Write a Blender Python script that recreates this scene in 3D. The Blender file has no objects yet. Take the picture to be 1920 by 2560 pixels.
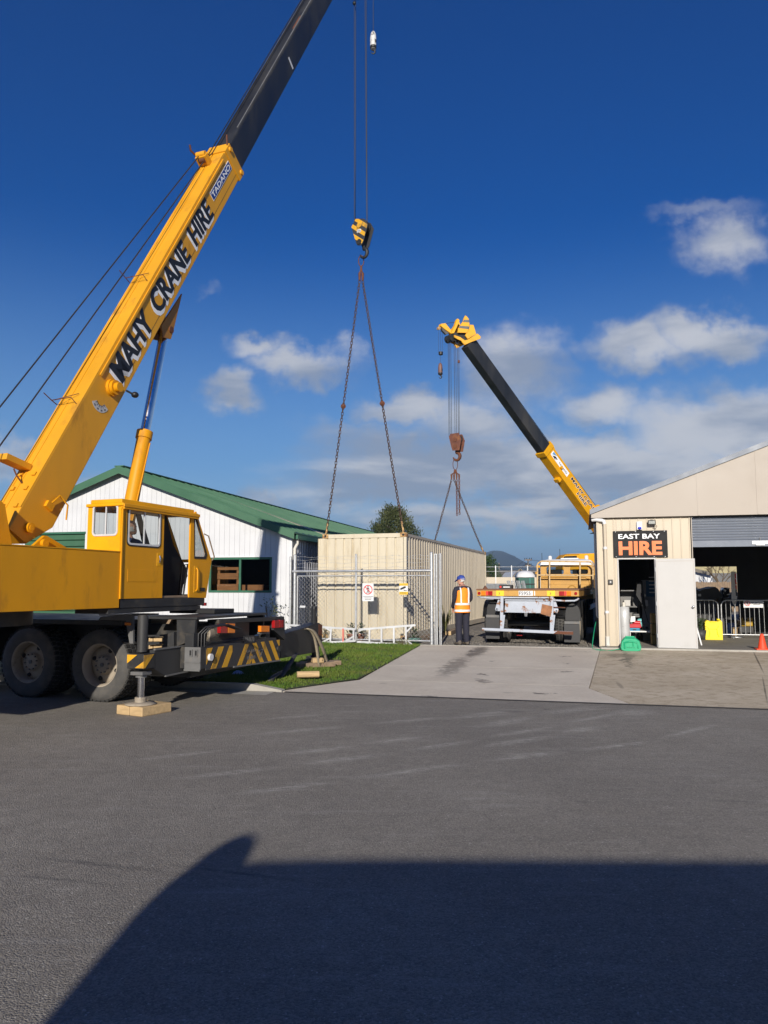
import bpy, bmesh, math, random
import numpy as np
from mathutils import Vector, Matrix
random.seed(7); rng = np.random.default_rng(7)
sc = bpy.context.scene; col = sc.collection
PI = math.pi; R = math.radians
FPX, CAMH, PITCH = 1923.0, 1.65, R(5.58)

# ------------------------------------------------------------------ camera, sky, sun, exposure
cd = bpy.data.cameras.new('camera'); cam = bpy.data.objects.new('camera', cd); col.objects.link(cam)
cd.sensor_fit = 'HORIZONTAL'; cd.sensor_width = 36; cd.lens = 36*FPX/1920
cd.clip_start = .05; cd.clip_end = 20000
cam.location = (0, 0, CAMH); cam.rotation_euler = (PI/2+PITCH, 0, 0)
sc.camera = cam
SUN_AZ, SUN_EL = R(187), R(20)
def ray(px, py):
    a = (px-960)/FPX; b = -(py-1280)/FPX
    return Vector((a, math.cos(PITCH)-b*math.sin(PITCH), math.sin(PITCH)+b*math.cos(PITCH)))

w = bpy.data.worlds.new('World'); sc.world = w; w.use_nodes = True
def nd(t, typ, **kw):
    n = t.nodes.new(typ)
    for k, v in kw.items():
        if k.startswith('i_'):
            key = k[2:]; key = int(key) if key.isdigit() else key.replace('_', ' ')
            n.inputs[key].default_value = v
        else: setattr(n, k, v)
    return n
def L(t, a, b, i=0, o=0):
    t.links.new(a.outputs[o] if not isinstance(a, bpy.types.NodeSocket) else a, b.inputs[i])
def math_(t, op, a, b=None, clamp=False):
    n = nd(t, 'ShaderNodeMath', operation=op); n.use_clamp = clamp
    for i, x in enumerate((a, b)):
        if x is None: continue
        if isinstance(x, (int, float)): n.inputs[i].default_value = x
        else: L(t, x, n, i)
    return n.outputs[0]
def vmath(t, op, a, b=None):
    n = nd(t, 'ShaderNodeVectorMath', operation=op)
    for i, x in enumerate((a, b)):
        if x is None: continue
        if isinstance(x, (tuple, list, Vector)): n.inputs[i].default_value = x
        else: L(t, x, n, i)
    return n.outputs['Value'] if op in ('LENGTH', 'DISTANCE', 'DOT_PRODUCT') else n.outputs[0]
def ramp(t, x, a, b, c=0., d=1., smooth=True):
    n = nd(t, 'ShaderNodeMapRange'); n.interpolation_type = 'SMOOTHSTEP' if smooth else 'LINEAR'
    L(t, x, n, 0)
    for i, q in enumerate((a, b, c, d)): n.inputs[i+1].default_value = q
    return n.outputs[0]
def noise(t, vec, scale, detail=4, rough=.55, dist=0):
    n = nd(t, 'ShaderNodeTexNoise'); n.inputs['Scale'].default_value = scale
    n.inputs['Detail'].default_value = detail; n.inputs['Roughness'].default_value = rough; n.inputs['Distortion'].default_value = dist
    if vec is not None: L(t, vec, n, 0)
    return n.outputs[0]
def mixc(t, f, a, b, mode='MIX'):
    n = nd(t, 'ShaderNodeMix', data_type='RGBA', blend_type=mode)
    for i, x in ((0, f), (6, a), (7, b)):
        if isinstance(x, (int, float)): n.inputs[i].default_value = x
        elif isinstance(x, (tuple, list)): n.inputs[i].default_value = tuple(x)[:3]+(1,)
        else: L(t, x, n, i)
    return n.outputs[2]

t = w.node_tree; t.nodes.clear()
sky = nd(t, 'ShaderNodeTexSky', sky_type='NISHITA', sun_disc=False, sun_elevation=SUN_EL, sun_rotation=SUN_AZ,
         altitude=0, air_density=1.0, dust_density=.1, ozone_density=3.2)
hs = nd(t, 'ShaderNodeHueSaturation', i_Saturation=1.75, i_Value=1.12, i_Hue=.522); L(t, sky, hs, 'Color')
tc = nd(t, 'ShaderNodeTexCoord'); dv = tc.outputs['Generated']
sx = nd(t, 'ShaderNodeSeparateXYZ'); L(t, dv, sx)
dx, dy, dz = sx.outputs
# a deck of broken cumulus seen in perspective: noise on a plane overhead, piled up towards the horizon
el = math_(t, 'ADD', math_(t, 'MAXIMUM', dz, 0.0), .16)
cp = nd(t, 'ShaderNodeCombineXYZ'); L(t, math_(t, 'DIVIDE', dx, el), cp, 0); L(t, math_(t, 'DIVIDE', dy, el), cp, 1); L(t, math_(t, 'MULTIPLY', dz, 5.0), cp, 2)
nA = noise(t, cp.outputs[0], 1.1, 9, .52, .25)
cp2 = vmath(t, 'ADD', cp.outputs[0], (.05, -.06, .22))
nB = noise(t, cp2, 1.1, 9, .52, .25)
tx = nd(t, 'ShaderNodeCombineXYZ'); yy = math_(t, 'MAXIMUM', dy, .05)
L(t, math_(t, 'DIVIDE', dx, yy), tx, 0); L(t, math_(t, 'DIVIDE', dz, yy), tx, 1)
wob = noise(t, tx.outputs[0], 9, 5, .6)
wv = nd(t, 'ShaderNodeCombineXYZ'); L(t, math_(t, 'MULTIPLY', math_(t, 'SUBTRACT', wob, .5), .16), wv, 0)
wob2 = noise(t, vmath(t, 'ADD', tx.outputs[0], (3.3, 1.7, 0)), 11, 5, .6)
L(t, math_(t, 'MULTIPLY', math_(t, 'SUBTRACT', wob2, .5), .13), wv, 1)
tv = vmath(t, 'ADD', tx.outputs[0], wv.outputs[0])
BL = [(1590, 870, 190, 80, .85), (1810, 840, 220, 90, 1.), (1830, 610, 150, 110, .72), (1760, 530, 170, 60, .5), (1500, 1010, 170, 90, .85), (1290, 930, 180, 140, .85),
      (1010, 1010, 180, 65, .9), (570, 975, 95, 66, .9), (760, 915, 160, 66, .75), (650, 868, 110, 45, .65), (1150, 1180, 560, 130, 1.05), (1500, 1190, 480, 150, 1.05),
      (1840, 1080, 380, 160, 1.05), (900, 1130, 240, 100, .7), (15, 1130, 75, 85, .7), (300, 1215, 260, 50, .5), (680, 1260, 180, 35, .55), (530, 725, 70, 30, .3),
      (1150, 1290, 520, 60, .75), (860, 1080, 170, 70, .55), (1200, 1060, 260, 90, .7), (1000, 1230, 420, 70, .85)]
tot = None
for px, py, rx, ry, s in BL:
    d = ray(px, py); c = (d.x/d.y, d.z/d.y, 0)
    q = vmath(t, 'MULTIPLY', vmath(t, 'SUBTRACT', tv, c), (FPX/rx, FPX/ry, 0))
    m = ramp(t, vmath(t, 'LENGTH', q), 1.35, .0, 0, s)
    tot = m if tot is None else math_(t, 'MAXIMUM', tot, m)
front = ramp(t, dy, .55, .75)            # beyond the view the same deck goes on
low = ramp(t, dz, .55, .04, 0, .5)
cov = math_(t, 'ADD', math_(t, 'MULTIPLY', tot, front), math_(t, 'MULTIPLY', low, math_(t, 'SUBTRACT', 1.0, front)))
dens = math_(t, 'ADD', math_(t, 'MULTIPLY', cov, .80), math_(t, 'MULTIPLY', math_(t, 'SUBTRACT', nA, .5), .85))
alpha = math_(t, 'MULTIPLY', math_(t, 'MULTIPLY', ramp(t, dens, .09, .68), ramp(t, cov, .0, .14)), .87)
lit = ramp(t, math_(t, 'SUBTRACT', nA, nB), -.10, .12)
ccol = mixc(t, lit, (.34, .395, .50), (.72, .73, .76))
hz_f = ramp(t, dz, .45, -.02, 0, .88)       # moist air towards the horizon, all round
skyc = mixc(t, hz_f, hs.outputs[0], (.235/.066, .41/.066, .65/.066))
bg1 = nd(t, 'ShaderNodeBackground', i_Strength=.066); L(t, skyc, bg1)
bg2 = nd(t, 'ShaderNodeBackground', i_Strength=.8); L(t, ccol, bg2)
mx = nd(t, 'ShaderNodeMixShader'); L(t, alpha, mx, 0); L(t, bg1, mx, 1); L(t, bg2, mx, 2)
L(t, mx, nd(t, 'ShaderNodeOutputWorld'))

sl = bpy.data.lights.new('sun', 'SUN'); sl.energy = 4.8; sl.angle = R(.55); sl.color = (1, .93, .82)
so = bpy.data.objects.new('sun', sl); col.objects.link(so)
sd = Vector((math.sin(SUN_AZ)*math.cos(SUN_EL), math.cos(SUN_AZ)*math.cos(SUN_EL), math.sin(SUN_EL)))
so.rotation_euler = sd.to_track_quat('Z', 'Y').to_euler(); so.location = (-20, -40, 30)
sc.view_settings.view_transform = 'Standard'; sc.view_settings.look = 'None'; sc.view_settings.gamma = 1
sc.view_settings.exposure = 0.15; sc.view_settings.use_curve_mapping = False
sc.cycles.use_denoising = True; sc.cycles.max_bounces = 6; sc.cycles.transparent_max_bounces = 12
sc.cycles.volume_bounces = 0

# ------------------------------------------------------------------ helpers
def at(px, py, Y):
    r = ray(px, py); k = Y/r.y
    return Vector((r.x*k, Y, CAMH+r.z*k))
def gz(px, py, z=0):
    r = ray(px, py); k = (z-CAMH)/r.z
    return Vector((r.x*k, r.y*k, z))
class Frame:
    """local frame turned by az (clockwise from above): x to the right, y away, z up"""
    def __init__(s, o, az):
        s.o = Vector(o); s.az = az
        s.x = Vector((math.cos(az), -math.sin(az), 0)); s.y = Vector((math.sin(az), math.cos(az), 0)); s.z = Vector((0, 0, 1))
    def loc(s, P): d = P-s.o; return Vector((d.dot(s.x), d.dot(s.y), d.z))
    def w(s, x, y, z=0): return s.o+s.x*x+s.y*y+s.z*z
    def hit(s, px, py, axis, val):
        c = s.loc(Vector((0, 0, CAMH))); r = ray(px, py); d = Vector((r.dot(s.x), r.dot(s.y), r.z))
        k = (val-c[axis])/d[axis]; return c+d*k
    def hx(s, px, py, v): return s.hit(px, py, 0, v)
    def hy(s, px, py, v): return s.hit(px, py, 1, v)
    def hz(s, px, py, v): return s.hit(px, py, 2, v)
class MB:
    def __init__(s): s.v = []; s.f = []; s.sm = []; s.mi = []; s.cur = 0
    def add(s, vs, fs, smooth=False):
        b = len(s.v); s.v += [tuple(q) for q in vs]
        for f in fs: s.f.append(tuple(i+b for i in f)); s.sm.append(smooth); s.mi.append(s.cur)
        return s
    def box(s, x0, x1, y0, y1, z0, z1):
        x0, x1 = min(x0, x1), max(x0, x1); y0, y1 = min(y0, y1), max(y0, y1); z0, z1 = min(z0, z1), max(z0, z1)
        return s.add([(x0,y0,z0),(x1,y0,z0),(x1,y1,z0),(x0,y1,z0),(x0,y0,z1),(x1,y0,z1),(x1,y1,z1),(x0,y1,z1)],
                     [(3,2,1,0),(4,5,6,7),(0,1,5,4),(1,2,6,5),(2,3,7,6),(3,0,4,7)])
    def obox(s, c, ax, ay, az):           # centre and three half vectors
        c, ax, ay, az = map(Vector, (c, ax, ay, az))
        vs = [c+i*ax+j*ay+k*az for k in (-1,1) for (i,j) in ((-1,-1),(1,-1),(1,1),(-1,1))]
        return s.add(vs, [(3,2,1,0),(4,5,6,7),(0,1,5,4),(1,2,6,5),(2,3,7,6),(3,0,4,7)])
    def bar(s, p0, p1, wd, ht, up=(0,0,1)):
        p0, p1, up = Vector(p0), Vector(p1), Vector(up); d = p1-p0
        sd_ = d.cross(up)
        if sd_.length < 1e-6: sd_ = d.cross(Vector((1,0,0)))
        sd_.normalize(); u2 = sd_.cross(d).normalized()
        return s.obox((p0+p1)/2, d/2, sd_*wd/2, u2*ht/2)
    def prism(s, pts, vec):
        pts = [Vector(p) for p in pts]; n = len(pts); vec = Vector(vec)
        nn = Vector((0,0,0))
        for i in range(n): nn += pts[i].cross(pts[(i+1)%n])
        if nn.dot(vec) > 0: pts = pts[::-1]
        vs = pts+[p+vec for p in pts]
        return s.add(vs, [tuple(range(n)), tuple(range(2*n-1, n-1, -1))]+[(i, i+n, (i+1)%n+n, (i+1)%n) for i in range(n)])
    def ring(s, outer, inner, vec):       # flat panel with a hole
        n = len(outer); vec = Vector(vec); o = [Vector(p) for p in outer]; q = [Vector(p) for p in inner]
        vs = o+q+[p+vec for p in o]+[p+vec for p in q]; fs = []
        for i in range(n):
            j = (i+1)%n
            fs += [(i, j, j+n, i+n), (i+2*n, i+3*n, j+3*n, j+2*n), (i, i+2*n, j+2*n, j), (i+n, j+n, j+3*n, i+3*n)]
        return s.add(vs, fs)
    def cyl(s, p0, p1, r0, r1=None, n=14, caps=True, smooth=True):
        p0, p1 = Vector(p0), Vector(p1); r1 = r0 if r1 is None else r1
        d = (p1-p0).normalized(); a = d.orthogonal().normalized(); b = d.cross(a)
        vs = []
        for p, r in ((p0, r0), (p1, r1)):
            for i in range(n):
                th = 2*PI*i/n; vs.append(p+a*math.cos(th)*r+b*math.sin(th)*r)
        s.add(vs, [(i, (i+1)%n, (i+1)%n+n, i+n) for i in range(n)], smooth)
        if caps: s.add(vs[:n], [tuple(range(n-1, -1, -1))]); s.add(vs[n:], [tuple(range(n))])
        return s
    def tube(s, pts, r, n=6, closed=False, caps=True):
        pts = [Vector(p) for p in pts]; k = len(pts); vs = []
        up = None
        for i, p in enumerate(pts):
            a = pts[(i-1)%k] if (closed or i > 0) else pts[0]; b = pts[(i+1)%k] if (closed or i < k-1) else pts[-1]
            d = (b-a).normalized()
            if up is None: up = d.orthogonal().normalized()
            up = (up-d*up.dot(d))
            up = up.normalized() if up.length > 1e-5 else d.orthogonal().normalized()
            q = d.cross(up); rr = r[i] if isinstance(r, (list, tuple)) else r
            for j in range(n):
                th = 2*PI*j/n; vs.append(p+up*math.cos(th)*rr+q*math.sin(th)*rr)
        fs = []
        for i in range(k if closed else k-1):
            i2 = (i+1)%k
            fs += [(i*n+j, i*n+(j+1)%n, i2*n+(j+1)%n, i2*n+j) for j in range(n)]
        s.add(vs, fs, True)
        if not closed and caps: s.add(vs[:n], [tuple(range(n-1, -1, -1))]); s.add(vs[-n:], [tuple(range(n))])
        return s
    def lathe(s, o, axis, prof, n=32, smooth=True):
        o = Vector(o); d = Vector(axis).normalized(); a = d.orthogonal().normalized(); b = d.cross(a); vs = []
        for r, h in prof:
            for i in range(n):
                th = 2*PI*i/n; vs.append(o+d*h+a*math.cos(th)*r+b*math.sin(th)*r)
        k = len(prof)
        s.add(vs, [(i*n+j, i*n+(j+1)%n, (i+1)*n+(j+1)%n, (i+1)*n+j) for i in range(k-1) for j in range(n)], smooth)
        return s
    def loft(s, rings, caps=True, smooth=True):
        n = len(rings[0]); vs = [p for r in rings for p in r]; k = len(rings)
        s.add(vs, [(i*n+j, i*n+(j+1)%n, (i+1)*n+(j+1)%n, (i+1)*n+j) for i in range(k-1) for j in range(n)], smooth)
        if caps: s.add(rings[0], [tuple(range(n-1, -1, -1))], smooth); s.add(rings[-1], [tuple(range(n))], smooth)
        return s
    def sphere(s, c, r, nu=16, nv=10):
        c = Vector(c); r = (r, r, r) if isinstance(r, (int, float)) else r
        rings = []
        for i in range(nv+1):
            ph = PI*i/nv-PI/2; cr = max(math.cos(ph), .01)
            rings.append([c+Vector((r[0]*cr*math.cos(2*PI*j/nu), r[1]*cr*math.sin(2*PI*j/nu), r[2]*math.sin(ph))) for j in range(nu)])
        return s.loft(rings)
    def mesh(s, name, mats):
        me = bpy.data.meshes.new(name); me.from_pydata(s.v, [], s.f)
        me.polygons.foreach_set('use_smooth', s.sm)
        if not isinstance(mats, (list, tuple)): mats = [mats]
        for m in mats: me.materials.append(m)
        if len(mats) > 1: me.polygons.foreach_set('material_index', s.mi)
        me.update(); return me
    def build(s, name, mats, parent=None, bevel=0, fixn=True):
        me = s.mesh(name, mats)
        if fixn:
            bm = bmesh.new(); bm.from_mesh(me); bmesh.ops.recalc_face_normals(bm, faces=bm.faces); bm.to_mesh(me); bm.free()
        o = bpy.data.objects.new(name, me); col.objects.link(o)
        if parent is not None: o.parent = parent
        if bevel:
            b = o.modifiers.new('bevel', 'BEVEL'); b.width = bevel; b.segments = 2; b.limit_method = 'ANGLE'; b.angle_limit = R(40)
        return o
def tag(o, label, cat, group=None, kind=None):
    if label: o['label'] = label
    if cat: o['category'] = cat
    if group: o['group'] = group
    if kind: o['kind'] = kind
    return o
def thing(name, label, cat, fr=None, group=None, loc=None):
    o = bpy.data.objects.new(name, None); col.objects.link(o); o.empty_display_size = .2
    if fr is not None: o.location = fr.o; o.rotation_euler = (0, 0, -fr.az)
    if loc is not None: o.location = loc
    return tag(o, label, cat, group)
def struct(o): o['kind'] = 'structure'; return o
def copy_tree(o, parent=None):
    c = o.copy(); col.objects.link(c)
    if parent is not None: c.parent = parent
    for ch in list(o.children): copy_tree(ch, c)
    return c
def rect(w2, h2, r, n=4):
    pts = []
    for cx, cy, a0 in ((w2-r, h2-r, 0), (-w2+r, h2-r, 90), (-w2+r, -h2+r, 180), (w2-r, -h2+r, 270)):
        for i in range(n+1):
            th = R(a0+90*i/n); pts.append((cx+r*math.cos(th), cy+r*math.sin(th)))
    return pts
def corners(w2, h2, n=4):
    return [p for p in ((w2, h2), (-w2, h2), (-w2, -h2), (w2, -h2)) for _ in range(n+1)]
def rotp(pts, fn): return [fn(*p) for p in pts]
def s2l(c): return tuple(((v/255)/12.92 if v <= 10 else ((v/255+.055)/1.055)**2.4) for v in c)
def text(name, body, o, xd, yd, width, height, m, parent=None, bold=0.0, shear=0.0, depth=.003):
    """flat lettering as a thin mesh; o = lower left corner, xd / yd = reading direction and up direction"""
    cu = bpy.data.curves.new(name, 'FONT'); cu.body = body; cu.extrude = .5; cu.offset = bold; cu.shear = shear; cu.resolution_u = 3
    ob = bpy.data.objects.new(name, cu); col.objects.link(ob)
    dg = bpy.context.evaluated_depsgraph_get(); me = bpy.data.meshes.new_from_object(ob.evaluated_get(dg))
    bpy.data.objects.remove(ob); me.name = name
    co = np.empty(len(me.vertices)*3); me.vertices.foreach_get('co', co); co = co.reshape(-1, 3)
    mn, mx_ = co.min(0), co.max(0); xd = Vector(xd).normalized(); yd = Vector(yd).normalized(); zd = xd.cross(yd)
    u = (co[:, 0]-mn[0])/(mx_[0]-mn[0])*width; v = (co[:, 1]-mn[1])/(mx_[1]-mn[1])*height; q = (co[:, 2]-mn[2])*depth
    out = np.array(o)[None]+u[:, None]*np.array(xd)+v[:, None]*np.array(yd)+q[:, None]*np.array(zd)
    me.vertices.foreach_set('co', out.ravel()); me.materials.clear(); me.materials.append(m); me.update()
    ob = bpy.data.objects.new(name, me); col.objects.link(ob)
    if parent is not None: ob.parent = parent
    return ob

# ------------------------------------------------------------------ materials
def mat(name, c, rough=.5, metal=0, var=.12, scale=3, bump=0, bscale=40, dirt=None, damt=.5, dscale=2.5, dlo=.5, dhi=.75, spec=.5, stretch=None, coat=0):
    m = bpy.data.materials.new(name); m.use_nodes = True; t = m.node_tree; p = t.nodes['Principled BSDF']
    tc = nd(t, 'ShaderNodeTexCoord'); v = tc.outputs['Object']
    if stretch: v = vmath(t, 'MULTIPLY', v, stretch)
    n1 = noise(t, v, scale, 6)
    k = ramp(t, n1, .3, .7, 1-var, 1+var, False)
    g = nd(t, 'ShaderNodeCombineXYZ')
    for i in range(3): L(t, k, g, i)
    cc = mixc(t, 1.0, c, g.outputs[0], 'MULTIPLY')
    rv = ramp(t, n1, .3, .7, max(rough-.08, .03), min(rough+.1, 1), False)
    if dirt:
        n2 = noise(t, v, dscale, 8, .65); f = ramp(t, n2, dlo, dhi, 0, damt)
        cc = mixc(t, f, cc, dirt); rv = math_(t, 'ADD', rv, math_(t, 'MULTIPLY', f, .3))
    L(t, cc, p, 'Base Color'); L(t, rv, p, 'Roughness'); p.inputs['Metallic'].default_value = metal; p.inputs['Specular IOR Level'].default_value = spec
    if coat: p.inputs['Coat Weight'].default_value = coat
    if bump:
        b = nd(t, 'ShaderNodeBump', i_Strength=1.0, i_Distance=bump); L(t, noise(t, v, bscale, 4), b, 'Height'); L(t, b, p, 'Normal')
    return m
YEL = (.68, .295, .003)
m_yel = mat('crane_yellow_paint', YEL, .5, var=.12, scale=1.1, dirt=(.30, .13, .02), damt=.6, dscale=3.2, dlo=.52, dhi=.76, stretch=(1, 1, .35), bump=.002, bscale=6, spec=.3)
m_yel_boom = mat('boom_yellow_paint', (.69, .32, .010), .5, var=.10, scale=1.2, dirt=(.26, .115, .02), damt=.65, dscale=2.6, dlo=.52, dhi=.74, stretch=(1, 1, .35))
m_yel2 = mat('bright_yellow_paint', (.72, .345, .002), .55, spec=.3, var=.1, scale=2, dirt=(.3, .14, .03), damt=.4)
m_cabyel = mat('truck_faded_yellow', (.50, .27, .05), .5, var=.1, dirt=(.28, .13, .04), damt=.6, dscale=3)
m_cream_rust = mat('cream_rusty_pipe', (.60, .43, .22), .55, dirt=(.22, .08, .03), damt=.7, dscale=9, dlo=.52, dhi=.66)
m_black = mat('black_boom_steel', (.016, .017, .020), .42, var=.35, scale=1.2, dirt=(.07, .065, .055), damt=.55, dscale=1.3, dlo=.45, dhi=.75, stretch=(1, 1, .25))
m_chass = mat('chassis_black', (.018, .019, .021), .55, var=.3, dirt=(.09, .075, .055), damt=.7, dscale=3.5, dlo=.48, dhi=.72)
m_steelgrey = mat('worn_grey_steel', (.13, .13, .13), .5, var=.2, dirt=(.22, .17, .12), damt=.5, dscale=5)
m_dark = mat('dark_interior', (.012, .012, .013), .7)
m_tyre = mat('tyre_rubber', (.068, .066, .064), .85, var=.22, scale=5, dirt=(.15, .135, .115), damt=.6, dscale=4, dlo=.4, dhi=.7, bump=.002, bscale=30)
m_rim = mat('dusty_wheel_rim', (.34, .29, .225), .65, dirt=(.06, .05, .04), damt=.7, dscale=7)
m_chrome = mat('chrome_rod', (.75, .75, .76), .12, 1, var=.03)
m_galv = mat('galvanised_steel', (.52, .53, .54), .42, .7, var=.12, scale=20)
m_alu = mat('aluminium_white', (.66, .67, .68), .35, .25, var=.06)
m_rust = mat('rusty_iron', (.14, .05, .024), .75, .2, var=.3, scale=8, bump=.004, bscale=40, dirt=(.07, .03, .02), damt=.6, dscale=10)
m_chain = mat('chain_steel', (.10, .065, .05), .6, .5, var=.3, scale=12, dirt=(.16, .06, .03), damt=.7, dscale=6)
m_rope = mat('wire_rope', (.05, .05, .055), .5, .6)
m_glass = bpy.data.materials.new('window_glass'); m_glass.use_nodes = True
_t = m_glass.node_tree; _p = _t.nodes['Principled BSDF']; _p.inputs['Base Color'].default_value = (.55, .6, .6, 1); _p.inputs['Roughness'].default_value = .03
_tr = nd(_t, 'ShaderNodeBsdfTransparent'); _tr.inputs[0].default_value = (.60, .64, .65, 1)
_gl = nd(_t, 'ShaderNodeBsdfGlossy'); _gl.inputs['Roughness'].default_value = .02
_ge = nd(_t, 'ShaderNodeNewGeometry'); _fr = nd(_t, 'ShaderNodeFresnel'); _t.links.new(ramp(_t, _ge.outputs['Backfacing'], 0, 1, 1.5, 1/1.5, False), _fr.inputs[0]); _ms = nd(_t, 'ShaderNodeMixShader'); L(_t, _fr, _ms, 0); L(_t, _tr, _ms, 1); L(_t, _gl, _ms, 2)
L(_t, _ms, _t.nodes['Material Output'])
m_white = mat('white_paint', (.68, .68, .68), .45, var=.04)
m_board = mat('white_weatherboard', (.60, .605, .62), .5, var=.05, scale=1.5, dirt=(.50, .50, .50), damt=.5, dscale=1.2)
m_green = mat('green_roof_paint', (.045, .125, .068), .42, var=.12, scale=.8, dirt=(.075, .16, .10), damt=.4, dscale=.7)
m_greend = mat('green_trim', (.03, .12, .07), .4, var=.08)
m_corr = mat('zincalume_grey', (.42, .43, .47), .4, .35, var=.1)
m_cream = mat('cream_shed_steel', (.52, .445, .335), .45, var=.04, scale=1.2, dirt=(.46, .39, .295), damt=.4, dscale=.8)
m_gable = mat('cream_gable_sheet', (.42, .37, .315), .6, var=.03, scale=.8, dirt=(.37, .325, .275), damt=.4, dscale=.6)
m_contc = mat('container_cream', (.575, .51, .385), .5, var=.04, scale=1.5, dirt=(.40, .32, .20), damt=.55, dscale=2.4, dlo=.5, dhi=.72, stretch=(1.5, 1.5, .3), bump=.012, bscale=3)
m_contside = mat('container_side', (.57, .50, .385), .5, var=.08, scale=1.5, dirt=(.36, .29, .19), damt=.6, dscale=2.2, stretch=(1, 1, .3))
m_rustcast = mat('rusty_casting', (.52, .34, .14), .6, dirt=(.20, .08, .03), damt=.9, dscale=14, dlo=.42, dhi=.6)
m_pvc = mat('white_pvc', (.62, .59, .53), .35, var=.04)
m_roller = mat('roller_grey_blue', (.125, .145, .185), .45, .1, var=.05, dirt=(.10, .12, .15), damt=.4)
m_doorw = mat('offwhite_door', (.50, .49, .475), .5, var=.03, scale=2, dirt=(.43, .42, .39), damt=.35)
m_orange = mat('hivis_orange', (.95, .28, .012), .7, var=.08, scale=14, bump=.01, bscale=9)
m_reflect = mat('reflective_tape', (.82, .83, .84), .4, .1, var=.05)
m_navy = mat('navy_cloth', (.018, .018, .032), .85, var=.2, scale=12, bump=.008, bscale=14)
m_skin = mat('skin', (.55, .29, .20), .6, var=.08, scale=20)
m_cap = mat('blue_cap', (.02, .05, .28), .7, var=.1)
m_hair = mat('grey_hair', (.55, .53, .50), .8)
m_boot = mat('dusty_boots', (.11, .09, .07), .8, var=.3, scale=14)
m_timber = mat('pale_timber', (.50, .35, .18), .7, var=.15, scale=4, dirt=(.26, .17, .09), damt=.6, dscale=6, stretch=(1, 5, 5), bump=.004, bscale=30)
m_timberd = mat('weathered_timber', (.24, .17, .11), .8, var=.2, scale=5, dirt=(.12, .08, .05), damt=.6, dscale=8)
m_red = mat('red_lens', (.32, .010, .012), .2, var=.05); m_amber = mat('amber_lens', (.75, .20, .012), .2, var=.05)
m_blackp = mat('black_plastic', (.013, .013, .014), .45); m_rubber = mat('mudflap_rubber', (.035, .035, .037), .6, var=.15, dirt=(.08, .075, .07), damt=.5)
m_trailw = mat('trailer_white_rust', (.40, .435, .50), .5, var=.1, dirt=(.24, .10, .035), damt=.95, dscale=4.5, dlo=.54, dhi=.60)
m_ink = mat('black_ink', (.012, .012, .014), .5, var=0); m_whiteink = mat('white_ink', (.85, .85, .85), .5, var=0)
m_org = mat('sign_orange', (.85, .19, .045), .5, var=0); m_blueplate = mat('blue_plate', (.02, .05, .22), .4, var=.05); m_redink = mat('red_ink', (.6, .03, .03), .5, var=0)
m_sling = mat('webbing_sling', (.30, .25, .17), .9, var=.15, scale=30, dirt=(.16, .12, .08), damt=.5)
m_can = mat('yellow_plastic', (.85, .68, .01), .4, var=.03); m_cone = mat('cone_red', (.80, .07, .02), .5, var=.05)
m_greenp = mat('green_plastic', (.01, .36, .17), .4, var=.05); m_hose = mat('green_hose', (.01, .25, .12), .4)
m_terra = mat('terracotta', (.38, .14, .08), .8)
m_tread = mat('tread_rubber', (.022, .021, .02), .85, var=.3, scale=8, dirt=(.06, .055, .045), damt=.5)

# ------------------------------------------------------------------ the ground
SITE = Frame((0, 0, 0), R(14.5))
def S3(a, b, z=0): return SITE.w(a, b, z)
def site_poly(name, pts, m, kind=True, thick=0):
    mb = MB(); P = [S3(*p) for p in pts]
    if thick: mb.prism(P, (0, 0, -thick))
    else: mb.add(P, [tuple(range(len(P)))])
    o = mb.build(name, m)
    return struct(o) if kind else o

def streak(t, v, p0, p1, wid, wn=.5, soft=.35):
    """mask of a long mark on the ground between two points, ragged by noise"""
    p0, p1 = Vector(p0), Vector(p1); d = p1-p0; ln = d.length; d.normalize()
    q = vmath(t, 'SUBTRACT', v, tuple((p0+p1)/2))
    along = math_(t, 'DIVIDE', vmath(t, 'DOT_PRODUCT', q, tuple(d)), ln/2)
    across = math_(t, 'DIVIDE', vmath(t, 'DOT_PRODUCT', q, (-d.y, d.x, 0)), wid/2)
    c = nd(t, 'ShaderNodeCombineXYZ'); L(t, along, c, 0); L(t, across, c, 1)
    return ramp(t, vmath(t, 'LENGTH', c), 1.0, 1-soft, 0, 1)

# asphalt: stones of different greys, worn lighter wheel arcs, a few dark seams
m_asph = bpy.data.materials.new('asphalt'); m_asph.use_nodes = True; t = m_asph.node_tree; p = t.nodes['Principled BSDF']
v = nd(t, 'ShaderNodeTexCoord').outputs['Object']
vo = nd(t, 'ShaderNodeTexVoronoi', i_Scale=115.0); L(t, v, vo, 0)
hsv = nd(t, 'ShaderNodeSeparateXYZ'); L(t, vo.outputs['Color'], hsv)
stone = ramp(t, hsv.outputs[0], 0, 1, .68, 1.36, False)
big = noise(t, v, .45, 5, .6); mid = noise(t, v, 6, 6, .7); fine = noise(t, v, 160, 3, .7)
cc = mixc(t, ramp(t, big, .35, .7), (.222, .202, .172), (.28, .257, .22))
pt_ = noise(t, v, .16, 3, .5); cc = mixc(t, ramp(t, pt_, .46, .62, 0, .35), cc, (.18, .165, .146)); cc = mixc(t, ramp(t, noise(t, v, 1.7, 7, .7, .6), .58, .72, 0, .35), cc, (.16, .147, .129))
cc = mixc(t, ramp(t, mid, .35, .7, 0, .5), cc, (.172, .157, .139))
g = nd(t, 'ShaderNodeCombineXYZ')
for i in range(3): L(t, stone, g, i)
cc = mixc(t, .8, cc, g.outputs[0], 'MULTIPLY')
spk = ramp(t, hsv.outputs[1], .975, .995); cc = mixc(t, math_(t, 'MULTIPLY', spk, .55), cc, (.5, .48, .44))
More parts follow.
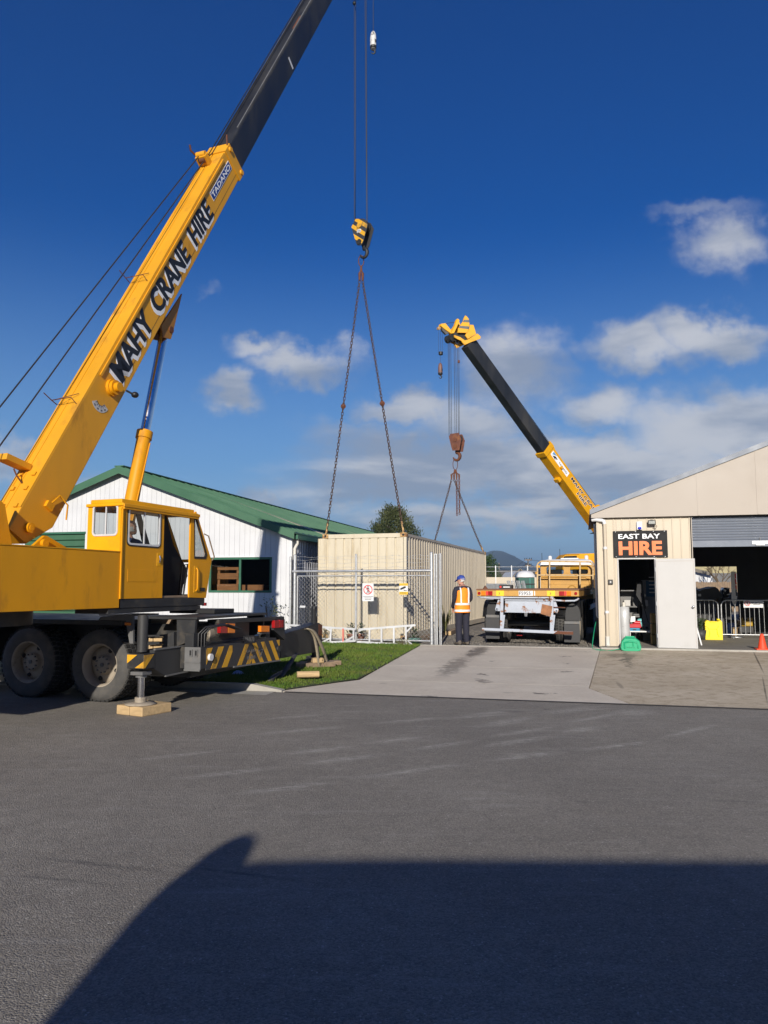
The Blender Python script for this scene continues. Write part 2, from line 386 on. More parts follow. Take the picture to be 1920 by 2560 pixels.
rag = noise(t, vmath(t, 'MULTIPLY', v, (.5, 1.6, 1)), 16, 6, .8)
arcs = None
def GZ(px, py): return tuple(gz(px, py))
sweeps = []
for pl_, wd in (([(420, 1950), (720, 1915), (1000, 1880), (1200, 1848), (1400, 1812), (1580, 1775)], .12), ([(560, 1990), (860, 1950), (1190, 1905), (1420, 1880), (1650, 1850), (1800, 1805)], .10), ([(1180, 1873), (1400, 1835), (1500, 1815)], .16), ([(1225, 1898), (1420, 1878)], .15),
               ([(600, 1840), (900, 1812), (1150, 1790), (1300, 1775)], .14), ([(690, 1890), (900, 1862), (1080, 1838)], .13), ([(1180, 1824), (1340, 1788), (1500, 1765)], .2), ([(1080, 1800), (1300, 1782), (1560, 1770)], .10), ([(1640, 1852), (1800, 1805)], .09),
               ([(640, 1800), (820, 1785)], .12), ([(1565, 1790), (1605, 1772)], .35), ([(300, 1905), (600, 1870)], .1)):
    for q0, q1 in zip(pl_[:-1], pl_[1:]): sweeps.append((q0[0]-18, q0[1]+1, q1[0]+18, q1[1]-1, wd))
for (x0, y0, x1, y1, wd) in sweeps:
    mk = streak(t, v, GZ(x0, y0), GZ(x1, y1), wd*2.0, soft=.95)
    arcs = mk if arcs is None else math_(t, 'MAXIMUM', arcs, mk)
cc = mixc(t, math_(t, 'MULTIPLY', arcs, ramp(t, rag, .42, .62, .05, .62)), cc, (.52, .50, .45))
# faint scuffing everywhere along the turning direction
sv = vmath(t, 'MULTIPLY', v, (1.0, 9, 1)); scf = noise(t, sv, .8, 7, .7)
cc = mixc(t, ramp(t, scf, .52, .76, 0, .42), cc, (.38, .365, .335))
dk = None
for (x0, y0, x1, y1, wd) in [(0, 2135, 520, 2190, .10), (330, 2150, 860, 2215, .07), (0, 2185, 320, 2215, .06), (1230, 1777, 1330, 1780, .22), (1350, 1773, 1380, 1774, .2), (1420, 2003, 1500, 2007, .05), (1750, 2000, 1920, 2006, .06)]:
    mk = streak(t, v, GZ(x0, y0), GZ(x1, y1), wd, soft=.9)
    dk = mk if dk is None else math_(t, 'MAXIMUM', dk, mk)
cc = mixc(t, math_(t, 'MULTIPLY', dk, ramp(t, rag, .35, .6, 0, .6)), cc, (.075, .073, .072))
L(t, cc, p, 'Base Color'); p.inputs['Roughness'].default_value = .85; p.inputs['Specular IOR Level'].default_value = .3
bp = nd(t, 'ShaderNodeBump', i_Strength=1.0, i_Distance=.007)
hgt = math_(t, 'ADD', math_(t, 'MULTIPLY', vo.outputs['Distance'], -.9), math_(t, 'MULTIPLY', fine, .7)); L(t, hgt, bp, 'Height'); L(t, bp, p, 'Normal')

def conc(name, base, alt, marks, brown=None):
    m = bpy.data.materials.new(name); m.use_nodes = True; t = m.node_tree; p = t.nodes['Principled BSDF']
    v = nd(t, 'ShaderNodeTexCoord').outputs['Object']
    n1 = noise(t, v, .9, 8, .65); n2 = noise(t, v, 14, 6, .7); n3 = noise(t, v, 5, 8, .7)
    cc = mixc(t, ramp(t, n1, .35, .68), base, alt)
    cc = mixc(t, ramp(t, n2, .45, .75, 0, .3), cc, tuple(x*.72 for x in base))
    if brown: cc = mixc(t, ramp(t, n3, .46, .68, 0, .75), cc, brown)
    wv = nd(t, 'ShaderNodeCombineXYZ')
    L(t, math_(t, 'MULTIPLY', math_(t, 'SUBTRACT', n3, .5), .9), wv, 0); L(t, math_(t, 'MULTIPLY', math_(t, 'SUBTRACT', noise(t, v, 3, 6, .7), .5), .9), wv, 1)
    v2 = vmath(t, 'ADD', v, wv.outputs[0]); wet = None
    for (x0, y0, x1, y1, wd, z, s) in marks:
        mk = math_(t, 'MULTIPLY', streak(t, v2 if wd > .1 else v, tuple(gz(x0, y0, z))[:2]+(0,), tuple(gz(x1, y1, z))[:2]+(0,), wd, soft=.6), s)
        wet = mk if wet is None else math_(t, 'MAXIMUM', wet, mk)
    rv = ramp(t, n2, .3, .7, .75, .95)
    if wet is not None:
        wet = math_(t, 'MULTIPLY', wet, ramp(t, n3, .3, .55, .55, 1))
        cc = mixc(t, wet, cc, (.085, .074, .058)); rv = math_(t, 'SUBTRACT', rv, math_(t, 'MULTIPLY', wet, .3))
    L(t, cc, p, 'Base Color'); L(t, rv, p, 'Roughness'); p.inputs['Specular IOR Level'].default_value = .3
    b = nd(t, 'ShaderNodeBump', i_Strength=.8, i_Distance=.006); L(t, noise(t, v, 55, 5, .7), b, 'Height'); L(t, b, p, 'Normal')
    return m
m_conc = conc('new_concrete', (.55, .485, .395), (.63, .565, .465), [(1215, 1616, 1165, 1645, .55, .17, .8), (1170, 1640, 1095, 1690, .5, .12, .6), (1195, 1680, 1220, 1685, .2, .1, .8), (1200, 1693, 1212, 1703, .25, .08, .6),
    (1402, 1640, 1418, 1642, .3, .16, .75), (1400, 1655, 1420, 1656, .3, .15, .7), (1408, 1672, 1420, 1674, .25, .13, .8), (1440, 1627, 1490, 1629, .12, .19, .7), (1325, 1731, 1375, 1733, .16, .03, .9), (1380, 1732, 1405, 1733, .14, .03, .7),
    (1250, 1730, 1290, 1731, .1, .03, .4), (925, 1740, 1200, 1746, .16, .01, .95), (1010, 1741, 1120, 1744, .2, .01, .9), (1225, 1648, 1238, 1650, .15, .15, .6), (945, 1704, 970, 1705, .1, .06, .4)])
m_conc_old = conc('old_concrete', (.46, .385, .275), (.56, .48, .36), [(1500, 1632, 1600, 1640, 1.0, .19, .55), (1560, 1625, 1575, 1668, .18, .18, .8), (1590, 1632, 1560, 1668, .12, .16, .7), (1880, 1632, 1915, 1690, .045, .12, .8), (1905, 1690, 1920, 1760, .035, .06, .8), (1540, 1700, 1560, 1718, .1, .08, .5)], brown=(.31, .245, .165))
m_kerb = conc('kerb_concrete', (.34, .32, .28), (.42, .40, .36), [])
m_gravel = mat('yard_gravel', (.20, .18, .155), .95, var=.4, scale=22, dirt=(.10, .09, .075), damt=.8, dscale=3, bump=.03, bscale=45)
m_soil = mat('lawn_soil', (.045, .055, .02), .95, var=.3, scale=10)
m_earth = mat('far_ground', (.10, .11, .06), .95, var=.3, scale=.02)
mb = MB(); mb.add([(-2580, -58, -.15), (2580, -58, -.15), (2580, 4180, -.15), (-2580, 4180, -.15)], [(0, 1, 2, 3)]); struct(mb.build('ground', m_earth))
KB = 11.58
site_poly('road', [(-90, -30, 0), (90, -30, 0), (90, KB, 0), (-90, KB, 0)], m_asph)
def zg(b): return .005+.197*max(0, min(1, (b-KB)/(19.15-KB)))
Lf = [gz(1045, 1616, .19), gz(898, 1697, .06), gz(716, 1721, .025), gz(700, 1730, .012)]
Lf = [SITE.loc(P) for P in Lf]
a0 = Lf[3].x
site_poly('gutter', [(-90, KB-.42, .004), (a0-.1, KB-.42, .004), (a0-.1, KB-.02, .006), (-90, KB-.02, .006)], m_kerb)
mb = MB(); mb.prism([S3(-90, KB-.02, -.1), S3(a0, KB-.02, -.1), S3(a0, KB-.02, .03), S3(a0-.5, KB, .105), S3(-90, KB, .105)], SITE.y*.14); struct(mb.build('kerb', m_kerb))
# lawn behind the kerb, up to the fence and the white building
lawn = [(-60, KB+.12, .09), (a0, KB+.12, .022), (Lf[1].x, Lf[1].y, .062), (Lf[0].x, Lf[0].y, .19), (Lf[0].x-.02, 19.6, .2), (-60, 19.9, .2)]
mb = MB(); P = [S3(*q) for q in lawn]; mb.add(P, [(0, 1, 2), (0, 2, 3), (0, 3, 4), (0, 4, 5)]); struct(mb.build('lawn', m_soil))
def lawn_z(a, b):
    f = (b-KB-.12)/(19.3-KB-.12); e = max(0, min(1, (a0-a)/.6)); return (.022+.068*e)*(1-f)+.2*f
def left_a(b):
    q = Lf
    if b <= q[2].y: return q[3].x
    for i in (1, 0):
        if b <= q[i].y or i == 0:
            k = (b-q[i+1].y)/(q[i].y-q[i+1].y); return q[i+1].x+(q[i].x-q[i+1].x)*k
m_grass = bpy.data.materials.new('grass_blades'); m_grass.use_nodes = True; t = m_grass.node_tree; p = t.nodes['Principled BSDF']
gv = nd(t, 'ShaderNodeTexCoord').outputs['Object']
cc = mixc(t, ramp(t, noise(t, gv, 1.3, 5), .35, .65), (.065, .135, .014), (.11, .16, .022)); cc = mixc(t, ramp(t, noise(t, gv, 26, 3), .5, .75), cc, (.17, .17, .04)); cc = mixc(t, ramp(t, noise(t, gv, 2.2, 6, .7), .52, .7, 0, .6), cc, (.16, .15, .045))
L(t, cc, p, 'Base Color'); p.inputs['Roughness'].default_value = .6; p.inputs['Specular IOR Level'].default_value = .25
N = 95000; A = -9.5+rng.random(N)*(a0+.8+9.5); Bb = KB+.12+rng.random(N)**1.15*(19.35-KB-.12)
ej = rng.normal(0, .022, N); bare = np.sin(A*2.3+1.1)*np.sin(Bb*2.9)+np.sin(A*5.1+Bb*3.7)*.6; keep = np.array([a < left_a(b)-.01+e for a, b, e in zip(A, Bb, ej)]) & ((bare < .95) | (rng.random(N) < .35)); A, Bb = A[keep], Bb[keep]; N = len(A)
Z = np.array([lawn_z(a, b) for a, b in zip(A, Bb)])-.003
cx, sx_ = SITE.x, SITE.y
X = A*cx.x+Bb*sx_.x; Y = A*cx.y+Bb*sx_.y
th = rng.random(N)*2*PI; hh = (.020+.038*rng.random(N)**1.5)*np.where(rng.random(N) < .02, 2.2, 1)*(1+.25*np.sin(A*3.1)*np.sin(Bb*2.2)); wd = .0045+.004*rng.random(N); ln = (rng.random(N)-.5)*.05; l2 = (rng.random(N)-.5)*.05
vs = np.empty((N, 3, 3)); vs[:, 0] = np.stack([X-np.cos(th)*wd, Y-np.sin(th)*wd, Z], 1); vs[:, 1] = np.stack([X+np.cos(th)*wd, Y+np.sin(th)*wd, Z], 1); vs[:, 2] = np.stack([X+ln, Y+l2, Z+hh], 1)
me = bpy.data.meshes.new('grass'); me.from_pydata(vs.reshape(-1, 3).tolist(), [], np.arange(3*N).reshape(-1, 3).tolist()); me.materials.append(m_grass)
o = bpy.data.objects.new('grass', me); col.objects.link(o); tag(o, 'short green lawn between the kerb and the chain link gate', 'grass', kind='stuff')

# the driveway in cast slabs, the older stained apron right of it, the gravel yard behind
drive = bpy.data.objects.new('driveway', None); col.objects.link(drive); struct(drive)
apron = bpy.data.objects.new('apron', None); col.objects.link(apron); struct(apron)
sp = [SITE.loc(gz(1500, 1625, .2)), SITE.loc(gz(1473, 1716, .07)), SITE.loc(gz(1580, 1763, .012))]
j1a, j1b = SITE.loc(gz(990, 1661, .12)), SITE.loc(gz(1484, 1668, .14)); j2a, j2b = SITE.loc(gz(899, 1697, .06)), SITE.loc(gz(1473, 1711, .075))
BT = 19.12
def slab(pts, m, parent, name='slab'):
    cxy = Vector((sum(q[0] for q in pts)/len(pts), sum(q[1] for q in pts)/len(pts)))
    P = []
    for a, b in pts:
        d = Vector((a, b))-cxy; d = d*(1-.008/d.length) if d.length else d; P.append(S3(cxy.x+d.x, cxy.y+d.y, zg(cxy.y+d.y)))
    bot = [Vector((q.x, q.y, -.1)) for q in P]; n = len(P)
    mb = MB(); mb.add(P+bot, [tuple(range(n))]+[(i, (i+1) % n, (i+1) % n+n, i+n) for i in range(n)])
    o = mb.build(name, m, parent); return o
ax = lambda q: (q.x, q.y)
spt = lambda b: sp[1].x+(sp[0].x-sp[1].x)*(b-sp[1].y)/(sp[0].y-sp[1].y)
slab([(Lf[0].x+.02, BT), (left_a(j1a.y), j1a.y), (spt(j1b.y), j1b.y), (spt(BT), BT)], m_conc, drive)
slab([(left_a(j1a.y), j1a.y), (Lf[1].x, Lf[1].y), (spt(j2b.y), j2b.y), (spt(j1b.y), j1b.y)], m_conc, drive)
slab([(Lf[1].x, Lf[1].y), (Lf[2].x, Lf[2].y), (Lf[3].x, KB+.005), (sp[2].x, KB+.005), (sp[1].x, sp[1].y), (spt(j2b.y), j2b.y)], m_conc, drive)
slab([(spt(BT)+.0, BT), (sp[1].x, sp[1].y), (sp[2].x, KB+.005), (11, KB+.005), (11, BT)], m_conc_old, apron)
slab([(11, BT), (11, KB+.005), (30, KB+.005), (30, BT)], m_conc_old, apron)
site_poly('bitumen_joint', [(a0+.05, KB-.05, .007), (30, KB-.05, .007), (30, KB+.03, .0085), (a0+.05, KB+.03, .0085)], mat('bitumen', (.05, .048, .045), .8, var=.3, scale=12))
mb = MB()
for k in range(2):
    xa, xb = (Lf[0].x, .4) if k == 0 else (.42, 30)
    P = [S3(xa, BT+.005, -.1), S3(xb, BT+.005, -.1), S3(xb, BT+.005, .215), S3(xa, BT+.005, .215)]; mb.prism(P, SITE.y*.11)
o = mb.build('edging_strip', m_kerb); struct(o)
site_poly('yard', [(-60, BT+.1, .185), (30, BT+.1, .185), (90, 140, .185), (-60, 140, .185)], m_gravel)
N = 7000; A = -4.3+rng.random(N)*4.7; Bb = BT+.15+rng.random(N)**1.6*7
vs, fs = [], []
for a, b in zip(A, Bb):
    r = .008+.02*random.random()**2; P = S3(a, b, .187); q = len(vs); t0 = random.random()*6
    for i in range(4): vs.append((P.x+r*math.cos(t0+i*1.57)*random.uniform(.7, 1.2), P.y+r*math.sin(t0+i*1.57)*random.uniform(.7, 1.2), P.z))
    vs.append((P.x, P.y, P.z+r*random.uniform(.5, 1.0))); fs += [(q+i, q+(i+1) % 4, q+4) for i in range(4)]
me = bpy.data.meshes.new('gravel'); me.from_pydata(vs, [], fs); me.materials.append(m_gravel)
o = bpy.data.objects.new('gravel', me); col.objects.link(o); tag(o, 'loose grey gravel of the yard around the trailer wheels', 'gravel', kind='stuff')

# ------------------------------------------------------------------ white shed on the left, gable towards the street
WB = Frame(S3(-7.72, 19.75, .2), R(14.5))            # origin: right front corner on the ground, x to the right, y away
wb = thing('white_building', 'white weatherboard building with a green gable roof behind the big crane', 'building', WB)
P_ap = WB.hy(308, 1176, 0); P_ev = WB.hy(714, 1329, 0); HA, XA, HE = P_ap.z, P_ap.x, P_ev.z
WL = 2*XA; DEP = 27.0
def wz(x): return HA-(HA-HE)*abs(x-XA)/(P_ev.x-XA)
wl_, wr_ = WB.hy(522, 1480, 0).x, WB.hy(680, 1393, 0).x; wzt = WB.hy(640, 1393, 0).z; wzb = WB.hy(640, 1481.5, 0).z
dl_, dr_ = WB.hy(60, 1380, 0).x, WB.hy(213, 1380, 0).x; dzt = WB.hy(180, 1334, 0).z
pit = .155; k = 0; x = 0.0
while x > WL:
    x0, x1 = x-pit+.005, x
    segs = [(0.02, None)]
    if x1 <= wr_+.001 and x0 >= wl_-pit: segs = [(.02, wzb), (wzt, None)]
    if dl_-.05 <= (x0+x1)/2 <= dr_+.05: segs = [(dzt, None)]
    for z0, z1 in segs:
        mb = MB(); ta, tb = (z1 or wz(x0)), (z1 or wz(x1))
        jit = random.uniform(0, .002)
        pts = [(x0, -jit, z0), (x1, -jit, z0), (x1, -jit, tb)]
        if z1 is None and x0 < XA < x1: pts.append((XA, -jit, HA))
        pts.append((x0, -jit, ta)); mb.prism(pts, (0, .02+jit, 0)); mb.build('cladding_board', m_board, wb)
    x -= pit
def wall_ring(parent, y0):                        # backing wall behind the boards, with the openings left free
    mb = MB()
    xs = sorted([WL, dl_, dr_, wl_, XA, wr_, -.01])
    for i in range(len(xs)-1):
        a, b = xs[i], xs[i+1]; mid = (a+b)/2; z0 = 0; sp_ = [(0, None)]
        if dl_ < mid < dr_: sp_ = [(dzt, None)]
        if wl_ < mid < wr_: sp_ = [(0, wzb), (wzt, None)]
        for z0, z1 in sp_:
            mb.prism([(a, y0, z0), (b, y0, z0), (b, y0, (z1 or wz(b)-.03)), (a, y0, (z1 or wz(a)-.03))], (0, .08, 0))
    return mb
wall_ring(wb, .024).build('front_wall', m_board, wb)
# right side wall in corrugated sheet
mb = MB(); prof = []; y = .02
while y < DEP: prof += [(0, y), (0, y+.10), (.028, y+.12), (.028, y+.16), (0, y+.18)]; y += .19
vs = [(q[0]-.03, q[1], 0) for q in prof]+[(q[0]-.03, q[1], HE-.06) for q in prof]; n = len(prof)
mb.add(vs, [(i, i+1, i+1+n, i+n) for i in range(n-1)]); mb.build('corrugated_wall', m_corr, wb)
MB().box(WL, -.06, DEP-.1, DEP, 0, HE).box(WL, WL+.06, .1, DEP-.1, 0, HE).build('rear_wall', m_corr, wb)
# roof: two slopes with standing ribs, green barge boards, see-through strips
ov, fr_ = .16, .22
xr = ov; zr = wz(0)-(HA-HE)/abs(XA)*ov
for sgn, nm in ((1, 'roof_slope'), (-1, 'roof_slope')):
    xe = XA+sgn*(abs(XA)+ov)
    mb = MB(); mb.prism([(XA, -fr_, HA+.05), (xe, -fr_, zr+.05), (xe, DEP+.1, zr+.05), (XA, DEP+.1, HA+.05)], (0, 0, .035))
    y = -fr_+.1
    while y < DEP:
        if sgn > 0 and y < DEP: mb.bar((XA+sgn*.05, y, HA+.085-.0), (xe, y, zr+.097), .03, .03)
        y += .5
    mb.build(nm, m_green, wb)
    mb = MB(); mb.prism([(XA, -fr_-.02, HA+.10), (xe+sgn*.0, -fr_-.02, zr+.10), (xe, -fr_-.02, zr-.10), (XA, -fr_-.02, HA-.12)], (0, .022, 0)); mb.build('barge_board', m_green, wb)
mb = MB(); mb.bar((XA, -fr_, HA+.10), (XA, DEP+.1, HA+.10), .3, .03); mb.build('ridge_cap', m_green, wb)
m_sky = mat('translucent_sheet', (.45, .40, .27), .6, var=.12, dirt=(.25, .24, .16), damt=.6, dscale=2)
def on_roof(py_, px_):                             # find y along the building where the ridge shows at this pixel column
    best = None
    for i in range(0, 2700):
        P = WB.w(XA, i*.01, HA+.1); r = P-Vector((0, 0, CAMH)); fw = r.y*math.cos(PITCH)+r.z*math.sin(PITCH); px = 960+FPX*r.x/fw
        if best is None or abs(px-px_) < best[0]: best = (abs(px-px_), i*.01)
    return best[1]
for px_ in (462, 735):
    y = on_roof(0, px_)
    mb = MB(); mb.prism([(XA+.2, y, HA-.02), (xr-.05, y, zr+.10), (xr-.05, y+.62, zr+.10), (XA+.2, y+.62, HA-.02)], (0, 0, .035)); mb.build('skylight_strip', m_sky, wb)
mb = MB(); mb.box(.06, .20, -.05, DEP, zr-.09, zr+.03); mb.build('gutter', m_greend, wb)
mb = MB(); mb.box(-.05, .012, -.012, -.002, 0, HE-.05); mb.box(.0, .012, -.002, .06, 0, HE-.05); mb.build('corner_flashing', m_white, wb, bevel=.003)
mb = MB(); mb.tube([(.13, .1, zr-.08), (.13, .1, zr-.2), (.06, .08, zr-.34), (.06, .08, 0)], .042, 10); mb.build('downpipe', m_pvc, wb)
# window
wn = MB(); cxw = (wl_+wr_)/2; wdt = .06
wn.box(wl_, wr_, -.02, .05, wzt-wdt, wzt); wn.box(wl_, wr_, -.02, .05, wzb, wzb+wdt)
for xx in (wl_, wr_-wdt, cxw-wdt*.55, ): wn.box(xx, xx+wdt, -.018, .05, wzb+wdt, wzt-wdt)
win = wn.build('window', m_greend, wb, bevel=.005)
MB().box(wl_-.02, wr_+.03, -.035, -.004, wzt+.002, wzt+.02).build('head_flashing', m_white, win)
for a, b in ((wl_+wdt, cxw-wdt*.55), (cxw+wdt*.45, wr_-wdt)):
    MB().add([(a, .02, wzb+wdt), (b, .02, wzb+wdt), (b, .02, wzt-wdt), (a, .02, wzt-wdt)], [(0, 1, 2, 3)]).build('pane', m_glass, win)
# dark room behind the window, with timber crates one can see
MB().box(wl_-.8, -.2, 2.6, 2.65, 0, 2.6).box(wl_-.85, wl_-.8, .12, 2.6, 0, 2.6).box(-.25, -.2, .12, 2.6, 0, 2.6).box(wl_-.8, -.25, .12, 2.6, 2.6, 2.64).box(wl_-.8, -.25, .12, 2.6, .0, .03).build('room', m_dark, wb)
m_crate = mat('crate_wood', (.42, .17, .06), .65, var=.2, scale=3, stretch=(1, 6, 6))
cr = thing('wooden_crate', 'stained wooden slatted crate standing inside the green framed window', 'crate', WB)
x0, x1 = WB.hy(543, 1440, .5).x, WB.hy(596, 1440, .5).x
for za, zb in ((1418, 1425), (1433, 1448), (1460, 1478)):
    MB().box(x0, x1, .5, .53, WB.hy(560, zb, .5).z, WB.hy(560, za, .5).z).build('slat', m_crate, cr)
for xx in (x0, x1-.07): MB().box(xx, xx+.07, .53, .56, WB.hy(560, 1478, .5).z-.6, WB.hy(560, 1418, .5).z).build('upright', m_crate, cr)
MB().box(x0, x1, .56, 1.1, WB.hy(560, 1478, .5).z-.6, WB.hy(560, 1462, .5).z).build('body', m_crate, cr)
ch = thing('desk', 'brown desk standing low inside the right pane of the green window', 'desk', WB)
MB().box(WB.hy(606, 1440, .6).x, WB.hy(660, 1440, .6).x, .6, 1.3, WB.hy(630, 1476, .6).z, WB.hy(630, 1462, .6).z).build('top', m_crate, ch)
for xx in (606, 652): MB().box(WB.hy(xx, 1440, .6).x, WB.hy(xx, 1440, .6).x+.06, .62, 1.2, .03, WB.hy(630, 1476, .6).z).build('leg', m_crate, ch)
# green roller door of horizontal slats
rd = bpy.data.objects.new('roller_door', None); col.objects.link(rd); rd.parent = wb
nz = 16; h1 = dzt/nz; base_me = None
for i in range(nz):
    z = h1*i
    if base_me is None:
        mb = MB(); pts = [(0, 0, 0), (0, -.022, .015), (0, -.022, h1-.03), (0, 0, h1-.012)]; mb.prism([(dl_, q[1], q[2]) for q in pts], (dr_-dl_, 0, 0)); base_me = mb.mesh('slat', [m_green])
    o = bpy.data.objects.new('slat', base_me); col.objects.link(o); o.parent = rd; o.location = (0, .06, z)
MB().box(dl_, dr_, -.03, .02, dzt-.012, dzt+.05).build('lintel', m_greend, wb)

# ------------------------------------------------------------------ cream hire shed on the right
SH = Frame(S3(.36, 19.42, .2), R(14.5))
sh = thing('hire_shed', 'cream steel hire shed with an open roller door and low gable on the right', 'building', SH)
def sy(px, py, y=0): return SH.hy(px, py, y)
GBL, GBR = sy(1478, 1295, -.12), sy(1920, 1284, -.12); RTL, RTR = sy(1478, 1276, -.12), sy(1920, 1104, -.12)
zg0 = GBL.z;  slope = (RTR.z-RTL.z)/(RTR.x-RTL.x); XAP = 10.4          # ridge of the gable, right of the picture
def zroof(x): return RTL.z+slope*(x-RTL.x) if x <= XAP else RTL.z+slope*(2*XAP-x-RTL.x)
XE = 2*XAP-RTL.x; SD = 6.4
xd0, xd1 = sy(1549, 1500).x, sy(1639, 1500).x; zdt = sy(1590, 1398).z
xo0, xo1 = sy(1730, 1330).x, sy(1730, 1330).x+5.2
zs = .045
m_sheet_rib = m_cream
mb = MB()
ribs = []; x = 0.0
rp = .192
while x < xo0-.02:
    x1 = min(x+rp, xo0-.02)
    z0 = zs
    if x1 > xd0-.01 and x < xd1+.01: z0 = zdt+.03
    segs = [(x, x1, z0)]
    if z0 > 1 and x < xd0-.03: segs = [(x, xd0-.03, zs), (xd0-.03, x1, z0)]
    elif z0 > 1 and x1 > xd1+.03: segs = [(x, xd1+.03, z0), (xd1+.03, x1, zs)]
    for a, b, q in segs:
        if b-a < .02: continue
        m2 = MB(); prof = [(a, 0), (b-.035, 0)]
        m2.box(a, b-.004, -.004, .012, q, zg0+.02)
        if b == x1: m2.box(b-.026, b-.004, -.026, -.004, q, zg0+.01)
        m2.build('wall_panel', m_cream, sh)
    x += rp
MB().box(-.004, .03, -.03, -.0045, .0, zg0).box(-.03, -.0045, -.03, .05, .0, zg0).build('corner_flashing', m_cream, sh, bevel=.003)
MB().box(xo0-.02, xo0+.0, -.028, .25, zs-.04, zg0).build('jamb', m_gable, sh, bevel=.003)
MB().box(xd0-.03, xd0, -.03, .12, zs, zdt+.03).box(xd1, xd1+.03, -.03, .12, zs, zdt+.03).box(xd0, xd1, -.03, .12, zdt, zdt+.03).build('door_frame', m_doorw, sh)
# gable sheets
cuts = [GBL.x, sy(1747.5, 1290, -.12).x, sy(1897, 1285, -.12).x]; stp = cuts[2]-cuts[1]
while cuts[-1] < XE: cuts.append(cuts[-1]+stp)
cuts[-1] = XE
for a, b in zip(cuts[:-1], cuts[1:]):
    m2 = MB(); pts = [(a, -.12, zg0), (b-.006, -.12, zg0), (b-.006, -.12, zroof(b-.006)-.05)]
    if a < XAP < b: pts.append((XAP, -.12, zroof(XAP)-.05))
    pts.append((a, -.12, max(zroof(a)-.05, zg0+.02))); m2.prism(pts, (0, .05, 0)); m2.build('gable_panel', m_gable, sh)
    if b < XE: MB().box(b-.03, b+.02, -.128, -.121, zg0+.01, zroof(min(b, 2*XAP-b))-.08).build('cover_strip', m_gable, sh)
MB().box(GBL.x, XE, -.07, .2, zg0-.004, zg0+.03).build('soffit', m_dark, sh)
m_barge = mat('grey_barge', (.17, .19, .225), .5, .1, var=.05)
for a, b in ((GBL.x-.03, XAP), (XAP, XE+.03)):
    m2 = MB(); m2.prism([(a, -.16, zroof(a)-.09), (b, -.16, zroof(b)-.09), (b, -.16, zroof(b)+.03), (a, -.16, zroof(a)+.03)], (0, .04, 0)); m2.build('barge_cap', m_barge, sh)
    m2 = MB(); m2.prism([(a, -.12, zroof(a)-.0), (b, -.12, zroof(b)-.0), (b, SD, zroof(b)-.0), (a, SD, zroof(a)-.0)], (0, 0, .03)); m2.build('roof_slope', m_barge, sh)
# other walls, floor
MB().box(0, .06, .02, SD, 0, zg0+.05).build('side_wall', m_cream, sh); MB().box(XE-.5, XE-.44, .02, SD, 0, zg0+.05).build('side_wall', m_cream, sh)
hx0, hx1, hz1 = 3.9, None, None
q = SH.hy(1737, 1417, SD); hx0 = SH.hy(1700, 1417, SD).x; hx1 = SH.hy(1841, 1417, SD).x; hz1 = q.z
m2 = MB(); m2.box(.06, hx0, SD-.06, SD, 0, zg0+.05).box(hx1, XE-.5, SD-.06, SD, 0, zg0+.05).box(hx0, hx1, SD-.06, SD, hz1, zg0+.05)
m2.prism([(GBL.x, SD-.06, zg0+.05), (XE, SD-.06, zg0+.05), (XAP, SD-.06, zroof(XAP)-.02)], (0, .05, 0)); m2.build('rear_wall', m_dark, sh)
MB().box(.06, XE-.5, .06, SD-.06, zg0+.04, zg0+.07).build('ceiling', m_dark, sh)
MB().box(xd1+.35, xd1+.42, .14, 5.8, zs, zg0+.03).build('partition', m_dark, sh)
MB().box(xo0+5.3, XE-.5, .0, .08, zs, zg0).build('front_wall', m_cream, sh)
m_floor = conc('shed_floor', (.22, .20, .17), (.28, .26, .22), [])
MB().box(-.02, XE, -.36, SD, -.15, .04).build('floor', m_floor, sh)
MB().box(-.0, XE, -.40, -.362, -.15, .036).build('floor_edge', m_kerb, sh)
# roller door half up: curtain of ribbed slats, bottom bar with lock
zr0 = sy(1820, 1367, .05).z
rdo = bpy.data.objects.new('roller_door', None); col.objects.link(rdo); rdo.parent = sh
nsl = 9; hs_ = (zg0-.02-zr0-.16)/nsl; sme = None
for i in range(nsl):
    if sme is None:
        m2 = MB(); m2.prism([(xo0, 0, 0), (xo0, -.006, .02), (xo0, -.006, hs_-.035), (xo0, .012, hs_-.02), (xo0, .012, hs_-.004), (xo0, .03, hs_-.004), (xo0, .03, 0)], (5.2, 0, 0)); sme = m2.mesh('slat', [m_roller])
    o = bpy.data.objects.new('slat', sme); col.objects.link(o); o.parent = rdo; o.location = (0, .05, zr0+.16+hs_*i)
MB().box(xo0, xo0+5.2, .04, .075, zr0, zr0+.155).build('bottom_bar', m_roller, rdo, bevel=.004)
lx = sy(1880, 1357, .03).x; lz = sy(1880, 1357, .03).z
lk = MB().box(lx, lx+.36, .026, .04, lz-.035, lz+.045).build('lock_plate', m_galv, rdo, bevel=.004)
MB().cyl((lx+.17, .03, lz+.06), (lx+.17, .0, lz+.12), .012).box(lx+.08, lx+.26, .0, .026, lz-.06, lz-.04).build('lock_lever', m_galv, lk)
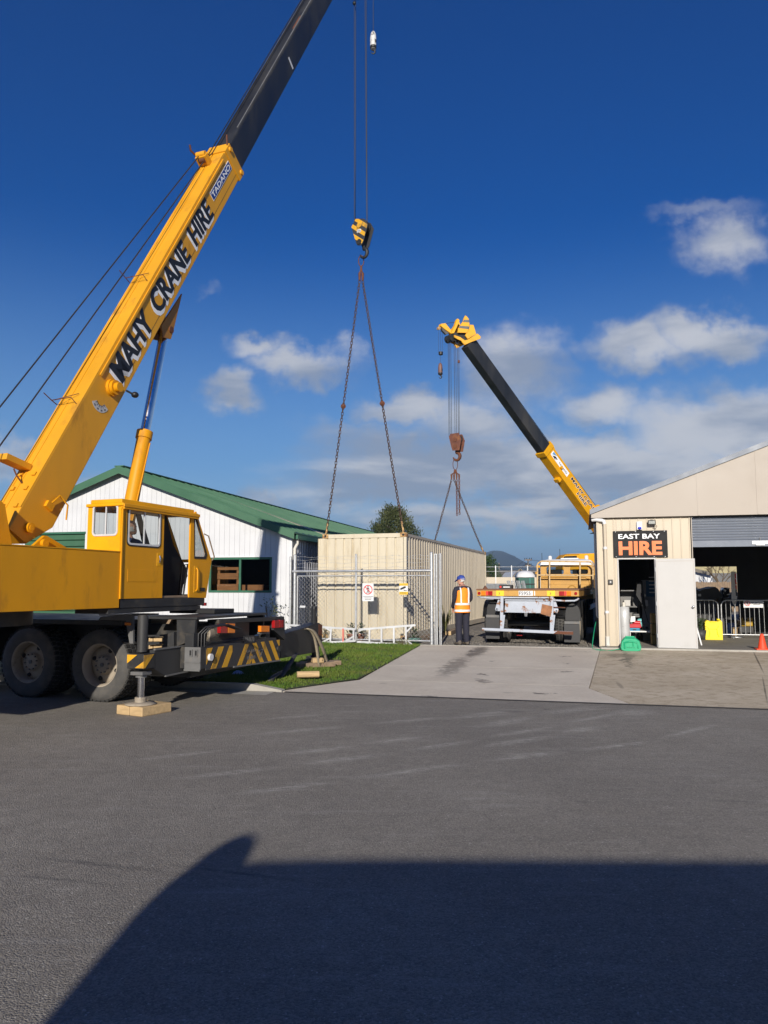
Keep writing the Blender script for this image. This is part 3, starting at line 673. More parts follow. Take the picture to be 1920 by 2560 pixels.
# door leaf, folded back against the wall
d0t, d1t, d1b, d0b = sy(1640.5, 1396, -.05), sy(1735, 1395, -.14), sy(1743, 1622, -.3), sy(1646, 1619, -.05)
wdo = (xd1-xd0)+.05; zb_ = .015; ztp = zdt+.0
dle = bpy.data.objects.new('door', None); col.objects.link(dle); dle.parent = sh; dle.location = (xd1+.02, -.06, zb_); dle.rotation_euler = (0, 0, R(-7))
MB().box(0, wdo, -.045, 0, .0, ztp-zb_).build('leaf', m_doorw, dle, bevel=.006)
MB().cyl((wdo-.07, -.045, .98), (wdo-.07, -.08, .98), .018).sphere((wdo-.07, -.095, .98), .032, 12, 8).build('knob', m_chrome, dle)
MB().box(.0, wdo, -.049, -.0455, .0, .03).build('kick_edge', m_galv, dle); MB().box(.03, wdo-.03, -.0475, -.0452, ztp-zb_-.06, ztp-zb_-.052).box(.03, .036, -.0475, -.0452, .05, ztp-zb_-.0605).box(wdo-.036, wdo-.03, -.0475, -.0452, .05, ztp-zb_-.0605).build('edge_fold', m_gable, dle)
for zh in (.25, 1.0, 1.8): MB().cyl((-.012, -.03, zh), (-.012, -.03, zh+.1), .012, n=8).build('hinge', m_galv, dle)
# white downpipe at the corner with elbow and brackets
e0, e1, e2 = sy(1487, 1300, -.02), sy(1508, 1301, -.09), sy(1518, 1614, -.09)
MB().tube([(e0.x-.06, -.02, e0.z), (e0.x+.02, -.06, e0.z+.005), (e1.x-.03, -.085, e1.z), (e1.x+.015, -.09, e1.z-.02), (e1.x+.03, -.09, e1.z-.09)], .046, 12).build('downpipe_elbow', m_white, sh)
MB().tube([(e1.x+.03, -.09, e1.z-.09), (e1.x+.03, -.09, .06)], .042, 12).build('downpipe', m_cream, sh)
m2 = MB()
for pyc in (1370, 1530): zc = sy(1512, pyc, -.09).z; m2.cyl((e1.x+.03, -.09, zc-.03), (e1.x+.03, -.09, zc+.03), .05, n=12)
m2.build('pipe_bracket', m_white, sh)
MB().cyl((e1.x+.03, -.09, .05), (e1.x+.03, -.09, .28), .052, n=14).cyl((e1.x+.03, -.14, .1), (e1.x+.03, -.16, .1), .035, n=12).build('pipe_foot', m_pvc, sh)
# grey edge pipe and wall of the side passage
MB().tube([(-.06, .5, zg0-.1), (-.06, .5, .75), (-.03, .5, .7)], .03, 8).build('side_pipe', m_pvc, sh)

# small fittings on the shed front
al = thing('alarm_box', 'white alarm box with a blue strobe above the hire sign', 'alarm box', SH)
A = sy(1598, 1304, -.03); B_ = sy(1598, 1325, -.03)
MB().box(A.x-.065, A.x+.065, -.085, -.03, B_.z, A.z).build('case', m_white, al, bevel=.012)
m_blue = mat('blue_lens', (.02, .03, .5), .15); MB().sphere((A.x+.0, -.09, B_.z+.04), (.045, .03, .035)).build('strobe', m_blue, al)
fl = thing('flood_light', 'small black flood light on a bracket above the hire sign', 'flood light', SH)
A = sy(1619, 1302, -.1); B_ = sy(1639, 1312, -.1)
MB().box(A.x, B_.x, -.17, -.10, B_.z, A.z+.01).build('housing', m_blackp, fl, bevel=.01)
MB().box(A.x+.02, B_.x-.02, -.174, -.1705, B_.z+.02, A.z-.01).build('lens', mat('lamp_glass', (.35, .36, .33), .1), fl)
MB().box(A.x+.06, B_.x-.06, -.1, -.026, A.z-.0, A.z+.03).build('bracket', m_blackp, fl)
MB().tube([(B_.x-.03, -.1, B_.z+.02), (B_.x+.03, -.08, B_.z-.03), (B_.x+.0, -.06, B_.z-.09), (B_.x-.06, -.03, B_.z-.07)], .006).build('cable', m_blackp, fl)
bb = thing('door_bell_box', 'small black wall box with a pale button beside the downpipe', 'bell box', SH)
A = sy(1520, 1449, -.02); B_ = sy(1532.5, 1461, -.02)
MB().box(A.x, B_.x, -.06, -.026, B_.z, A.z).build('case', m_blackp, bb, bevel=.008)
MB().box(A.x+.04, B_.x-.04, -.068, -.0605, B_.z+.035, A.z-.035).build('button', m_doorw, bb)
sg = thing('hire_sign', 'black sign with white and orange lettering EAST BAY HIRE over the open door', 'sign', SH)
A = sy(1532, 1328, -.04); B_ = sy(1670, 1393, -.04); swd, sht = B_.x-A.x, A.z-B_.z
MB().box(A.x, B_.x, -.045, -.027, B_.z, A.z).build('panel', mat('sign_black', (.010, .010, .011), .55, spec=.2), sg)
text('white_lettering', 'EAST BAY', (A.x+swd*.10, -.0455, B_.z+sht*.70), (1, 0, 0), (0, 0, 1), swd*.77, sht*.185, m_whiteink, sg, .022)
text('orange_lettering', 'HIRE', (A.x+swd*.10, -.0455, B_.z+sht*.09), (1, 0, 0), (0, 0, 1), swd*.80, sht*.52, m_org, sg, .04)
m2 = MB()
for fx in (.05, .42, .75, .95):
    for fz in (.03, .97): m2.cyl((A.x+swd*fx, -.045, B_.z+sht*fz), (A.x+swd*fx, -.049, B_.z+sht*fz), .008, n=8)
m2.build('screws', m_galv, sg)

# ------------------------------------------------------------------ the container being lifted
CT = Frame((.609, 20.875, .231), R(17.7))            # origin: near right bottom corner
ct = thing('shipping_container', 'long cream shipping container with rusty corner castings held by two cranes', 'container', CT)
CW, CL, CH = 2.46, 12.15, 2.90
def corr_side(xo, sgn, m, name):
    y = .12; prof = []
    while y < CL-.14:
        prof += [(0, y), (0, y+.070), (-.046, y+.128), (-.046, y+.208)]; y += .276
    n = len(prof); vs = [(xo+sgn*q[0], q[1], .17) for q in prof]+[(xo+sgn*q[0], q[1], CH-.08) for q in prof]
    return MB().add(vs, [(i, i+1, i+1+n, i+n) for i in range(n-1)]).build(name, m, ct)
corr_side(-.02, 1, m_contside, 'side_panel'); corr_side(-CW+.02, -1, m_contside, 'side_panel')
mb = MB(); x = -.10; prof = []
while x > -CW+.10:
    prof += [(x, .02), (x-.185, .02), (x-.205, .055), (x-.228, .055), (x-.248, .02)]; x -= .25
n = len(prof); vs = [(q[0], q[1], .17) for q in prof]+[(q[0], q[1], CH-.12) for q in prof]
mb.add(vs, [(i, i+1, i+1+n, i+n) for i in range(n-1)]); mb.build('end_panel', m_contc, ct)
MB().box(-CW+.1, -.1, CL-.06, CL-.03, .15, CH-.1).build('door_panel', m_contside, ct)
MB().box(-CW+.03, -.03, .03, CL-.03, CH-.055, CH-.03).build('roof_panel', m_contc, ct)
MB().box(-CW+.05, -.05, .05, CL-.05, .10, .15).build('floor', m_dark, ct)
for xx in (-.085, -CW):
    for yy in (0, CL-.085): MB().box(xx, xx+.085, yy, yy+.085, .12, CH-.119).build('corner_post', m_contc if yy == 0 else m_contside, ct, bevel=.006)
    MB().box(xx+.012 if xx < -1 else xx+.02, xx+.07, .18, CL-.18, CH-.09, CH-.02).build('top_rail', m_contside, ct)
    MB().box(xx+.012 if xx < -1 else xx+.03, xx+.07, .18, CL-.18, .01, .175).build('bottom_rail', m_contside, ct)
MB().box(-CW+.18, -.18, .0, .06, CH-.125, CH-.012).build('end_rail', m_contc, ct); MB().box(-CW+.18, -.18, .0, .06, .01, .175).build('end_sill', m_contc, ct)
cme = None
for xx in (-.178, -CW):
    for yy in (-.006, CL-.172):
        for zz in (0, CH-.118):
            m2 = MB(); m2.box(xx, xx+.178, yy, yy+.178, zz, zz+.118)
            o = m2.build('corner_casting', m_rustcast, ct, bevel=.008)
            if yy < 1: MB().cyl((xx+.089, yy-.003, zz+.06), (xx+.089, yy+.02, zz+.06), .034, n=12).build('lifting_hole', m_dark, o)
rv = thing('roof_plate', 'low dark plate lying on the roof of the cream container', 'plate', None, loc=CT.w(-.5, 5.5, CH-.028)); rv.rotation_euler = (0, 0, -R(17.7))
MB().box(-.35, .35, -.7, .7, 0, .05).build('plate', m_chass, rv, bevel=.01); MB().box(-.25, .25, -.5, .5, .052, .075).build('rib', m_chass, rv)
# timbers left on the gravel under the container edge
for i, (xx, yy, ln, az) in enumerate(((.28, 1.1, 2.4, 6), (.35, 4.2, 2.2, -4))):
    tb = thing('timber_beam', ['dark weathered timber on the gravel beside the near end of the container', 'dark weathered timber on the gravel along the middle of the container'][i], 'timber', None, 'timbers on the gravel', loc=CT.w(xx, yy, -.045))
    tb.rotation_euler = (0, 0, -R(17.7+az)); MB().box(-.09, .09, -ln/2, ln/2, 0, .13).build('beam', m_timberd, tb, bevel=.012); MB().box(-.085, .085, -ln/2-.01, -ln/2-.001, .01, .12).build('end_grain', m_timber, tb)

# ------------------------------------------------------------------ lifting chains
def chain_links(mb, pts, pitch, wire):
    """links along a polyline, each turned a quarter from the last"""
    pts = [Vector(p) for p in pts]; d = []; tot = 0
    for a, b in zip(pts[:-1], pts[1:]): d.append((b-a).length)
    tot = sum(d); n = max(2, int(tot/pitch)); hl = pitch*.5+wire*.9; hw = pitch*.33
    for i in range(n):
        s = (i+.5)*tot/n; j = 0
        while j < len(d)-1 and s > d[j]: s -= d[j]; j += 1
        c = pts[j].lerp(pts[j+1], s/d[j]); ax = (pts[j+1]-pts[j]).normalized(); e1 = ax.orthogonal().normalized(); e2 = ax.cross(e1)
        th = (i % 2)*PI/2+.35; e = e1*math.cos(th)+e2*math.sin(th)
        lp = []
        for k in range(8):
            al = 2*PI*k/8+PI/8; lp.append(c+ax*math.copysign(hl-hw+hw*abs(math.sin(al)), math.sin(al))*1+e*hw*math.cos(al))
        mb.tube(lp, wire, 4, closed=True)
def sag(a, b, amt, n=8):
    a, b = Vector(a), Vector(b); return [a.lerp(b, i/n)+Vector((0, 0, -amt*math.sin(PI*i/n))) for i in range(n+1)]
def chain_sling(fr_pos, legs, label, hang=(), pitch=.088, wire=.0125, m=m_chain, master=(.16, .075), knots=True):
    T = Vector(fr_pos); s = thing('chain_sling', label, 'chain', None, 'chain slings between the cranes and the container', loc=T)
    O = lambda P: Vector(P)-T
    lp = [Vector((.075*math.cos(a)*master[1]/.075, 0, master[0]*math.sin(a))) for a in [2*PI*i/18 for i in range(18)]]
    MB().tube([p+Vector((0, 0, -master[0])) for p in lp], .014, 6, closed=True).build('master_link', m_rust, s)
    base = Vector((0, 0, -2*master[0]-.02)); nleg = len(legs)+len(hang)
    for i, e in enumerate(list(legs)+list(hang)):
        off = Vector(((i-(nleg-1)/2)*(.085 if nleg < 3 else .11), .02*(i % 2), -.06)); a = base+off*.4; b = base+off+Vector((0, 0, -.34))
        MB().tube([base+off*.2+Vector((0, 0, .05)), a+Vector((0, 0, -.1)), base+off+Vector((0, 0, -.12))], [.02, .022, .03], 8).tube([base+off+Vector((0, 0, -.12)), b], [.042, .03], 8).build('shortening_hook', m_rust, s, )
        if e in hang:
            mb = MB(); chain_links(mb, [b, b+Vector((.0, 0, -e[0]))], pitch, wire); o = mb.build('loose_chain', m_rust, s, fixn=False)
        else:
            E_ = O(e); mid = b.lerp(E_, .49)+Vector((0, 0, -.05)); mb = MB(); up_ = sag(b, mid, .02); lo_ = sag(mid, E_, .05)
            chain_links(mb, up_, pitch, wire); chain_links(mb, lo_, pitch, wire); mb.build('chain', m, s, fixn=False)
            if knots: MB().sphere(mid, (.05, .04, .06), 10, 6).tube([mid+Vector((.06*math.cos(a), 0, .06*math.sin(a))) for a in [2*PI*k/10 for k in range(10)]], .016, 5, closed=True).build('joining_link', m_rust, s)
            MB().tube([E_+(b-E_).normalized()*.34, E_+(b-E_).normalized()*.17, E_], [.02, .028, .03], 8).build('end_hook', m_rustcast, s)
    return s
nearL, nearR = CT.w(-CW+.09, .05, CH-.03), CT.w(-.09, .05, CH-.03)
farL, farR = CT.w(-CW+.09, CL-.08, CH-.01), CT.w(-.09, CL-.08, CH-.01)
YH1 = 21.25; YH2 = 32.75
K1 = at(903, 639, YH1)
chain_sling(K1, [tuple(nearL), tuple(nearR)], 'rusty two leg chain sling holding the near end of the container')
K2 = at(1138, 1147, YH2)
chain_sling(K2, [tuple(farL), tuple(farR)], 'rusty chain sling with two loose legs over the far end of the container', hang=((1.55,), (1.5,)), pitch=.10, wire=.015, master=(.24, .10), knots=False)

# ------------------------------------------------------------------ chain link fence with gate posts, signs, barbed wire
FP0, FP1 = gz(738, 1604, .2), gz(1090, 1612, .2); FAZ = -math.atan2(FP1.y-FP0.y, FP1.x-FP0.x)
FN = Frame(FP0, FAZ); FL = (FP1-FP0).length
fn = thing('chain_link_gate', 'galvanised chain link gate with barbed wire in front of the container', 'fence', FN)
def fz(px, py): return FN.hy(px, py, 0)
def post(px, pyt, r, name='post'):
    x = fz(px, 1500).x; z = fz(px, pyt).z
    o = MB().cyl((x, 0, 0), (x, 0, z), r, n=12).build(name, m_galv, fn); MB().sphere((x, 0, z), (r*1.08, r*1.08, r*.8), 12, 6).build('post_cap', m_galv, o); return x
post(725.5, 1393, .03); xL = post(736.5, 1389, .042); xM = post(890, 1387, .03); xR = post(1079, 1383, .045)
xg = fz(1090, 1500).x
for px, wd_, pt in ((1089.5, .085, 1384), (1100.5, .06, 1383.5)):
    x = fz(px, 1500).x; zt = fz(px, pt).z
    o = MB().box(x-wd_/2, x+wd_/2, .0, .07, 0, zt).build('gate_channel', m_galv, fn, bevel=.006)
    MB().box(x-wd_*.16, x+wd_*.16, -.004, .0, .02, zt-.02).build('channel_slot', m_steelgrey, o)
ztr = fz(900, 1427.5).z; zr2 = fz(900, 1439.5).z; zbr = fz(900, 1599).z
MB().tube([(xL-.06, -.02, ztr), (xR, -.02, ztr)], .036, 10).build('top_rail', m_galv, fn)
MB().tube([(xL+.08, 0, zr2), (xR, 0, zr2)], .018, 8).build('frame_rail', m_galv, fn)
MB().tube([(xL+.08, 0, zbr), (xR, 0, zbr)], .022, 8).build('bottom_rail', m_galv, fn)
MB().tube([(xL+.08, 0, zbr), (xL+.08, 0, zr2)], .018, 8).build('frame_stile', m_galv, fn)
# woven mesh: zig-zag wires, every second one a step behind
mb = MB(); ps = .055; x = xL+.08; i = 0; za, zb2 = zbr, zr2
while x < xR-ps*.5:
    pts = []; z = za; k = i % 2
    while z < zb2: pts.append((x+(ps if k else 0)*1.02, .004*(1 if k else -1), z)); z += ps; k ^= 1
    mb.tube(pts, .0040, 3, caps=False); x += ps; i += 1
    k = (i % 2)
mesh_o = mb.build('wire_mesh', m_galv, fn, fixn=False); mesh_o['kind'] = 'stuff'
for j, (py0, sg_) in enumerate(((1390, .03), (1397, .0), (1406, -.02), (1418, .0))):
    z = fz(900, py0+1).z; pts = []; m2 = MB()
    for k in range(41):
        xx = xL+(xR-xL)*k/40; wv_ = .018*math.sin(k*.9+j*2)+.02*sg_*math.sin(PI*k/40); pts.append((xx, 0, z+wv_))
        if k % 2 == 1: m2.tube([(xx-.012, 0, z+wv_+.018), (xx+.012, 0, z+wv_-.018)], .002, 3); m2.tube([(xx-.012, 0, z+wv_-.018), (xx+.012, 0, z+wv_+.018)], .002, 3)
    m2.tube(pts, .0038, 4); m2.build('barbed_wire', m_galv, fn, fixn=False)
MB().box(fz(751, 1515).x, fz(764, 1515).x, -.03, -.005, fz(757, 1519).z, fz(757, 1514).z).build('latch', m_alu, fn)
# the two signs wired to the mesh
def plate(fr, name, label, x0, x1, z0, z1, m, y=-.03, grp=None):
    s = thing(name, label, 'sign', fr, grp); MB().box(x0, x1, y-.004, y, z0, z1).build('panel', m, s); return s
A, B_ = fz(907, 1458.5), fz(935, 1503); s1 = plate(FN, 'no_entry_sign', 'white sign with a red barred circle over a walking figure on the gate', A.x, B_.x, B_.z, A.z, m_white)
cxx, czz, rr = (A.x+B_.x)/2, A.z-.165, .125
def disc_ring(mb, cx, cz, r0, r1, y, n=28):
    o_ = [(cx+r0*math.cos(2*PI*i/n), y, cz+r0*math.sin(2*PI*i/n)) for i in range(n)]; q_ = [(cx+r1*math.cos(2*PI*i/n), y, cz+r1*math.sin(2*PI*i/n)) for i in range(n)]
    return mb.ring(o_, q_, (0, -.001, 0))
mb = MB(); disc_ring(mb, cxx, czz, rr, rr-.022, -.0352); mb.bar((cxx-rr*.66, -.0372, czz+rr*.66), (cxx+rr*.66, -.0372, czz-rr*.66), .001, .02, up=(1, 0, 1)); mb.build('barred_circle', m_redink, s1)
def walker(mb, cx, cz, h, y):
    mb.cyl((cx, y, cz+h*.42), (cx, y-.001, cz+h*.42), h*.09, n=12)
    mb.bar((cx, y, cz+h*.3), (cx, y, cz-.02*h), .001, h*.18, up=(1, 0, 0)); mb.bar((cx, y, cz), (cx-h*.17, y, cz-h*.48), .001, h*.09, up=(1, 0, 0)); mb.bar((cx, y, cz), (cx+h*.17, y, cz-h*.48), .001, h*.09, up=(1, 0, 0))
    mb.bar((cx, y, cz+h*.28), (cx-h*.24, y, cz+h*.02), .001, h*.06, up=(1, 0, 0)); mb.bar((cx, y, cz+h*.28), (cx+h*.24, y, cz+h*.04), .001, h*.06, up=(1, 0, 0))
mb = MB(); walker(mb, cxx, czz, .19, -.0358); mb.build('walking_figure', m_ink, s1)
m2 = MB()
for k in range(3):
    zz = B_.z+.115-k*.038; x = A.x+.03+.02*k
    while x < B_.x-.03-.02*k: w_ = random.uniform(.01, .03); m2.box(x, x+w_, -.0356, -.0345, zz, zz+.014); x += w_+.008
m2.build('small_print', m_ink, s1)
A, B_ = fz(999.5, 1458.5), fz(1020.5, 1486.5); s2 = plate(FN, 'camera_sign', 'white and yellow security camera sign on the gate', A.x, B_.x, B_.z, A.z, m_white)
MB().box(A.x, B_.x, -.0362, -.0342, B_.z, B_.z+.075).box(A.x, B_.x, -.0362, -.0342, A.z-.06, A.z).build('yellow_band', mat('sign_yellow', (.75, .48, .03), .5, var=0), s2)
mb = MB(); cx_, cz_ = (A.x+B_.x)/2, (A.z+B_.z)/2
mb.bar((cx_-.075, -.036, cz_+.0), (cx_+.055, -.036, cz_+.055), .001, .05, up=(0, 0, 1)); mb.bar((cx_-.09, -.036, cz_-.008), (cx_-.07, -.036, cz_+.0), .001, .035); mb.bar((cx_+.0, -.036, cz_-.02), (cx_+.03, -.036, cz_-.04), .001, .018); mb.bar((cx_+.02, -.036, cz_-.04), (cx_+.09, -.036, cz_-.04), .001, .014); mb.build('camera_symbol', m_ink, s2)
m2 = MB()
for zz in (B_.z+.045, B_.z+.02, A.z-.045):
    x = A.x+.02
    while x < B_.x-.03: w_ = random.uniform(.012, .03); m2.box(x, x+w_, -.0371, -.0363, zz, zz+.012); x += w_+.009
m2.build('small_print', m_ink, s2)

# ------------------------------------------------------------------ two ladders lying on edge along the gate
def ladder(label, y0, top, bot, rungs, braces=(), red=None):
    l = thing('ladder', label, 'ladder', FN, 'aluminium ladders lying along the gate')
    T = [FN.hy(px, py, y0) for px, py in top]; Bt = [FN.hy(px, py, y0) for px, py in bot]
    for P in (T, Bt):
        m2 = MB(); m2.bar(P[0], P[1], .028, .055); m2.build('rail', m_alu, l, bevel=.004)
    for i, (xt, xb) in enumerate(rungs):
        def on(P, px):
            x = FN.hy(px, 1580, y0).x; k = (x-P[0].x)/(P[1].x-P[0].x); return P[0].lerp(P[1], k)
        m2 = MB(); m2.bar(on(T, xt), on(Bt, xb), .03, .045, up=(1, 0, 0)); m2.build('rung', m_redw if red == i else m_alu, l)
    for p0, p1 in braces:
        m2 = MB(); m2.bar(FN.hy(*p0, y0-.01), FN.hy(*p1, y0-.01), .02, .04); m2.build('brace', m_alu, l)
    return l
m_redw = mat('red_white_tape', (.62, .18, .14), .5)
ladder('white ladder lying on edge with a red and white rung behind the outrigger', -.16, ((716, 1562.5), (889, 1573)), ((803, 1607), (888, 1602)), ((828, 826), (858, 858), (884, 884)), (((718, 1563), (735, 1577)), ((808, 1566), (830, 1579)), ((805, 1606), (828, 1594)), ((866, 1602), (885, 1590)), ((741, 1564), (739, 1582))), red=1)
ladder('white ladder lying on edge with an unbroken row of pale rungs', -.13, ((896, 1574), (1039, 1563)), ((893, 1604.5), (1038, 1614)), ((924, 924), (954, 954), (985, 985), (1015, 1015)), (((896, 1578), (912, 1572)), ((1016, 1580), (1030, 1566)), ((1016, 1600), (1030, 1611))))

# plants behind and beside the gate
def leaf_plant(name, label, o, h, r, n, leafm, stemm, ll=.09, grp=None, cat='plant', lw=.35):
    p_ = thing(name, label, cat, None, grp, loc=o); m2 = MB()
    for i in range(max(3, n//18)):
        a = random.random()*6.28; rr_ = r*random.random()**.5*.8; m2.tube([(0, 0, 0), (rr_*.4*math.cos(a), rr_*.4*math.sin(a), h*.5), (rr_*math.cos(a), rr_*math.sin(a), h*random.uniform(.75, 1))], .008, 4)
    m2.build('stems', stemm, p_); m2 = MB()
    for i in range(n):
        a = random.random()*6.28; z = h*random.uniform(.15, 1.02); q = r*random.random()**.5*(1.1-.4*abs(z/h-.5)); c = Vector((q*math.cos(a), q*math.sin(a), z))
        d = Vector((math.cos(a)+random.uniform(-.6, .6), math.sin(a)+random.uniform(-.6, .6), random.uniform(-.3, .9))).normalized(); s_ = d.cross(Vector((random.uniform(-1, 1), random.uniform(-1, 1), 1))).normalized(); l_ = ll*random.uniform(.6, 1.2)
        m2.add([c, c+d*l_*.5+s_*l_*lw*.5, c+d*l_, c+d*l_*.5-s_*l_*lw*.5], [(0, 1, 2, 3)])
    o_ = m2.build('foliage', leafm, p_, fixn=False); return p_
def leafmat(name, c1, c2, sc_=3):
    m = bpy.data.materials.new(name); m.use_nodes = True; t = m.node_tree; p = t.nodes['Principled BSDF']; v = nd(t, 'ShaderNodeTexCoord').outputs['Object']
    L(t, mixc(t, ramp(t, noise(t, v, sc_, 4), .35, .65), c1, c2), p, 'Base Color'); p.inputs['Roughness'].default_value = .55; p.inputs['Specular IOR Level'].default_value = .3; return m
m_leafd = leafmat('dark_leaf', (.03, .06, .018), (.06, .10, .03)); m_leafp = leafmat('pale_leaf', (.10, .14, .05), (.20, .22, .09)); m_flax = leafmat('flax_leaf', (.16, .17, .06), (.34, .32, .14)); m_stem = mat('stem', (.10, .07, .04), .8)
P = SITE.loc(gz(712, 1600, .2))
leaf_plant('shrub', 'leafy dark green shrub at the corner of the white building', S3(P.x+.1, P.y-.15, .2), .95, .30, 260, m_leafd, m_stem, .11, lw=.5)
P = SITE.loc(gz(690, 1600, .2)); leaf_plant('shrub', 'thin shrub with upright leafy shoots against the white boards', S3(P.x+.05, 19.35, .2), 1.15, .2, 150, m_leafp, m_stem, .10, lw=.45)
P = SITE.loc(gz(815, 1604, .2)); leaf_plant('grass_tuft', 'dry brown tuft of weeds at the foot of the left ladder', S3(P.x, P.y-.1, .2), .38, .16, 160, m_flax, m_stem, .16, lw=.1)
P = SITE.loc(gz(1010, 1612, .2)); leaf_plant('grass_tuft', 'small dry tuft of weeds at the right end of the ladders', S3(P.x, P.y-.12, .2), .12, .16, 90, m_flax, m_stem, .1, lw=.12)
def pot(label, px, pyb, y, r, h, m, plant):
    P = FN.hy(px, pyb, y); O_ = FN.w(P.x, y, 0); O_.z = .19
    p_ = thing('plant_pot', label, 'plant pot', None, 'plant pots behind the gate', loc=O_)
    MB().lathe((0, 0, 0), (0, 0, 1), [(.01, 0), (r*.72, 0), (r, h*.85), (r*1.08, h*.85), (r*1.08, h), (r*.9, h), (r*.86, h*.9), (.01, h*.9)], 20).build('pot', m, p_)
    m2 = MB()
    for i in range(plant):
        a = random.random()*6.28; c = Vector((r*.8*random.random()*math.cos(a), r*.8*random.random()*math.sin(a), h+random.uniform(0, .26))); d = Vector((math.cos(a), math.sin(a), random.uniform(-.2, 1))).normalized(); s_ = d.cross(Vector((0, 0, 1))).normalized()
        m2.add([c, c+d*.05+s_*.02, c+d*.1, c+d*.05-s_*.02], [(0, 1, 2, 3)])
    m2.build('foliage', m_leafd, p_, fixn=False)
pot('terracotta pot with a small plant behind the left ladder', 878, 1594, .3, .12, .22, m_terra, 120)
pot('terracotta pot half hidden by the middle gate post', 902, 1594, .32, .10, .22, m_terra, 80)
m_teal = mat('teal_glaze', (.12, .28, .24), .3); pot('wide pale teal pot at the right end of the gate', 1036, 1598, .3, .16, .14, m_teal, 120)
P = CT.w(.28, 3.3, -.03); fp = thing('flax_plant', 'straggly pale flax growing beside the container behind the man', 'plant', None, loc=P); m2 = MB()
for i in range(46):
    a = random.random()*6.28; ln_ = random.uniform(.7, 1.25); b_ = random.uniform(.15, .55); pts = [Vector((0, 0, 0))]
    for k in range(1, 6): s_ = k/5; pts.append(Vector((math.cos(a)*ln_*b_*s_**1.5, math.sin(a)*ln_*b_*s_**1.5, ln_*(s_-.32*b_*s_*s_*s_*2))))
    for q0, q1, w0, w1 in zip(pts[:-1], pts[1:], (.016, .018, .016, .012, .008), (.018, .016, .012, .008, .001)):
        sd_ = Vector((-math.sin(a), math.cos(a), 0)); m2.add([q0-sd_*w0, q0+sd_*w0, q1+sd_*w1, q1-sd_*w1], [(0, 1, 2, 3)])
m2.build('leaves', m_flax, fp, fixn=False)

# ------------------------------------------------------------------ wheels
def make_wheel(parent, o, out, Rr=.525, wid=.28, dish=.15, detail=True, name='wheel', rimr=.29):
    """o: centre of the inner face, out: unit vector to the outside (both local to parent)"""
    o, out = Vector(o), Vector(out)
    k = Rr/.525
    pr = [(rimr, .03), (rimr+.02, 0), (.42*k, -.012), (.50*k, .008), (.52*k, .04), (.52*k, wid-.04), (.50*k, wid-.008), (.44*k, wid+.010), (.40*k, wid+.014), (.36*k, wid+.006), (rimr+.02, wid), (rimr, wid-.03)]
    wh = MB().lathe(o, out, pr, 40).build(name, m_tyre, parent)
    d = wid-dish
    MB().lathe(o, out, [(rimr, .02), (rimr+.012, .015), (rimr-.015, .05), (rimr-.02, d), (rimr-.07, d+.01), (.17*k, d+.03), (.135*k, d+.03), (.135*k, d+.075), (.10*k, d+.09), (.001, d+.092)], 32).lathe(o, out, [(rimr-.02, d), (rimr-.012, wid-.03), (rimr+.012, wid-.002), (rimr+.022, wid+.004), (rimr+.024, wid-.01)], 32).build('rim', m_rim, wh)
    if detail:
        a = out.orthogonal().normalized(); b = out.cross(a); m2 = MB()
        for i in range(10):
            th = 2*PI*i/10; c = o+out*(d+.075)+(a*math.cos(th)+b*math.sin(th))*.112*k; m2.cyl(c, c+out*.03, .013*k, n=6)
        m2.cyl(o+out*(d+.09), o+out*(d+.105), .03, n=10); m2.build('wheel_nuts', m_steelgrey, wh)
        m2 = MB()
        for i in range(4):
            th = 2*PI*i/4+.4; c = o+out*(d+.018)+(a*math.cos(th)+b*math.sin(th))*(.215*k); m2.sphere(c, .034*k, 8, 6)
        m2.build('hand_hole', m_dark, wh)
    m2 = MB(); a = out.orthogonal().normalized(); b = out.cross(a)
    for i in range(44):
        th = 2*PI*i/44; rd_ = a*math.cos(th)+b*math.sin(th); tg = -a*math.sin(th)+b*math.cos(th)
        for h0, h1, sh_ in ((.012, wid*.3, 0), (wid*.7, wid-.012, .035), (wid*.38, wid*.62, .02)):
            m2.obox(o+out*(h0+h1)/2+rd_*(Rr-.008)+tg*sh_, out*(h1-h0)/2, tg*.026*k, rd_*.014)
    m2.build('tread', m_tread, wh)
    return wh

# ------------------------------------------------------------------ the big crane: carrier, superstructure, cab, boom
CA = Frame((-4.124, 11.30, 0), R(20))
SU = Frame((-3.60, 10.55, 0), R(21.28))
big = thing('mobile_crane', 'large yellow truck crane at the left with a black telescopic boom leaning right', 'crane', SU, 'truck crane pair'); del big['group']
def C2S(P): return SU.loc(CA.w(*P))
carr = bpy.data.objects.new('carrier', None); col.objects.link(carr); carr.parent = big
_o = SU.loc(CA.o); carr.location = _o; carr.rotation_euler = (0, 0, -(CA.az-SU.az))
def cp(name, mb, m, bevel=0): return mb.build(name, m, carr, bevel=bevel)
cx_, cy_ = (lambda px, py, v=0: CA.hx(px, py, v)), (lambda px, py, v=0: CA.hy(px, py, v))
JK = CA.loc(gz(351, 1765, .1))
XB = JK.x+.13                       # right hand face of the outrigger beams
XR = JK.x+.46                       # face of the striped rear panel
cp('chassis_frame', MB().box(-7.5, XR-.35, .62, .80, .55, 1.1).box(-7.5, XR-.35, 1.45, 1.63, .55, 1.1).box(-7.4, XR-.4, .8, 1.45, .9, 1.05), m_chass)
cp('deck', MB().box(-7.5, .35, .04, 2.2, 1.10, 1.17), m_chass, .01)
cp('axle', MB().cyl((0, .3, .53), (0, 2.0, .53), .09).cyl((-1.33, .3, .53), (-1.33, 2.0, .53), .09).sphere((0, 1.12, .53), (.26, .22, .24)).sphere((-1.33, 1.12, .53), (.26, .22, .24)), m_chass)
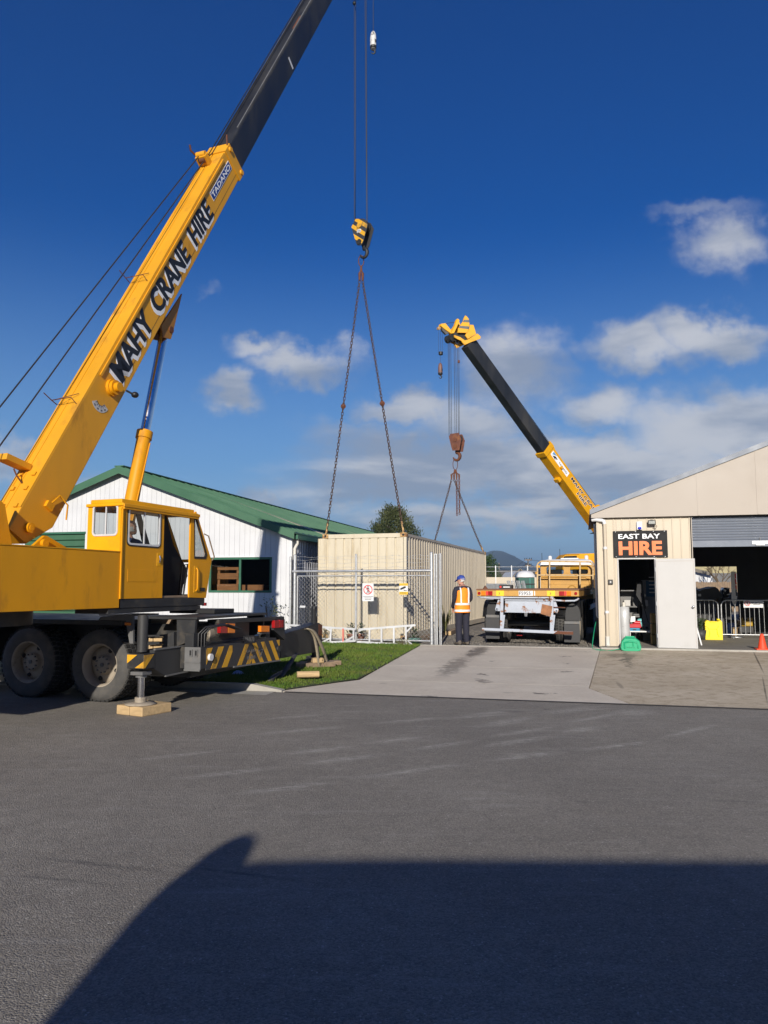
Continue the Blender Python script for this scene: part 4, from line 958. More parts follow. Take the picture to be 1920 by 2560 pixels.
for i, xx in enumerate((0, -1.33, -4.6, -6.0)):
    make_wheel(carr, (xx, .285, .525), (0, -1, 0), detail=i < 2)
    make_wheel(carr, (xx, 1.96, .56), (0, 1, 0), detail=False)
    if i < 2: make_wheel(carr, (xx, .60, .525), (0, -1, 0), detail=False); make_wheel(carr, (xx, 1.65, .56), (0, 1, 0), detail=False)
cp('carrier_cab', MB().box(-8.6, -6.9, .05, 2.2, .6, 1.75).box(-8.5, -7.2, .1, 2.1, 1.75, 2.5), m_yel, .05)
cp('tool_locker', MB().box(-3.9, -2.2, .06, .5, .5, 1.08), m_chass, .01); cp('fuel_tank', MB().cyl((-3.8, 1.9, .75), (-2.3, 1.9, .75), .3, n=18), m_chass)
# grey mudguard behind the rear wheel with an amber lamp
pts = [cy_(*q) for q in ((246.4, 1550), (251.5, 1541.6), (332.5, 1540), (332.5, 1609), (324, 1609), (314, 1551.7))]
mg = cp('mudguard', MB().prism(pts, (0, .035, 0)).prism([pts[0], pts[1], pts[1]+Vector((0, .5, 0)), pts[0]+Vector((0, .5, 0))], (0, 0, -.01)), m_steelgrey)
A, B_ = cy_(312.5, 1556, -.02), cy_(326, 1563.5, -.02); MB().box(A.x, B_.x, -.03, -.001, B_.z, A.z).build('side_lamp', m_amber, mg, bevel=.006)
pts = [C for C in (cy_(250, 1542, .02), cy_(333, 1540.5, .02))]
cp('mudguard_top', MB().box(pts[0].x, pts[1].x, .0, .62, pts[1].z+.002, pts[1].z+.022), m_steelgrey)
# near jack
jx, jy = JK.x, JK.y
def jz(py): return CA.hy(351, py, jy-.05).z
jk = cp('outrigger_jack', MB().cyl((jx, jy, jz(1630)), (jx, jy, jz(1541)), .068, n=20).cyl((jx, jy, jz(1541)), (jx, jy, jz(1538)), .06, n=20), m_black)
MB().cyl((jx, jy, .2), (jx, jy, jz(1686)), .047, n=20).build('rod', m_chrome, jk)
MB().box(jx-.10, jx+.09, jy-.10, jy+.1, jz(1688), jz(1679)).cyl((jx, jy, jz(1694)), (jx, jy, jz(1688)), .075, n=16).build('flange', m_steelgrey, jk, bevel=.006)
MB().cyl((jx, jy, .148), (jx, jy, .215), .075, n=16).lathe((jx, jy, .123), (0, 0, 1), [(.001, 0), (.20, 0), (.20, .014), (.10, .03), (.001, .03)], 24).build('foot', m_rim, jk)
zb0, zb1 = jz(1671), jz(1634)
bx = cp('beam_end', MB().box(jx-.13, XB, jy-.13, jy+.1, zb0, zb1), m_chass, .006)
m_stripey = mat('hazard_yellow', (.66, .34, .012), .55, var=.12, dirt=(.14, .09, .04), damt=.75, dscale=4, dlo=.45, dhi=.7); m_stripek = mat('hazard_black', (.03, .03, .033), .55, var=.1)
yf = jy-.131; wL, wR = jx-.13, XB; hB = zb1-zb0
MB().prism([(wL, yf, zb0+hB*.35), (wL, yf, zb1-.01), (wL+.155, yf, zb1-.01)], (0, -.003, 0)).prism([(wR-.135, yf, zb0+.012), (wR-.0, yf, zb0+.012), (wR, yf, zb1-.09)], (0, -.003, 0)).build('hazard_stripe', m_stripey, bx)
MB().prism([(XB+.001, jy-.13, zb0+.012), (XB+.001, jy-.10, zb0+.012), (XB+.001, jy+.08, zb1-.012), (XB+.001, jy-.13, zb1-.012)], (.003, 0, 0)).build('hazard_stripe', m_stripey, bx)
# near outrigger beam
pts = [cx_(*q, XB-.01) for q in ((370, 1627.5), (470, 1615), (470, 1678), (413, 1690), (382, 1672))]; pts[0].y = jy+.1; pts[4].y = jy+.1
cp('outrigger_beam', MB().prism(pts, (-.22, 0, 0)), m_black, .004)
e0, e1 = pts[0], pts[1]; cp('beam_flange', MB().bar(e0+Vector((.0, 0, .008)), e1+Vector((.0, 0, .008)), .03, .02).bar(pts[3]+Vector((.0, 0, .0)), pts[2]+Vector((0, 0, 0)), .03, .02), m_steelgrey)
# housing end plate with pockets
A, B_ = cy_(462.5, 1583, .03), cy_(514, 1677, .03); hx0_, hx1_ = A.x, XR-.004
hb_z, ht_z = B_.z, cy_(480, 1618, .03).z
cp('outrigger_housing', MB().box(hx0_-.10, hx1_, .05, 2.25, hb_z+.015, ht_z-.0).box(hx0_, hx0_+.14, .03, .16, ht_z, A.z).box(hx0_, hx0_+.14, 2.1, 2.24, ht_z, A.z), m_chass, .006)
hp = cp('housing_plate', MB().box(hx0_, hx1_, .03, .049, hb_z, ht_z), m_steelgrey, .004)
for f0, f1 in ((.30, .52), (.64, .86)):
    xa, xb = hx0_+(hx1_-hx0_)*f0, hx0_+(hx1_-hx0_)*f1; za, zb_2 = hb_z+(ht_z-hb_z)*.60, hb_z+(ht_z-hb_z)*.90
    MB().box(xa, xb, .024, .0295, za, zb_2).build('pocket', m_dark, hp); disc = [(xa, .0235, za), (xb, .0235, za), (xb, .0235, zb_2), (xa, .0235, zb_2)]
    q = [(xa+.012, .0235, za+.012), (xb-.012, .0235, za+.012), (xb-.012, .0235, zb_2-.012), (xa+.012, .0235, zb_2-.012)]; MB().ring(disc, q, (0, -.008, 0)).build('pocket_rim', m_steelgrey, hp)
MB().box(hx0_, hx1_, .018, .029, hb_z-.012, hb_z+.012).box(hx0_, hx1_, .02, .0295, hb_z+.10, hb_z+.115).build('plate_rib', m_steelgrey, hp)
# striped rear panel in two plates
def rp_(px, py): return CA.hx(px, py, XR)
q0, q1, q2, q3 = rp_(515, 1676), rp_(699.6, 1650.7), rp_(699.6, 1596.5), rp_(514, 1618)
def rq(u, v_, d=0): return q0.lerp(q1, u).lerp(q3.lerp(q2, u), v_)+Vector((d, 0, 0))
def rpanel(u0, u1, va, vb, name='rear_panel'):
    o = cp(name, MB().prism([rq(u0, va), rq(u1, va), rq(u1, vb), rq(u0, vb)], (-.012, 0, 0)), m_stripek); return o
pA = rpanel(0, .325, 0, 1); pB = rpanel(.33, 1, .02, .97)
def clip_stripe(mb, u0, u1, lean, ua, ub, va=0.03, vb=.95, d=.002):
    P = [(u0, va), (u1, va), (u1+lean, vb), (u0+lean, vb)]
    def clip(P, lim, gt):
        out = []
        for i in range(len(P)):
            a, b = P[i], P[(i+1) % len(P)]; ina, inb = (a[0] > lim) == gt, (b[0] > lim) == gt
            if ina: out.append(a)
            if ina != inb: k = (lim-a[0])/(b[0]-a[0]); out.append((lim, a[1]+(b[1]-a[1])*k))
        return out
    P = clip(P, ua, True); P = clip(P, ub, False) if P else P
    if len(P) > 2: mb.prism([rq(u, v_, d) for u, v_ in P], (.002, 0, 0))
m2 = MB()
for k in range(-2, 4): clip_stripe(m2, .05+k*.135, .115+k*.135, .10, .004, .321)
m2.build('hazard_stripe', m_stripey, pA)
m2 = MB()
for k in range(4): clip_stripe(m2, .38+k*.12, .435+k*.12, .11, .335, .575)
for k in range(6): clip_stripe(m2, .575+k*.12, .63+k*.12, -.11, .58, .996)
m2.build('hazard_stripe', m_stripey, pB)
yd = (rq(.5, 1)-rq(.5, 0)).normalized(); xd = (rq(1, .5)-rq(0, .5)).normalized()
text('stencil_lettering', 'GA J29-1', rq(.50, .50, .005), xd, yd, .30, .055, m_steelgrey, pB, .01); text('stencil_lettering', 'H 2810', rq(.51, .22, .005), xd, yd, .25, .055, m_steelgrey, pB, .01)
tri = [rq(.66, .62, .005), rq(.74, .62, .005), rq(.70, .22, .005)]; cen = (tri[0]+tri[1]+tri[2])/3
MB().ring(tri, [cen.lerp(p, .6) for p in tri], (.002, 0, 0)).build('triangle_mark', m_steelgrey, pB)
MB().cyl(rq(.04, .55, 0), rq(.04, .55, .04), .05, n=18).build('round_reflector', m_white, pA); MB().cyl(rq(.97, .55, 0), rq(.97, .55, .03), .05, n=18).build('round_reflector', m_chass, pB)
cp('panel_lip', MB().bar(rq(.33, -.01, -.01), rq(1, .0, -.01), .05, .02), m_steelgrey)
# tail light carrier, lights, plate, beacon
def rb(px, py, x=XR-.1): return CA.hx(px, py, x)
A, B_ = rb(548, 1551), rb(711, 1541)
cp('light_bar', MB().prism([rb(548, 1559), rb(711, 1551), rb(711, 1541), rb(548, 1549)], (-.2, 0, 0)), m_chass, .006)
def lamp(px0, px1, py0, py1, m, name, x=XR-.06, dp=.06):
    P = [rb(px0, py1, x), rb(px1, py1, x), rb(px1, py0, x), rb(px0, py0, x)]; return cp(name, MB().prism(P, (-dp, 0, 0)), m, .006)
cp('lamp_housing', MB().prism([rb(549, 1586, XR-.1), rb(590, 1585, XR-.1), rb(590, 1556, XR-.1), rb(549, 1557, XR-.1)], (-.1, 0, 0)), m_chass)
lamp(551.5, 569.5, 1560, 1583, m_red, 'tail_light'); lamp(570.5, 588, 1559, 1582.5, m_amber, 'tail_light')
cp('lamp_housing', MB().prism([rb(684, 1575, XR-.1), rb(712, 1600, XR-.1), rb(712, 1548, XR-.1), rb(684, 1549, XR-.1)], (-.25, 0, 0)), m_chass)
lamp(687, 698, 1551, 1570, m_red, 'tail_light'); lamp(699.5, 709, 1550, 1569, m_red, 'tail_light')
lamp(653, 674, 1564.5, 1580, m_amber, 'amber_lamp'); cp('lamp_base', MB().prism([rb(654, 1585), rb(674, 1584), rb(674, 1580.5), rb(654, 1581)], (-.08, 0, 0)), m_steelgrey)
npl = cp('number_plate', MB().prism([rb(611, 1609, XR+.01), rb(637, 1607, XR+.01), rb(636, 1588, XR+.01), rb(610, 1590, XR+.01)], (-.01, 0, 0)), m_chass)
P0, P1_, P2_ = rb(613, 1605, XR+.012), rb(635, 1603.5, XR+.012), rb(613, 1593, XR+.012)
text('plate_lettering', 'YA1670', P0, P1_-P0, P2_-P0, (P1_-P0).length, (P2_-P0).length, m_steelgrey, npl, .01)
cp('cross_member', MB().box(XR-.5, XR-.15, .4, 1.95, q3.z-.05, q3.z+.05).box(XR-.62, XR-.2, .55, 1.7, .75, 1.12), m_chass, .01)
cp('spare_drum', MB().cyl((XR-.3, .55, .98), (XR-.3, .8, .98), .12, n=18), m_rim)
# raked side member, deck timbers, hoses
dz_ = cy_(400, 1541.5, .1).z
pts = [Vector((x_, .10, z_)) for x_, z_ in ((hx0_-.18, ht_z), (hx0_+.1, ht_z+.1), (XR-.14, dz_-.04), (XR-.45, dz_-.04))]
cp('side_member', MB().prism(pts, (0, .05, 0)), m_chass); cp('side_member', MB().prism([p+Vector((0, 1.95, 0)) for p in pts], (0, .05, 0)), m_chass)
cp('rear_deck', MB().box(cy_(372, 1546, .1).x, XR-.12, .1, 2.15, dz_-.035, dz_), m_chass, .004); cp('shade_box', MB().box(.48, hx0_-.11, .35, 1.9, .36, .86), m_chass, .01)  # second box: added to keep sunlight off the kerb behind
cp('deck_mat', MB().box(.25, XR-.6, 1.3, 1.9, dz_+.002, dz_+.07), m_dark, .01)
cp('winch_box', MB().prism([cy_(372, 1588, .7), cy_(432, 1588, .7), cy_(432, 1549, .7), cy_(372, 1549, .7)], (0, .7, 0)), m_timberd)
rk = cp('timber_rack', MB().prism([cy_(369, 1592, .04), cy_(415, 1590, .04), cy_(415, 1586, .04), cy_(369, 1588, .04)], (0, .06, 0)).prism([cy_(369, 1612, .04), cy_(415, 1610, .04), cy_(415, 1604, .04), cy_(369, 1606, .04)], (0, .06, 0)).prism([cy_(408, 1622, .04), cy_(417, 1621, .04), cy_(417, 1585, .04), cy_(408, 1586, .04)], (0, .06, 0)), m_chass)
for (a, b, c, d) in ((371, 381, 1595, 1604), (383, 407, 1594, 1604), (371, 381, 1613, 1624), (383, 407, 1612, 1624)):
    MB().prism([cy_(a, d, .12), cy_(b, d, .12), cy_(b, c, .12), cy_(a, c, .12)], (0, .5, 0)).build('packing_timber', m_timber, rk, bevel=.008)
cp('upright', MB().prism([cy_(417, 1622, .03), cy_(434, 1620, .03), cy_(434, 1580, .03), cy_(417, 1584, .03)], (0, .1, 0)), m_chass, .004)
hz_ = MB()
for k in range(3):
    x_ = hx0_+.16+.05*k; hz_.tube([(x_, .12, ht_z), (x_, .12, ht_z+.18), (x_+.06, .2, ht_z+.27), (x_+.2, .4, ht_z+.30), (x_+.25, .7, ht_z+.22)], .013, 6)
cp('hydraulic_hose', hz_, m_blackp)
# far outrigger on the lawn
fp_ = [cx_(*q, XB) for q in ((700, 1588), (798, 1557), (806, 1563), (805, 1608), (786, 1631), (702, 1646))]
cp('outrigger_beam', MB().prism(fp_, (-.24, 0, 0)), m_black, .004)
fj = CA.hx(785, 1600, XB-.12); fjy = fj.y
def fjz(py): return CA.hx(785, py, XB-.12).z
fk = cp('outrigger_jack', MB().cyl((XB-.12, fjy, fjz(1575)), (XB-.12, fjy, fjz(1516)), .065, n=18), m_black)
MB().box(XB-.06, XB-.02, fjy-.16, fjy-.1, fjz(1575), fjz(1522)).tube([(XB-.05, fjy-.12, fjz(1525)), (XB+.0, fjy-.17, fjz(1518)), (XB+.02, fjy-.18, fjz(1540))], .02, 6).build('hose_guide', m_blackp, fk)
MB().cyl((XB-.12, fjy, .26), (XB-.12, fjy, fjz(1610)), .045, n=16).build('rod', m_black, fk); MB().lathe((XB-.12, fjy, .235), (0, 0, 1), [(.001, 0), (.17, 0), (.17, .015), (.07, .04), (.07, .09), (.001, .09)], 20).build('foot', m_chass, fk)
cp('beam_cap', MB().prism([cx_(*q, XB+.004) for q in ((797, 1560), (806, 1562), (805, 1590), (797, 1588))], (-.25, .02, 0)), m_rust)

# --- superstructure
def sp(name, mb, m, bevel=0, parent=None): return mb.build(name, m, parent or big, bevel=bevel)
ZB, ZT = 1.368, 2.124
sp('side_panel', MB().box(-.80, 0, -3.4, -.012, ZB, ZT-.0), m_yel, .006); sp('side_panel', MB().box(-2.54, -1.75, -3.4, 0, ZB, ZT), m_yel, .006)
sp('panel_lid', MB().box(-.82, .006, -3.4, -.012, ZT+.002, ZT+.016), m_yel)
sp('counterweight', MB().box(-2.54, 0, -4.15, -3.41, ZB-.1, 2.3), m_yel, .03)
sp('turntable', MB().box(-1.75, -.8, -3.3, .55, ZB-.02, ZB+.35).cyl((-1.27, -1.3, ZB-.02), (-1.27, -1.3, 1.17), .75, n=32), m_chass)
tp = MB()
for xx in (-.92, -1.64):
    tp.prism([SU.hx(q[0], q[1], -.9)*1 for q in ()] or [(xx, -3.1, ZB), (xx, -.3, ZB), (xx, -1.55, 3.05), (xx, -2.3, 3.1)], (.035, 0, 0))
# boom geometry
EL = R(58.48); Bm = SU.loc(Vector((-5.05, 10.37, 2.20))); BW, BH = .43, .61
Dv, Uv, Sv = Vector((0, math.cos(EL), math.sin(EL))), Vector((0, -math.sin(EL), math.cos(EL))), Vector((1, 0, 0))
def BP(tt, s, v_): return Bm+Dv*tt+Sv*s+Uv*v_
def tv_(px, py, x): P = SU.hx(px, py, x)-Bm; return P.dot(Dv), P.dot(Uv)
XS = Bm.x+BW/2
plt_ = [SU.hx(q[0], q[1], XS+.12) for q in ((-60, 1200), (8, 1262), (26, 1366), (-60, 1380))]
sp('boom_bracket', MB().prism(plt_, (.03, 0, 0)), m_yel); sp('boom_bracket', MB().prism([p+Vector((-BW-.3, 0, 0)) for p in plt_], (.03, 0, 0)), m_yel)
pts = [SU.hx(q[0], q[1], XS+.08) for q in ((66, 1373), (104.6, 1339), (112, 1340), (170, 1375))]
sp('cylinder_bracket', MB().prism(pts, (.05, 0, 0)), m_yel, .004); q = SU.hx(108, 1358, XS+.13); sp('pivot_pin', MB().cyl(q, q+Vector((.05, 0, 0)), .055, n=18), m_yel)
t_c = tv_(605, 425, XS)[0]; t_0 = tv_(72, 1364, XS)[0]; t_tip = (SU.loc(at(902, 0, YH1+.25)).y-Bm.y)/Dv.y
boom = bpy.data.objects.new('boom', None); col.objects.link(boom); boom.parent = big
def bx_(t0, t1, w, h, v0=0, s0=0):
    return MB().obox(BP((t0+t1)/2, s0, v0), Dv*(t1-t0)/2, Sv*w/2, Uv*h/2)
mb = MB()
sec = lambda t_, h0, h1: [BP(t_, s, v_) for s, v_ in ((-BW/2, h0), (BW/2, h0), (BW/2, h1), (-BW/2, h1))]
mb.loft([sec(t_0, -.05, .30), sec(t_0+.45, -BH/2, BH/2), sec(t_c-.30, -BH/2, BH/2)], smooth=False); mb.build('main_section', m_yel_boom, boom, bevel=.012)
sp('collar', bx_(t_c-.30, t_c-.02, BW+.05, BH+.06), m_yel_boom, .012, boom)
m2 = MB()
for s in (-BW/2+.03, BW/2-.03): m2.obox(BP((t_0+t_c)/2, s, BH/2+.006), Dv*(t_c-t_0-.7)/2, Sv*.028, Uv*.006)
m2.obox(BP((t_0+t_c)/2, -.06, BH/2+.004), Dv*(t_c-t_0-.7)/2, Sv*.012, Uv*.004); sp('top_flange', m2, m_yel_boom, 0, boom)
t_l = tv_(255, 945, XS)[0]
sp('side_flange', MB().obox(BP((t_l+t_c-.5)/2, BW/2+.012, BH/2-.055), Dv*(t_c-.5-t_l)/2, Sv*.012, Uv*.02), m_yel_boom, 0, boom)
sp('seam', MB().obox(BP((t_l+t_c)/2, BW/2+.001, -BH/2+.12), Dv*(t_c-t_l-.6)/2, Sv*.001, Uv*.003), m_chass, 0, boom)
for s, v_ in ((BW/2+.03, BH/2-.06), (BW/2+.03, -BH/2+.05)):
    o = sp('collar_roller', MB().cyl(BP(t_c-.12, s-.01, v_), BP(t_c-.12, s+.03, v_), .05, n=16), m_yel_boom, 0, boom)
sp('guide_hook', MB().tube([BP(t_c-.1, BW/2, BH/2+.03), BP(t_c-.02, BW/2, BH/2+.1), BP(t_c+.06, BW/2, BH/2+.16)], .018, 6), m_rust, 0, boom)
W2, H2 = BW-.05, BH-.06
sp('black_section', bx_(t_c-.4, t_tip-1.0, W2, H2), m_black, .035, boom)
sp('slide_rail', MB().obox(BP((t_c+t_tip)/2, W2/2-.045, H2/2+.008), Dv*(t_tip-t_c-1.4)/2, Sv*.012, Uv*.01).obox(BP((t_c+t_tip)/2, -W2/2+.05, H2/2+.008), Dv*(t_tip-t_c-1.4)/2, Sv*.012, Uv*.01), m_steelgrey, 0, boom)
P = tv_(727, 158, Bm.x+W2/2); sp('white_mark', MB().obox(BP(P[0], W2/2+.002, P[1]), Dv*.035, Sv*.002, Uv*.13), m_white, 0, boom)
sp('boom_head', MB().obox(BP(t_tip-.5, 0, -.02), Dv*.55, Sv*.26, Uv*.34), m_yel2, .02, boom)
m2 = MB()
for s in (-.16, -.05, .05, .16): m2.cyl(BP(t_tip, s-.02, -.30), BP(t_tip, s+.02, -.30), .2, n=24)
sp('head_sheave', m2, m_steelgrey, 0, boom)
sp('wear_patch', MB().obox(BP(tv_(745, 40, Bm.x+W2/2)[0], W2/2-.09, H2/2+.012), Dv*.35, Sv*.02, Uv*.002), m_rust, 0, boom)
# pivot, drum, angle scale, stays, brackets on the boom side
q = tv_(71, 1320, XS); sp('pivot_boss', MB().cyl(BP(q[0], BW/2, q[1]), BP(q[0], BW/2+.06, q[1]), .07, n=18).cyl(BP(q[0], BW/2+.06, q[1]), BP(q[0], BW/2+.07, q[1]), .04, n=14), m_yel, 0, boom)
q = tv_(279, 970, XS); dr = sp('cable_drum', MB().cyl(BP(q[0], BW/2, q[1]), BP(q[0], BW/2+.05, q[1]), .135, n=28).cyl(BP(q[0], BW/2+.05, q[1]), BP(q[0], BW/2+.10, q[1]), .115, n=28).cyl(BP(q[0], BW/2+.10, q[1]), BP(q[0], BW/2+.17, q[1]), .075, n=24), m_yel, .004, boom)
q = tv_(322, 985, XS); ln_ = sp('boom_lamp', MB().sphere(BP(q[0]+.02, BW/2+.08, q[1]-.05), (.06, .06, .05)).tube([BP(q[0], BW/2, q[1]+.08), BP(q[0], BW/2+.08, q[1]-.02)], .018, 6), m_blackp, 0, boom)
q = tv_(252, 1003, XS); cen = BP(q[0]+.02, BW/2+.002, q[1]+.01)
def ang(r, th): return cen+Dv*(r*math.cos(th))*1+Uv*(r*math.sin(th))
# scale plate hangs upright: built with world up and forward
upv, fwv = Vector((0, .18, .98)).normalized(), Vector((0, .98, -.18)).normalized()
def apt(r, th): return cen+fwv*(r*math.sin(th))-upv*(r*math.cos(th))
ths = [R(-62+124*i/12) for i in range(13)]
ap = sp('angle_scale', MB().prism([apt(.20, a) for a in ths]+[apt(.09, a) for a in ths[::-1]], (.003, 0, 0)), m_doorw, 0, boom)
m2 = MB()
for i in range(6):
    a = R(-52+104*i/5); m2.bar(apt(.095, a)+Sv*.005, apt(.135, a)+Sv*.005, .006, .002, up=(1, 0, 0))
for k in range(12): m2.bar(apt(.095, ths[k])+Sv*.005, apt(.095, ths[k+1])+Sv*.005, .005, .002, up=(1, 0, 0))
m2.build('scale_marks', m_ink, ap)
for i, s_ in enumerate(('60', '40', '30', '0')):
    a = R(-42+84*i/3); c = apt(.165, a)+Sv*.0045; xd_ = (fwv*math.cos(a)+upv*math.sin(a)); yd_ = (upv*math.cos(a)-fwv*math.sin(a)); text('scale_figures', s_, c-xd_*.018-yd_*.014, xd_, yd_, .036, .028, m_ink, ap, .01, depth=.001)
q = tv_(120, 1265, XS); sp('junction_box', MB().obox(BP(q[0], BW/2+.025, q[1]), Dv*.05, Sv*.025, Uv*.07), m_yel, .006, boom)
sp('boom_hose', MB().tube([BP(q[0]+.03, BW/2+.03, q[1]), BP(q[0]+.22, BW/2+.05, q[1]-.05), BP(q[0]+.2, BW/2+.05, q[1]-.25), BP(q[0]+.02, BW/2+.03, q[1]-.36)], .013, 6), m_yel, 0, boom)
for px, py in ((150, 985), (330, 672)):
    q = tv_(px, py, Bm.x)
    sp('rope_guide', MB().tube([BP(q[0], -BW/2, BH/2+.02), BP(q[0]-.02, -BW/2, BH/2+.14), BP(q[0]-.02, -BW/2-.02, BH/2+.3)], .008, 5).tube([BP(q[0]-.02, -BW/2, BH/2+.14), BP(q[0]+.02, BW/2-.1, BH/2+.12), BP(q[0], BW/2-.08, BH/2)], .008, 5).tube([BP(q[0]-.02, -BW/2+.04, BH/2+.14), BP(q[0]+.2, BW/2-.12, BH/2+.02)], .006, 5), m_rust, 0, boom)
q = tv_(506, 395, Bm.x-.1); hb_ = sp('rope_roller', MB().obox(BP(q[0], -.1, BH/2+.08), Dv*.07, Sv*.12, Uv*.12).cyl(BP(q[0]+.02, -.2, BH/2+.2), BP(q[0]+.02, .0, BH/2+.2), .06, n=14), m_yel_boom, .006, boom)
sp('roller_bracket', MB().tube([BP(q[0], -.2, BH/2+.2), BP(q[0]-.02, -.25, BH/2+.34), BP(q[0]+.05, -.25, BH/2+.42)], .02, 6).cyl(BP(q[0]-.06, -.16, BH/2+.12), BP(q[0]-.06, -.02, BH/2+.12), .05, n=12), m_rust, 0, boom)
for i, (vv, ss) in enumerate(((.30, -.14), (.20, -.06))):
    sp('hoist_rope', MB().tube([BP(-1.4, ss, 1.35-.35*i), BP(q[0], ss, BH/2+.2-.1*i), BP(q[0]+.35, ss, BH/2+.035), BP(t_tip, ss, BH/2+.0)], .011, 6), m_rope, 0, boom)
sp('winch', MB().cyl((Bm.x-.2, Bm.y-2.0, 1.95), (Bm.x+.2, Bm.y-2.0, 1.95), .28, n=24).cyl((Bm.x-.2, Bm.y-1.4, 1.75), (Bm.x+.2, Bm.y-1.4, 1.75), .22, n=24), m_chass)
q = tv_(30, 1165, Bm.x-.2); sp('mast_stub', MB().obox(BP(q[0], -.1, BH/2+.22), (Dv*-.35+Uv).normalized()*.22, Sv*.1, (Dv+Uv*.35).normalized()*.045), m_yel_boom, .006, boom)
sp('stub_chain', MB().tube([BP(q[0]-.1, -.06, BH/2+.2), BP(q[0]-.16, -.04, BH/2+.12), BP(q[0]-.2, -.02, BH/2)], .012, 5), m_rust, 0, boom)
m2 = MB()
for tt in (.6, 1.1, 1.7): 
    for s in (-.12, .12): m2.obox(BP(q[0]+.25-tt*.5, s, BH/2+.015), Dv*.03, Sv*.03, Uv*.012)
sp('cleat', m2, m_yel_boom, 0, boom)
# lettering on the boom side
def btext(name, body, c0, c1, vlo, vhi, m, bold, d, shear=.0):
    o = BP(c0, BW/2+d, vlo); return text(name, body, o, Dv, Uv, c1-c0, vhi-vlo, m, boom, bold, shear, .0012)
tA, tB_ = tv_(283, 944, XS)[0]+.08, tv_(526, 528, XS)[0]+.04
for ofs, m_, d in (((-.075, -.050), m_whiteink, .0010), ((-.055, -.038), m_whiteink, .0020), ((-.035, -.026), m_whiteink, .0030), ((-.012, -.012), m_whiteink, .0038), ((-.013, 0), m_ink, .0052), ((.013, 0), m_ink, .0064)):
    btext('lettering' if m_ is m_ink else 'lettering_shadow', 'MAHY  CRANE  HIRE', tA+ofs[0], tB_+ofs[0], -.185+ofs[1], .205+ofs[1], m_, .020, d, .0)
t1, t2 = tv_(536, 502, XS)[0]-.03, tv_(585, 410, XS)[0]-.16
bpl = sp('maker_plate', MB().obox(BP((t1+t2)/2, BW/2+.003, .06), Dv*(t2-t1)/2, Sv*.003, Uv*.085), m_whiteink, 0, boom)
sp('plate_ground', MB().obox(BP((t1+t2)/2, BW/2+.0065, .06), Dv*((t2-t1)/2-.012), Sv*.001, Uv*.073), m_blueplate, 0, bpl)
text('plate_lettering', 'TADANO', BP(t1+.04, BW/2+.008, .06-.05), Dv, Uv, t2-t1-.08, .10, m_whiteink, bpl, .02, 0, .001)
# luffing cylinder
xc = Bm.x+.02
P0, P1_, P2_ = SU.hx(335, 1275, xc), SU.hx(362, 1081, xc), SU.hx(408, 842, xc)
ax_ = (P2_-P1_).normalized(); base = P1_-ax_*2.3
cyl_ = sp('luffing_cylinder', MB().cyl(base, P1_, .115, n=28), m_yel); MB().cyl(P1_-ax_*.12, P1_+ax_*.015, .135, n=28).build('gland', m_yel, cyl_, bevel=.004)
MB().cyl(P1_, P2_+ax_*.1, .080, n=28).build('rod', m_chrome, cyl_); MB().tube([base+Vector((.13, .03, .4)), P1_-ax_*.2+Vector((.125, .03, 0))], .012, 6).build('oil_pipe', m_yel, cyl_)
pts = [SU.hx(q_[0], q_[1], xc+.11) for q_ in ((452, 735), (400, 815), (404, 843), (424, 848), (430, 828))]
m_brk = mat('bracket_shaded_yellow', (.34, .15, .02), .6, dirt=(.15, .06, .02), damt=.7); sp('rod_bracket', MB().prism(pts, (.03, 0, 0)), m_brk, 0, boom); sp('rod_bracket', MB().prism([p-Vector((.25, 0, 0)) for p in pts], (.03, 0, 0)), m_brk, 0, boom)  # boom yellow darkened to brown for the shade on the bracket
sp('rod_pin', MB().cyl(P2_+ax_*.12+Vector((-.16, 0, 0)), P2_+ax_*.12+Vector((.16, 0, 0)), .06, n=14), m_rust, 0, boom)

# --- cab
cab = bpy.data.objects.new('cab', None); col.objects.link(cab); cab.parent = big
def c0(px, py, x=0): return SU.hx(px, py, x)
def kp(name, mb, m, bevel=0): return mb.build(name, m, cab, bevel=bevel)
bl, bf, nose, wt = c0(298.7, 1497), c0(514.8, 1495), c0(529, 1401.5), c0(491, 1279)
yD, yO = c0(408, 1400).y, c0(475, 1400).y; z0_, zr_ = bl.z, c0(303.8, 1264).z; XLft = SU.hy(221, 1262, 0).x
def holed(o4, hole, vec, name, m, par, axis):
    """rectangular panel o4=(a0,a1,b0,b1) with a rounded window hole=(a0,a1,b0,b1,r) in plane given by fn"""
    hc = ((hole[0]+hole[1])/2, (hole[2]+hole[3])/2); rr_ = rect((hole[1]-hole[0])/2, (hole[3]-hole[2])/2, hole[4])
    inn = [axis(hc[0]+a, hc[1]+b) for a, b in rr_]; oc = [(o4[1], o4[3]), (o4[0], o4[3]), (o4[0], o4[2]), (o4[1], o4[2])]
    out = [axis(*p) for p in oc for _ in range(5)]
    o = MB().ring(out, inn, vec).build(name, m, par, fixn=False); 
    bm = bmesh.new(); bm.from_mesh(o.data); bmesh.ops.remove_doubles(bm, verts=bm.verts, dist=1e-5); bmesh.ops.recalc_face_normals(bm, faces=bm.faces); bm.to_mesh(o.data); bm.free()
    return o, inn, hc
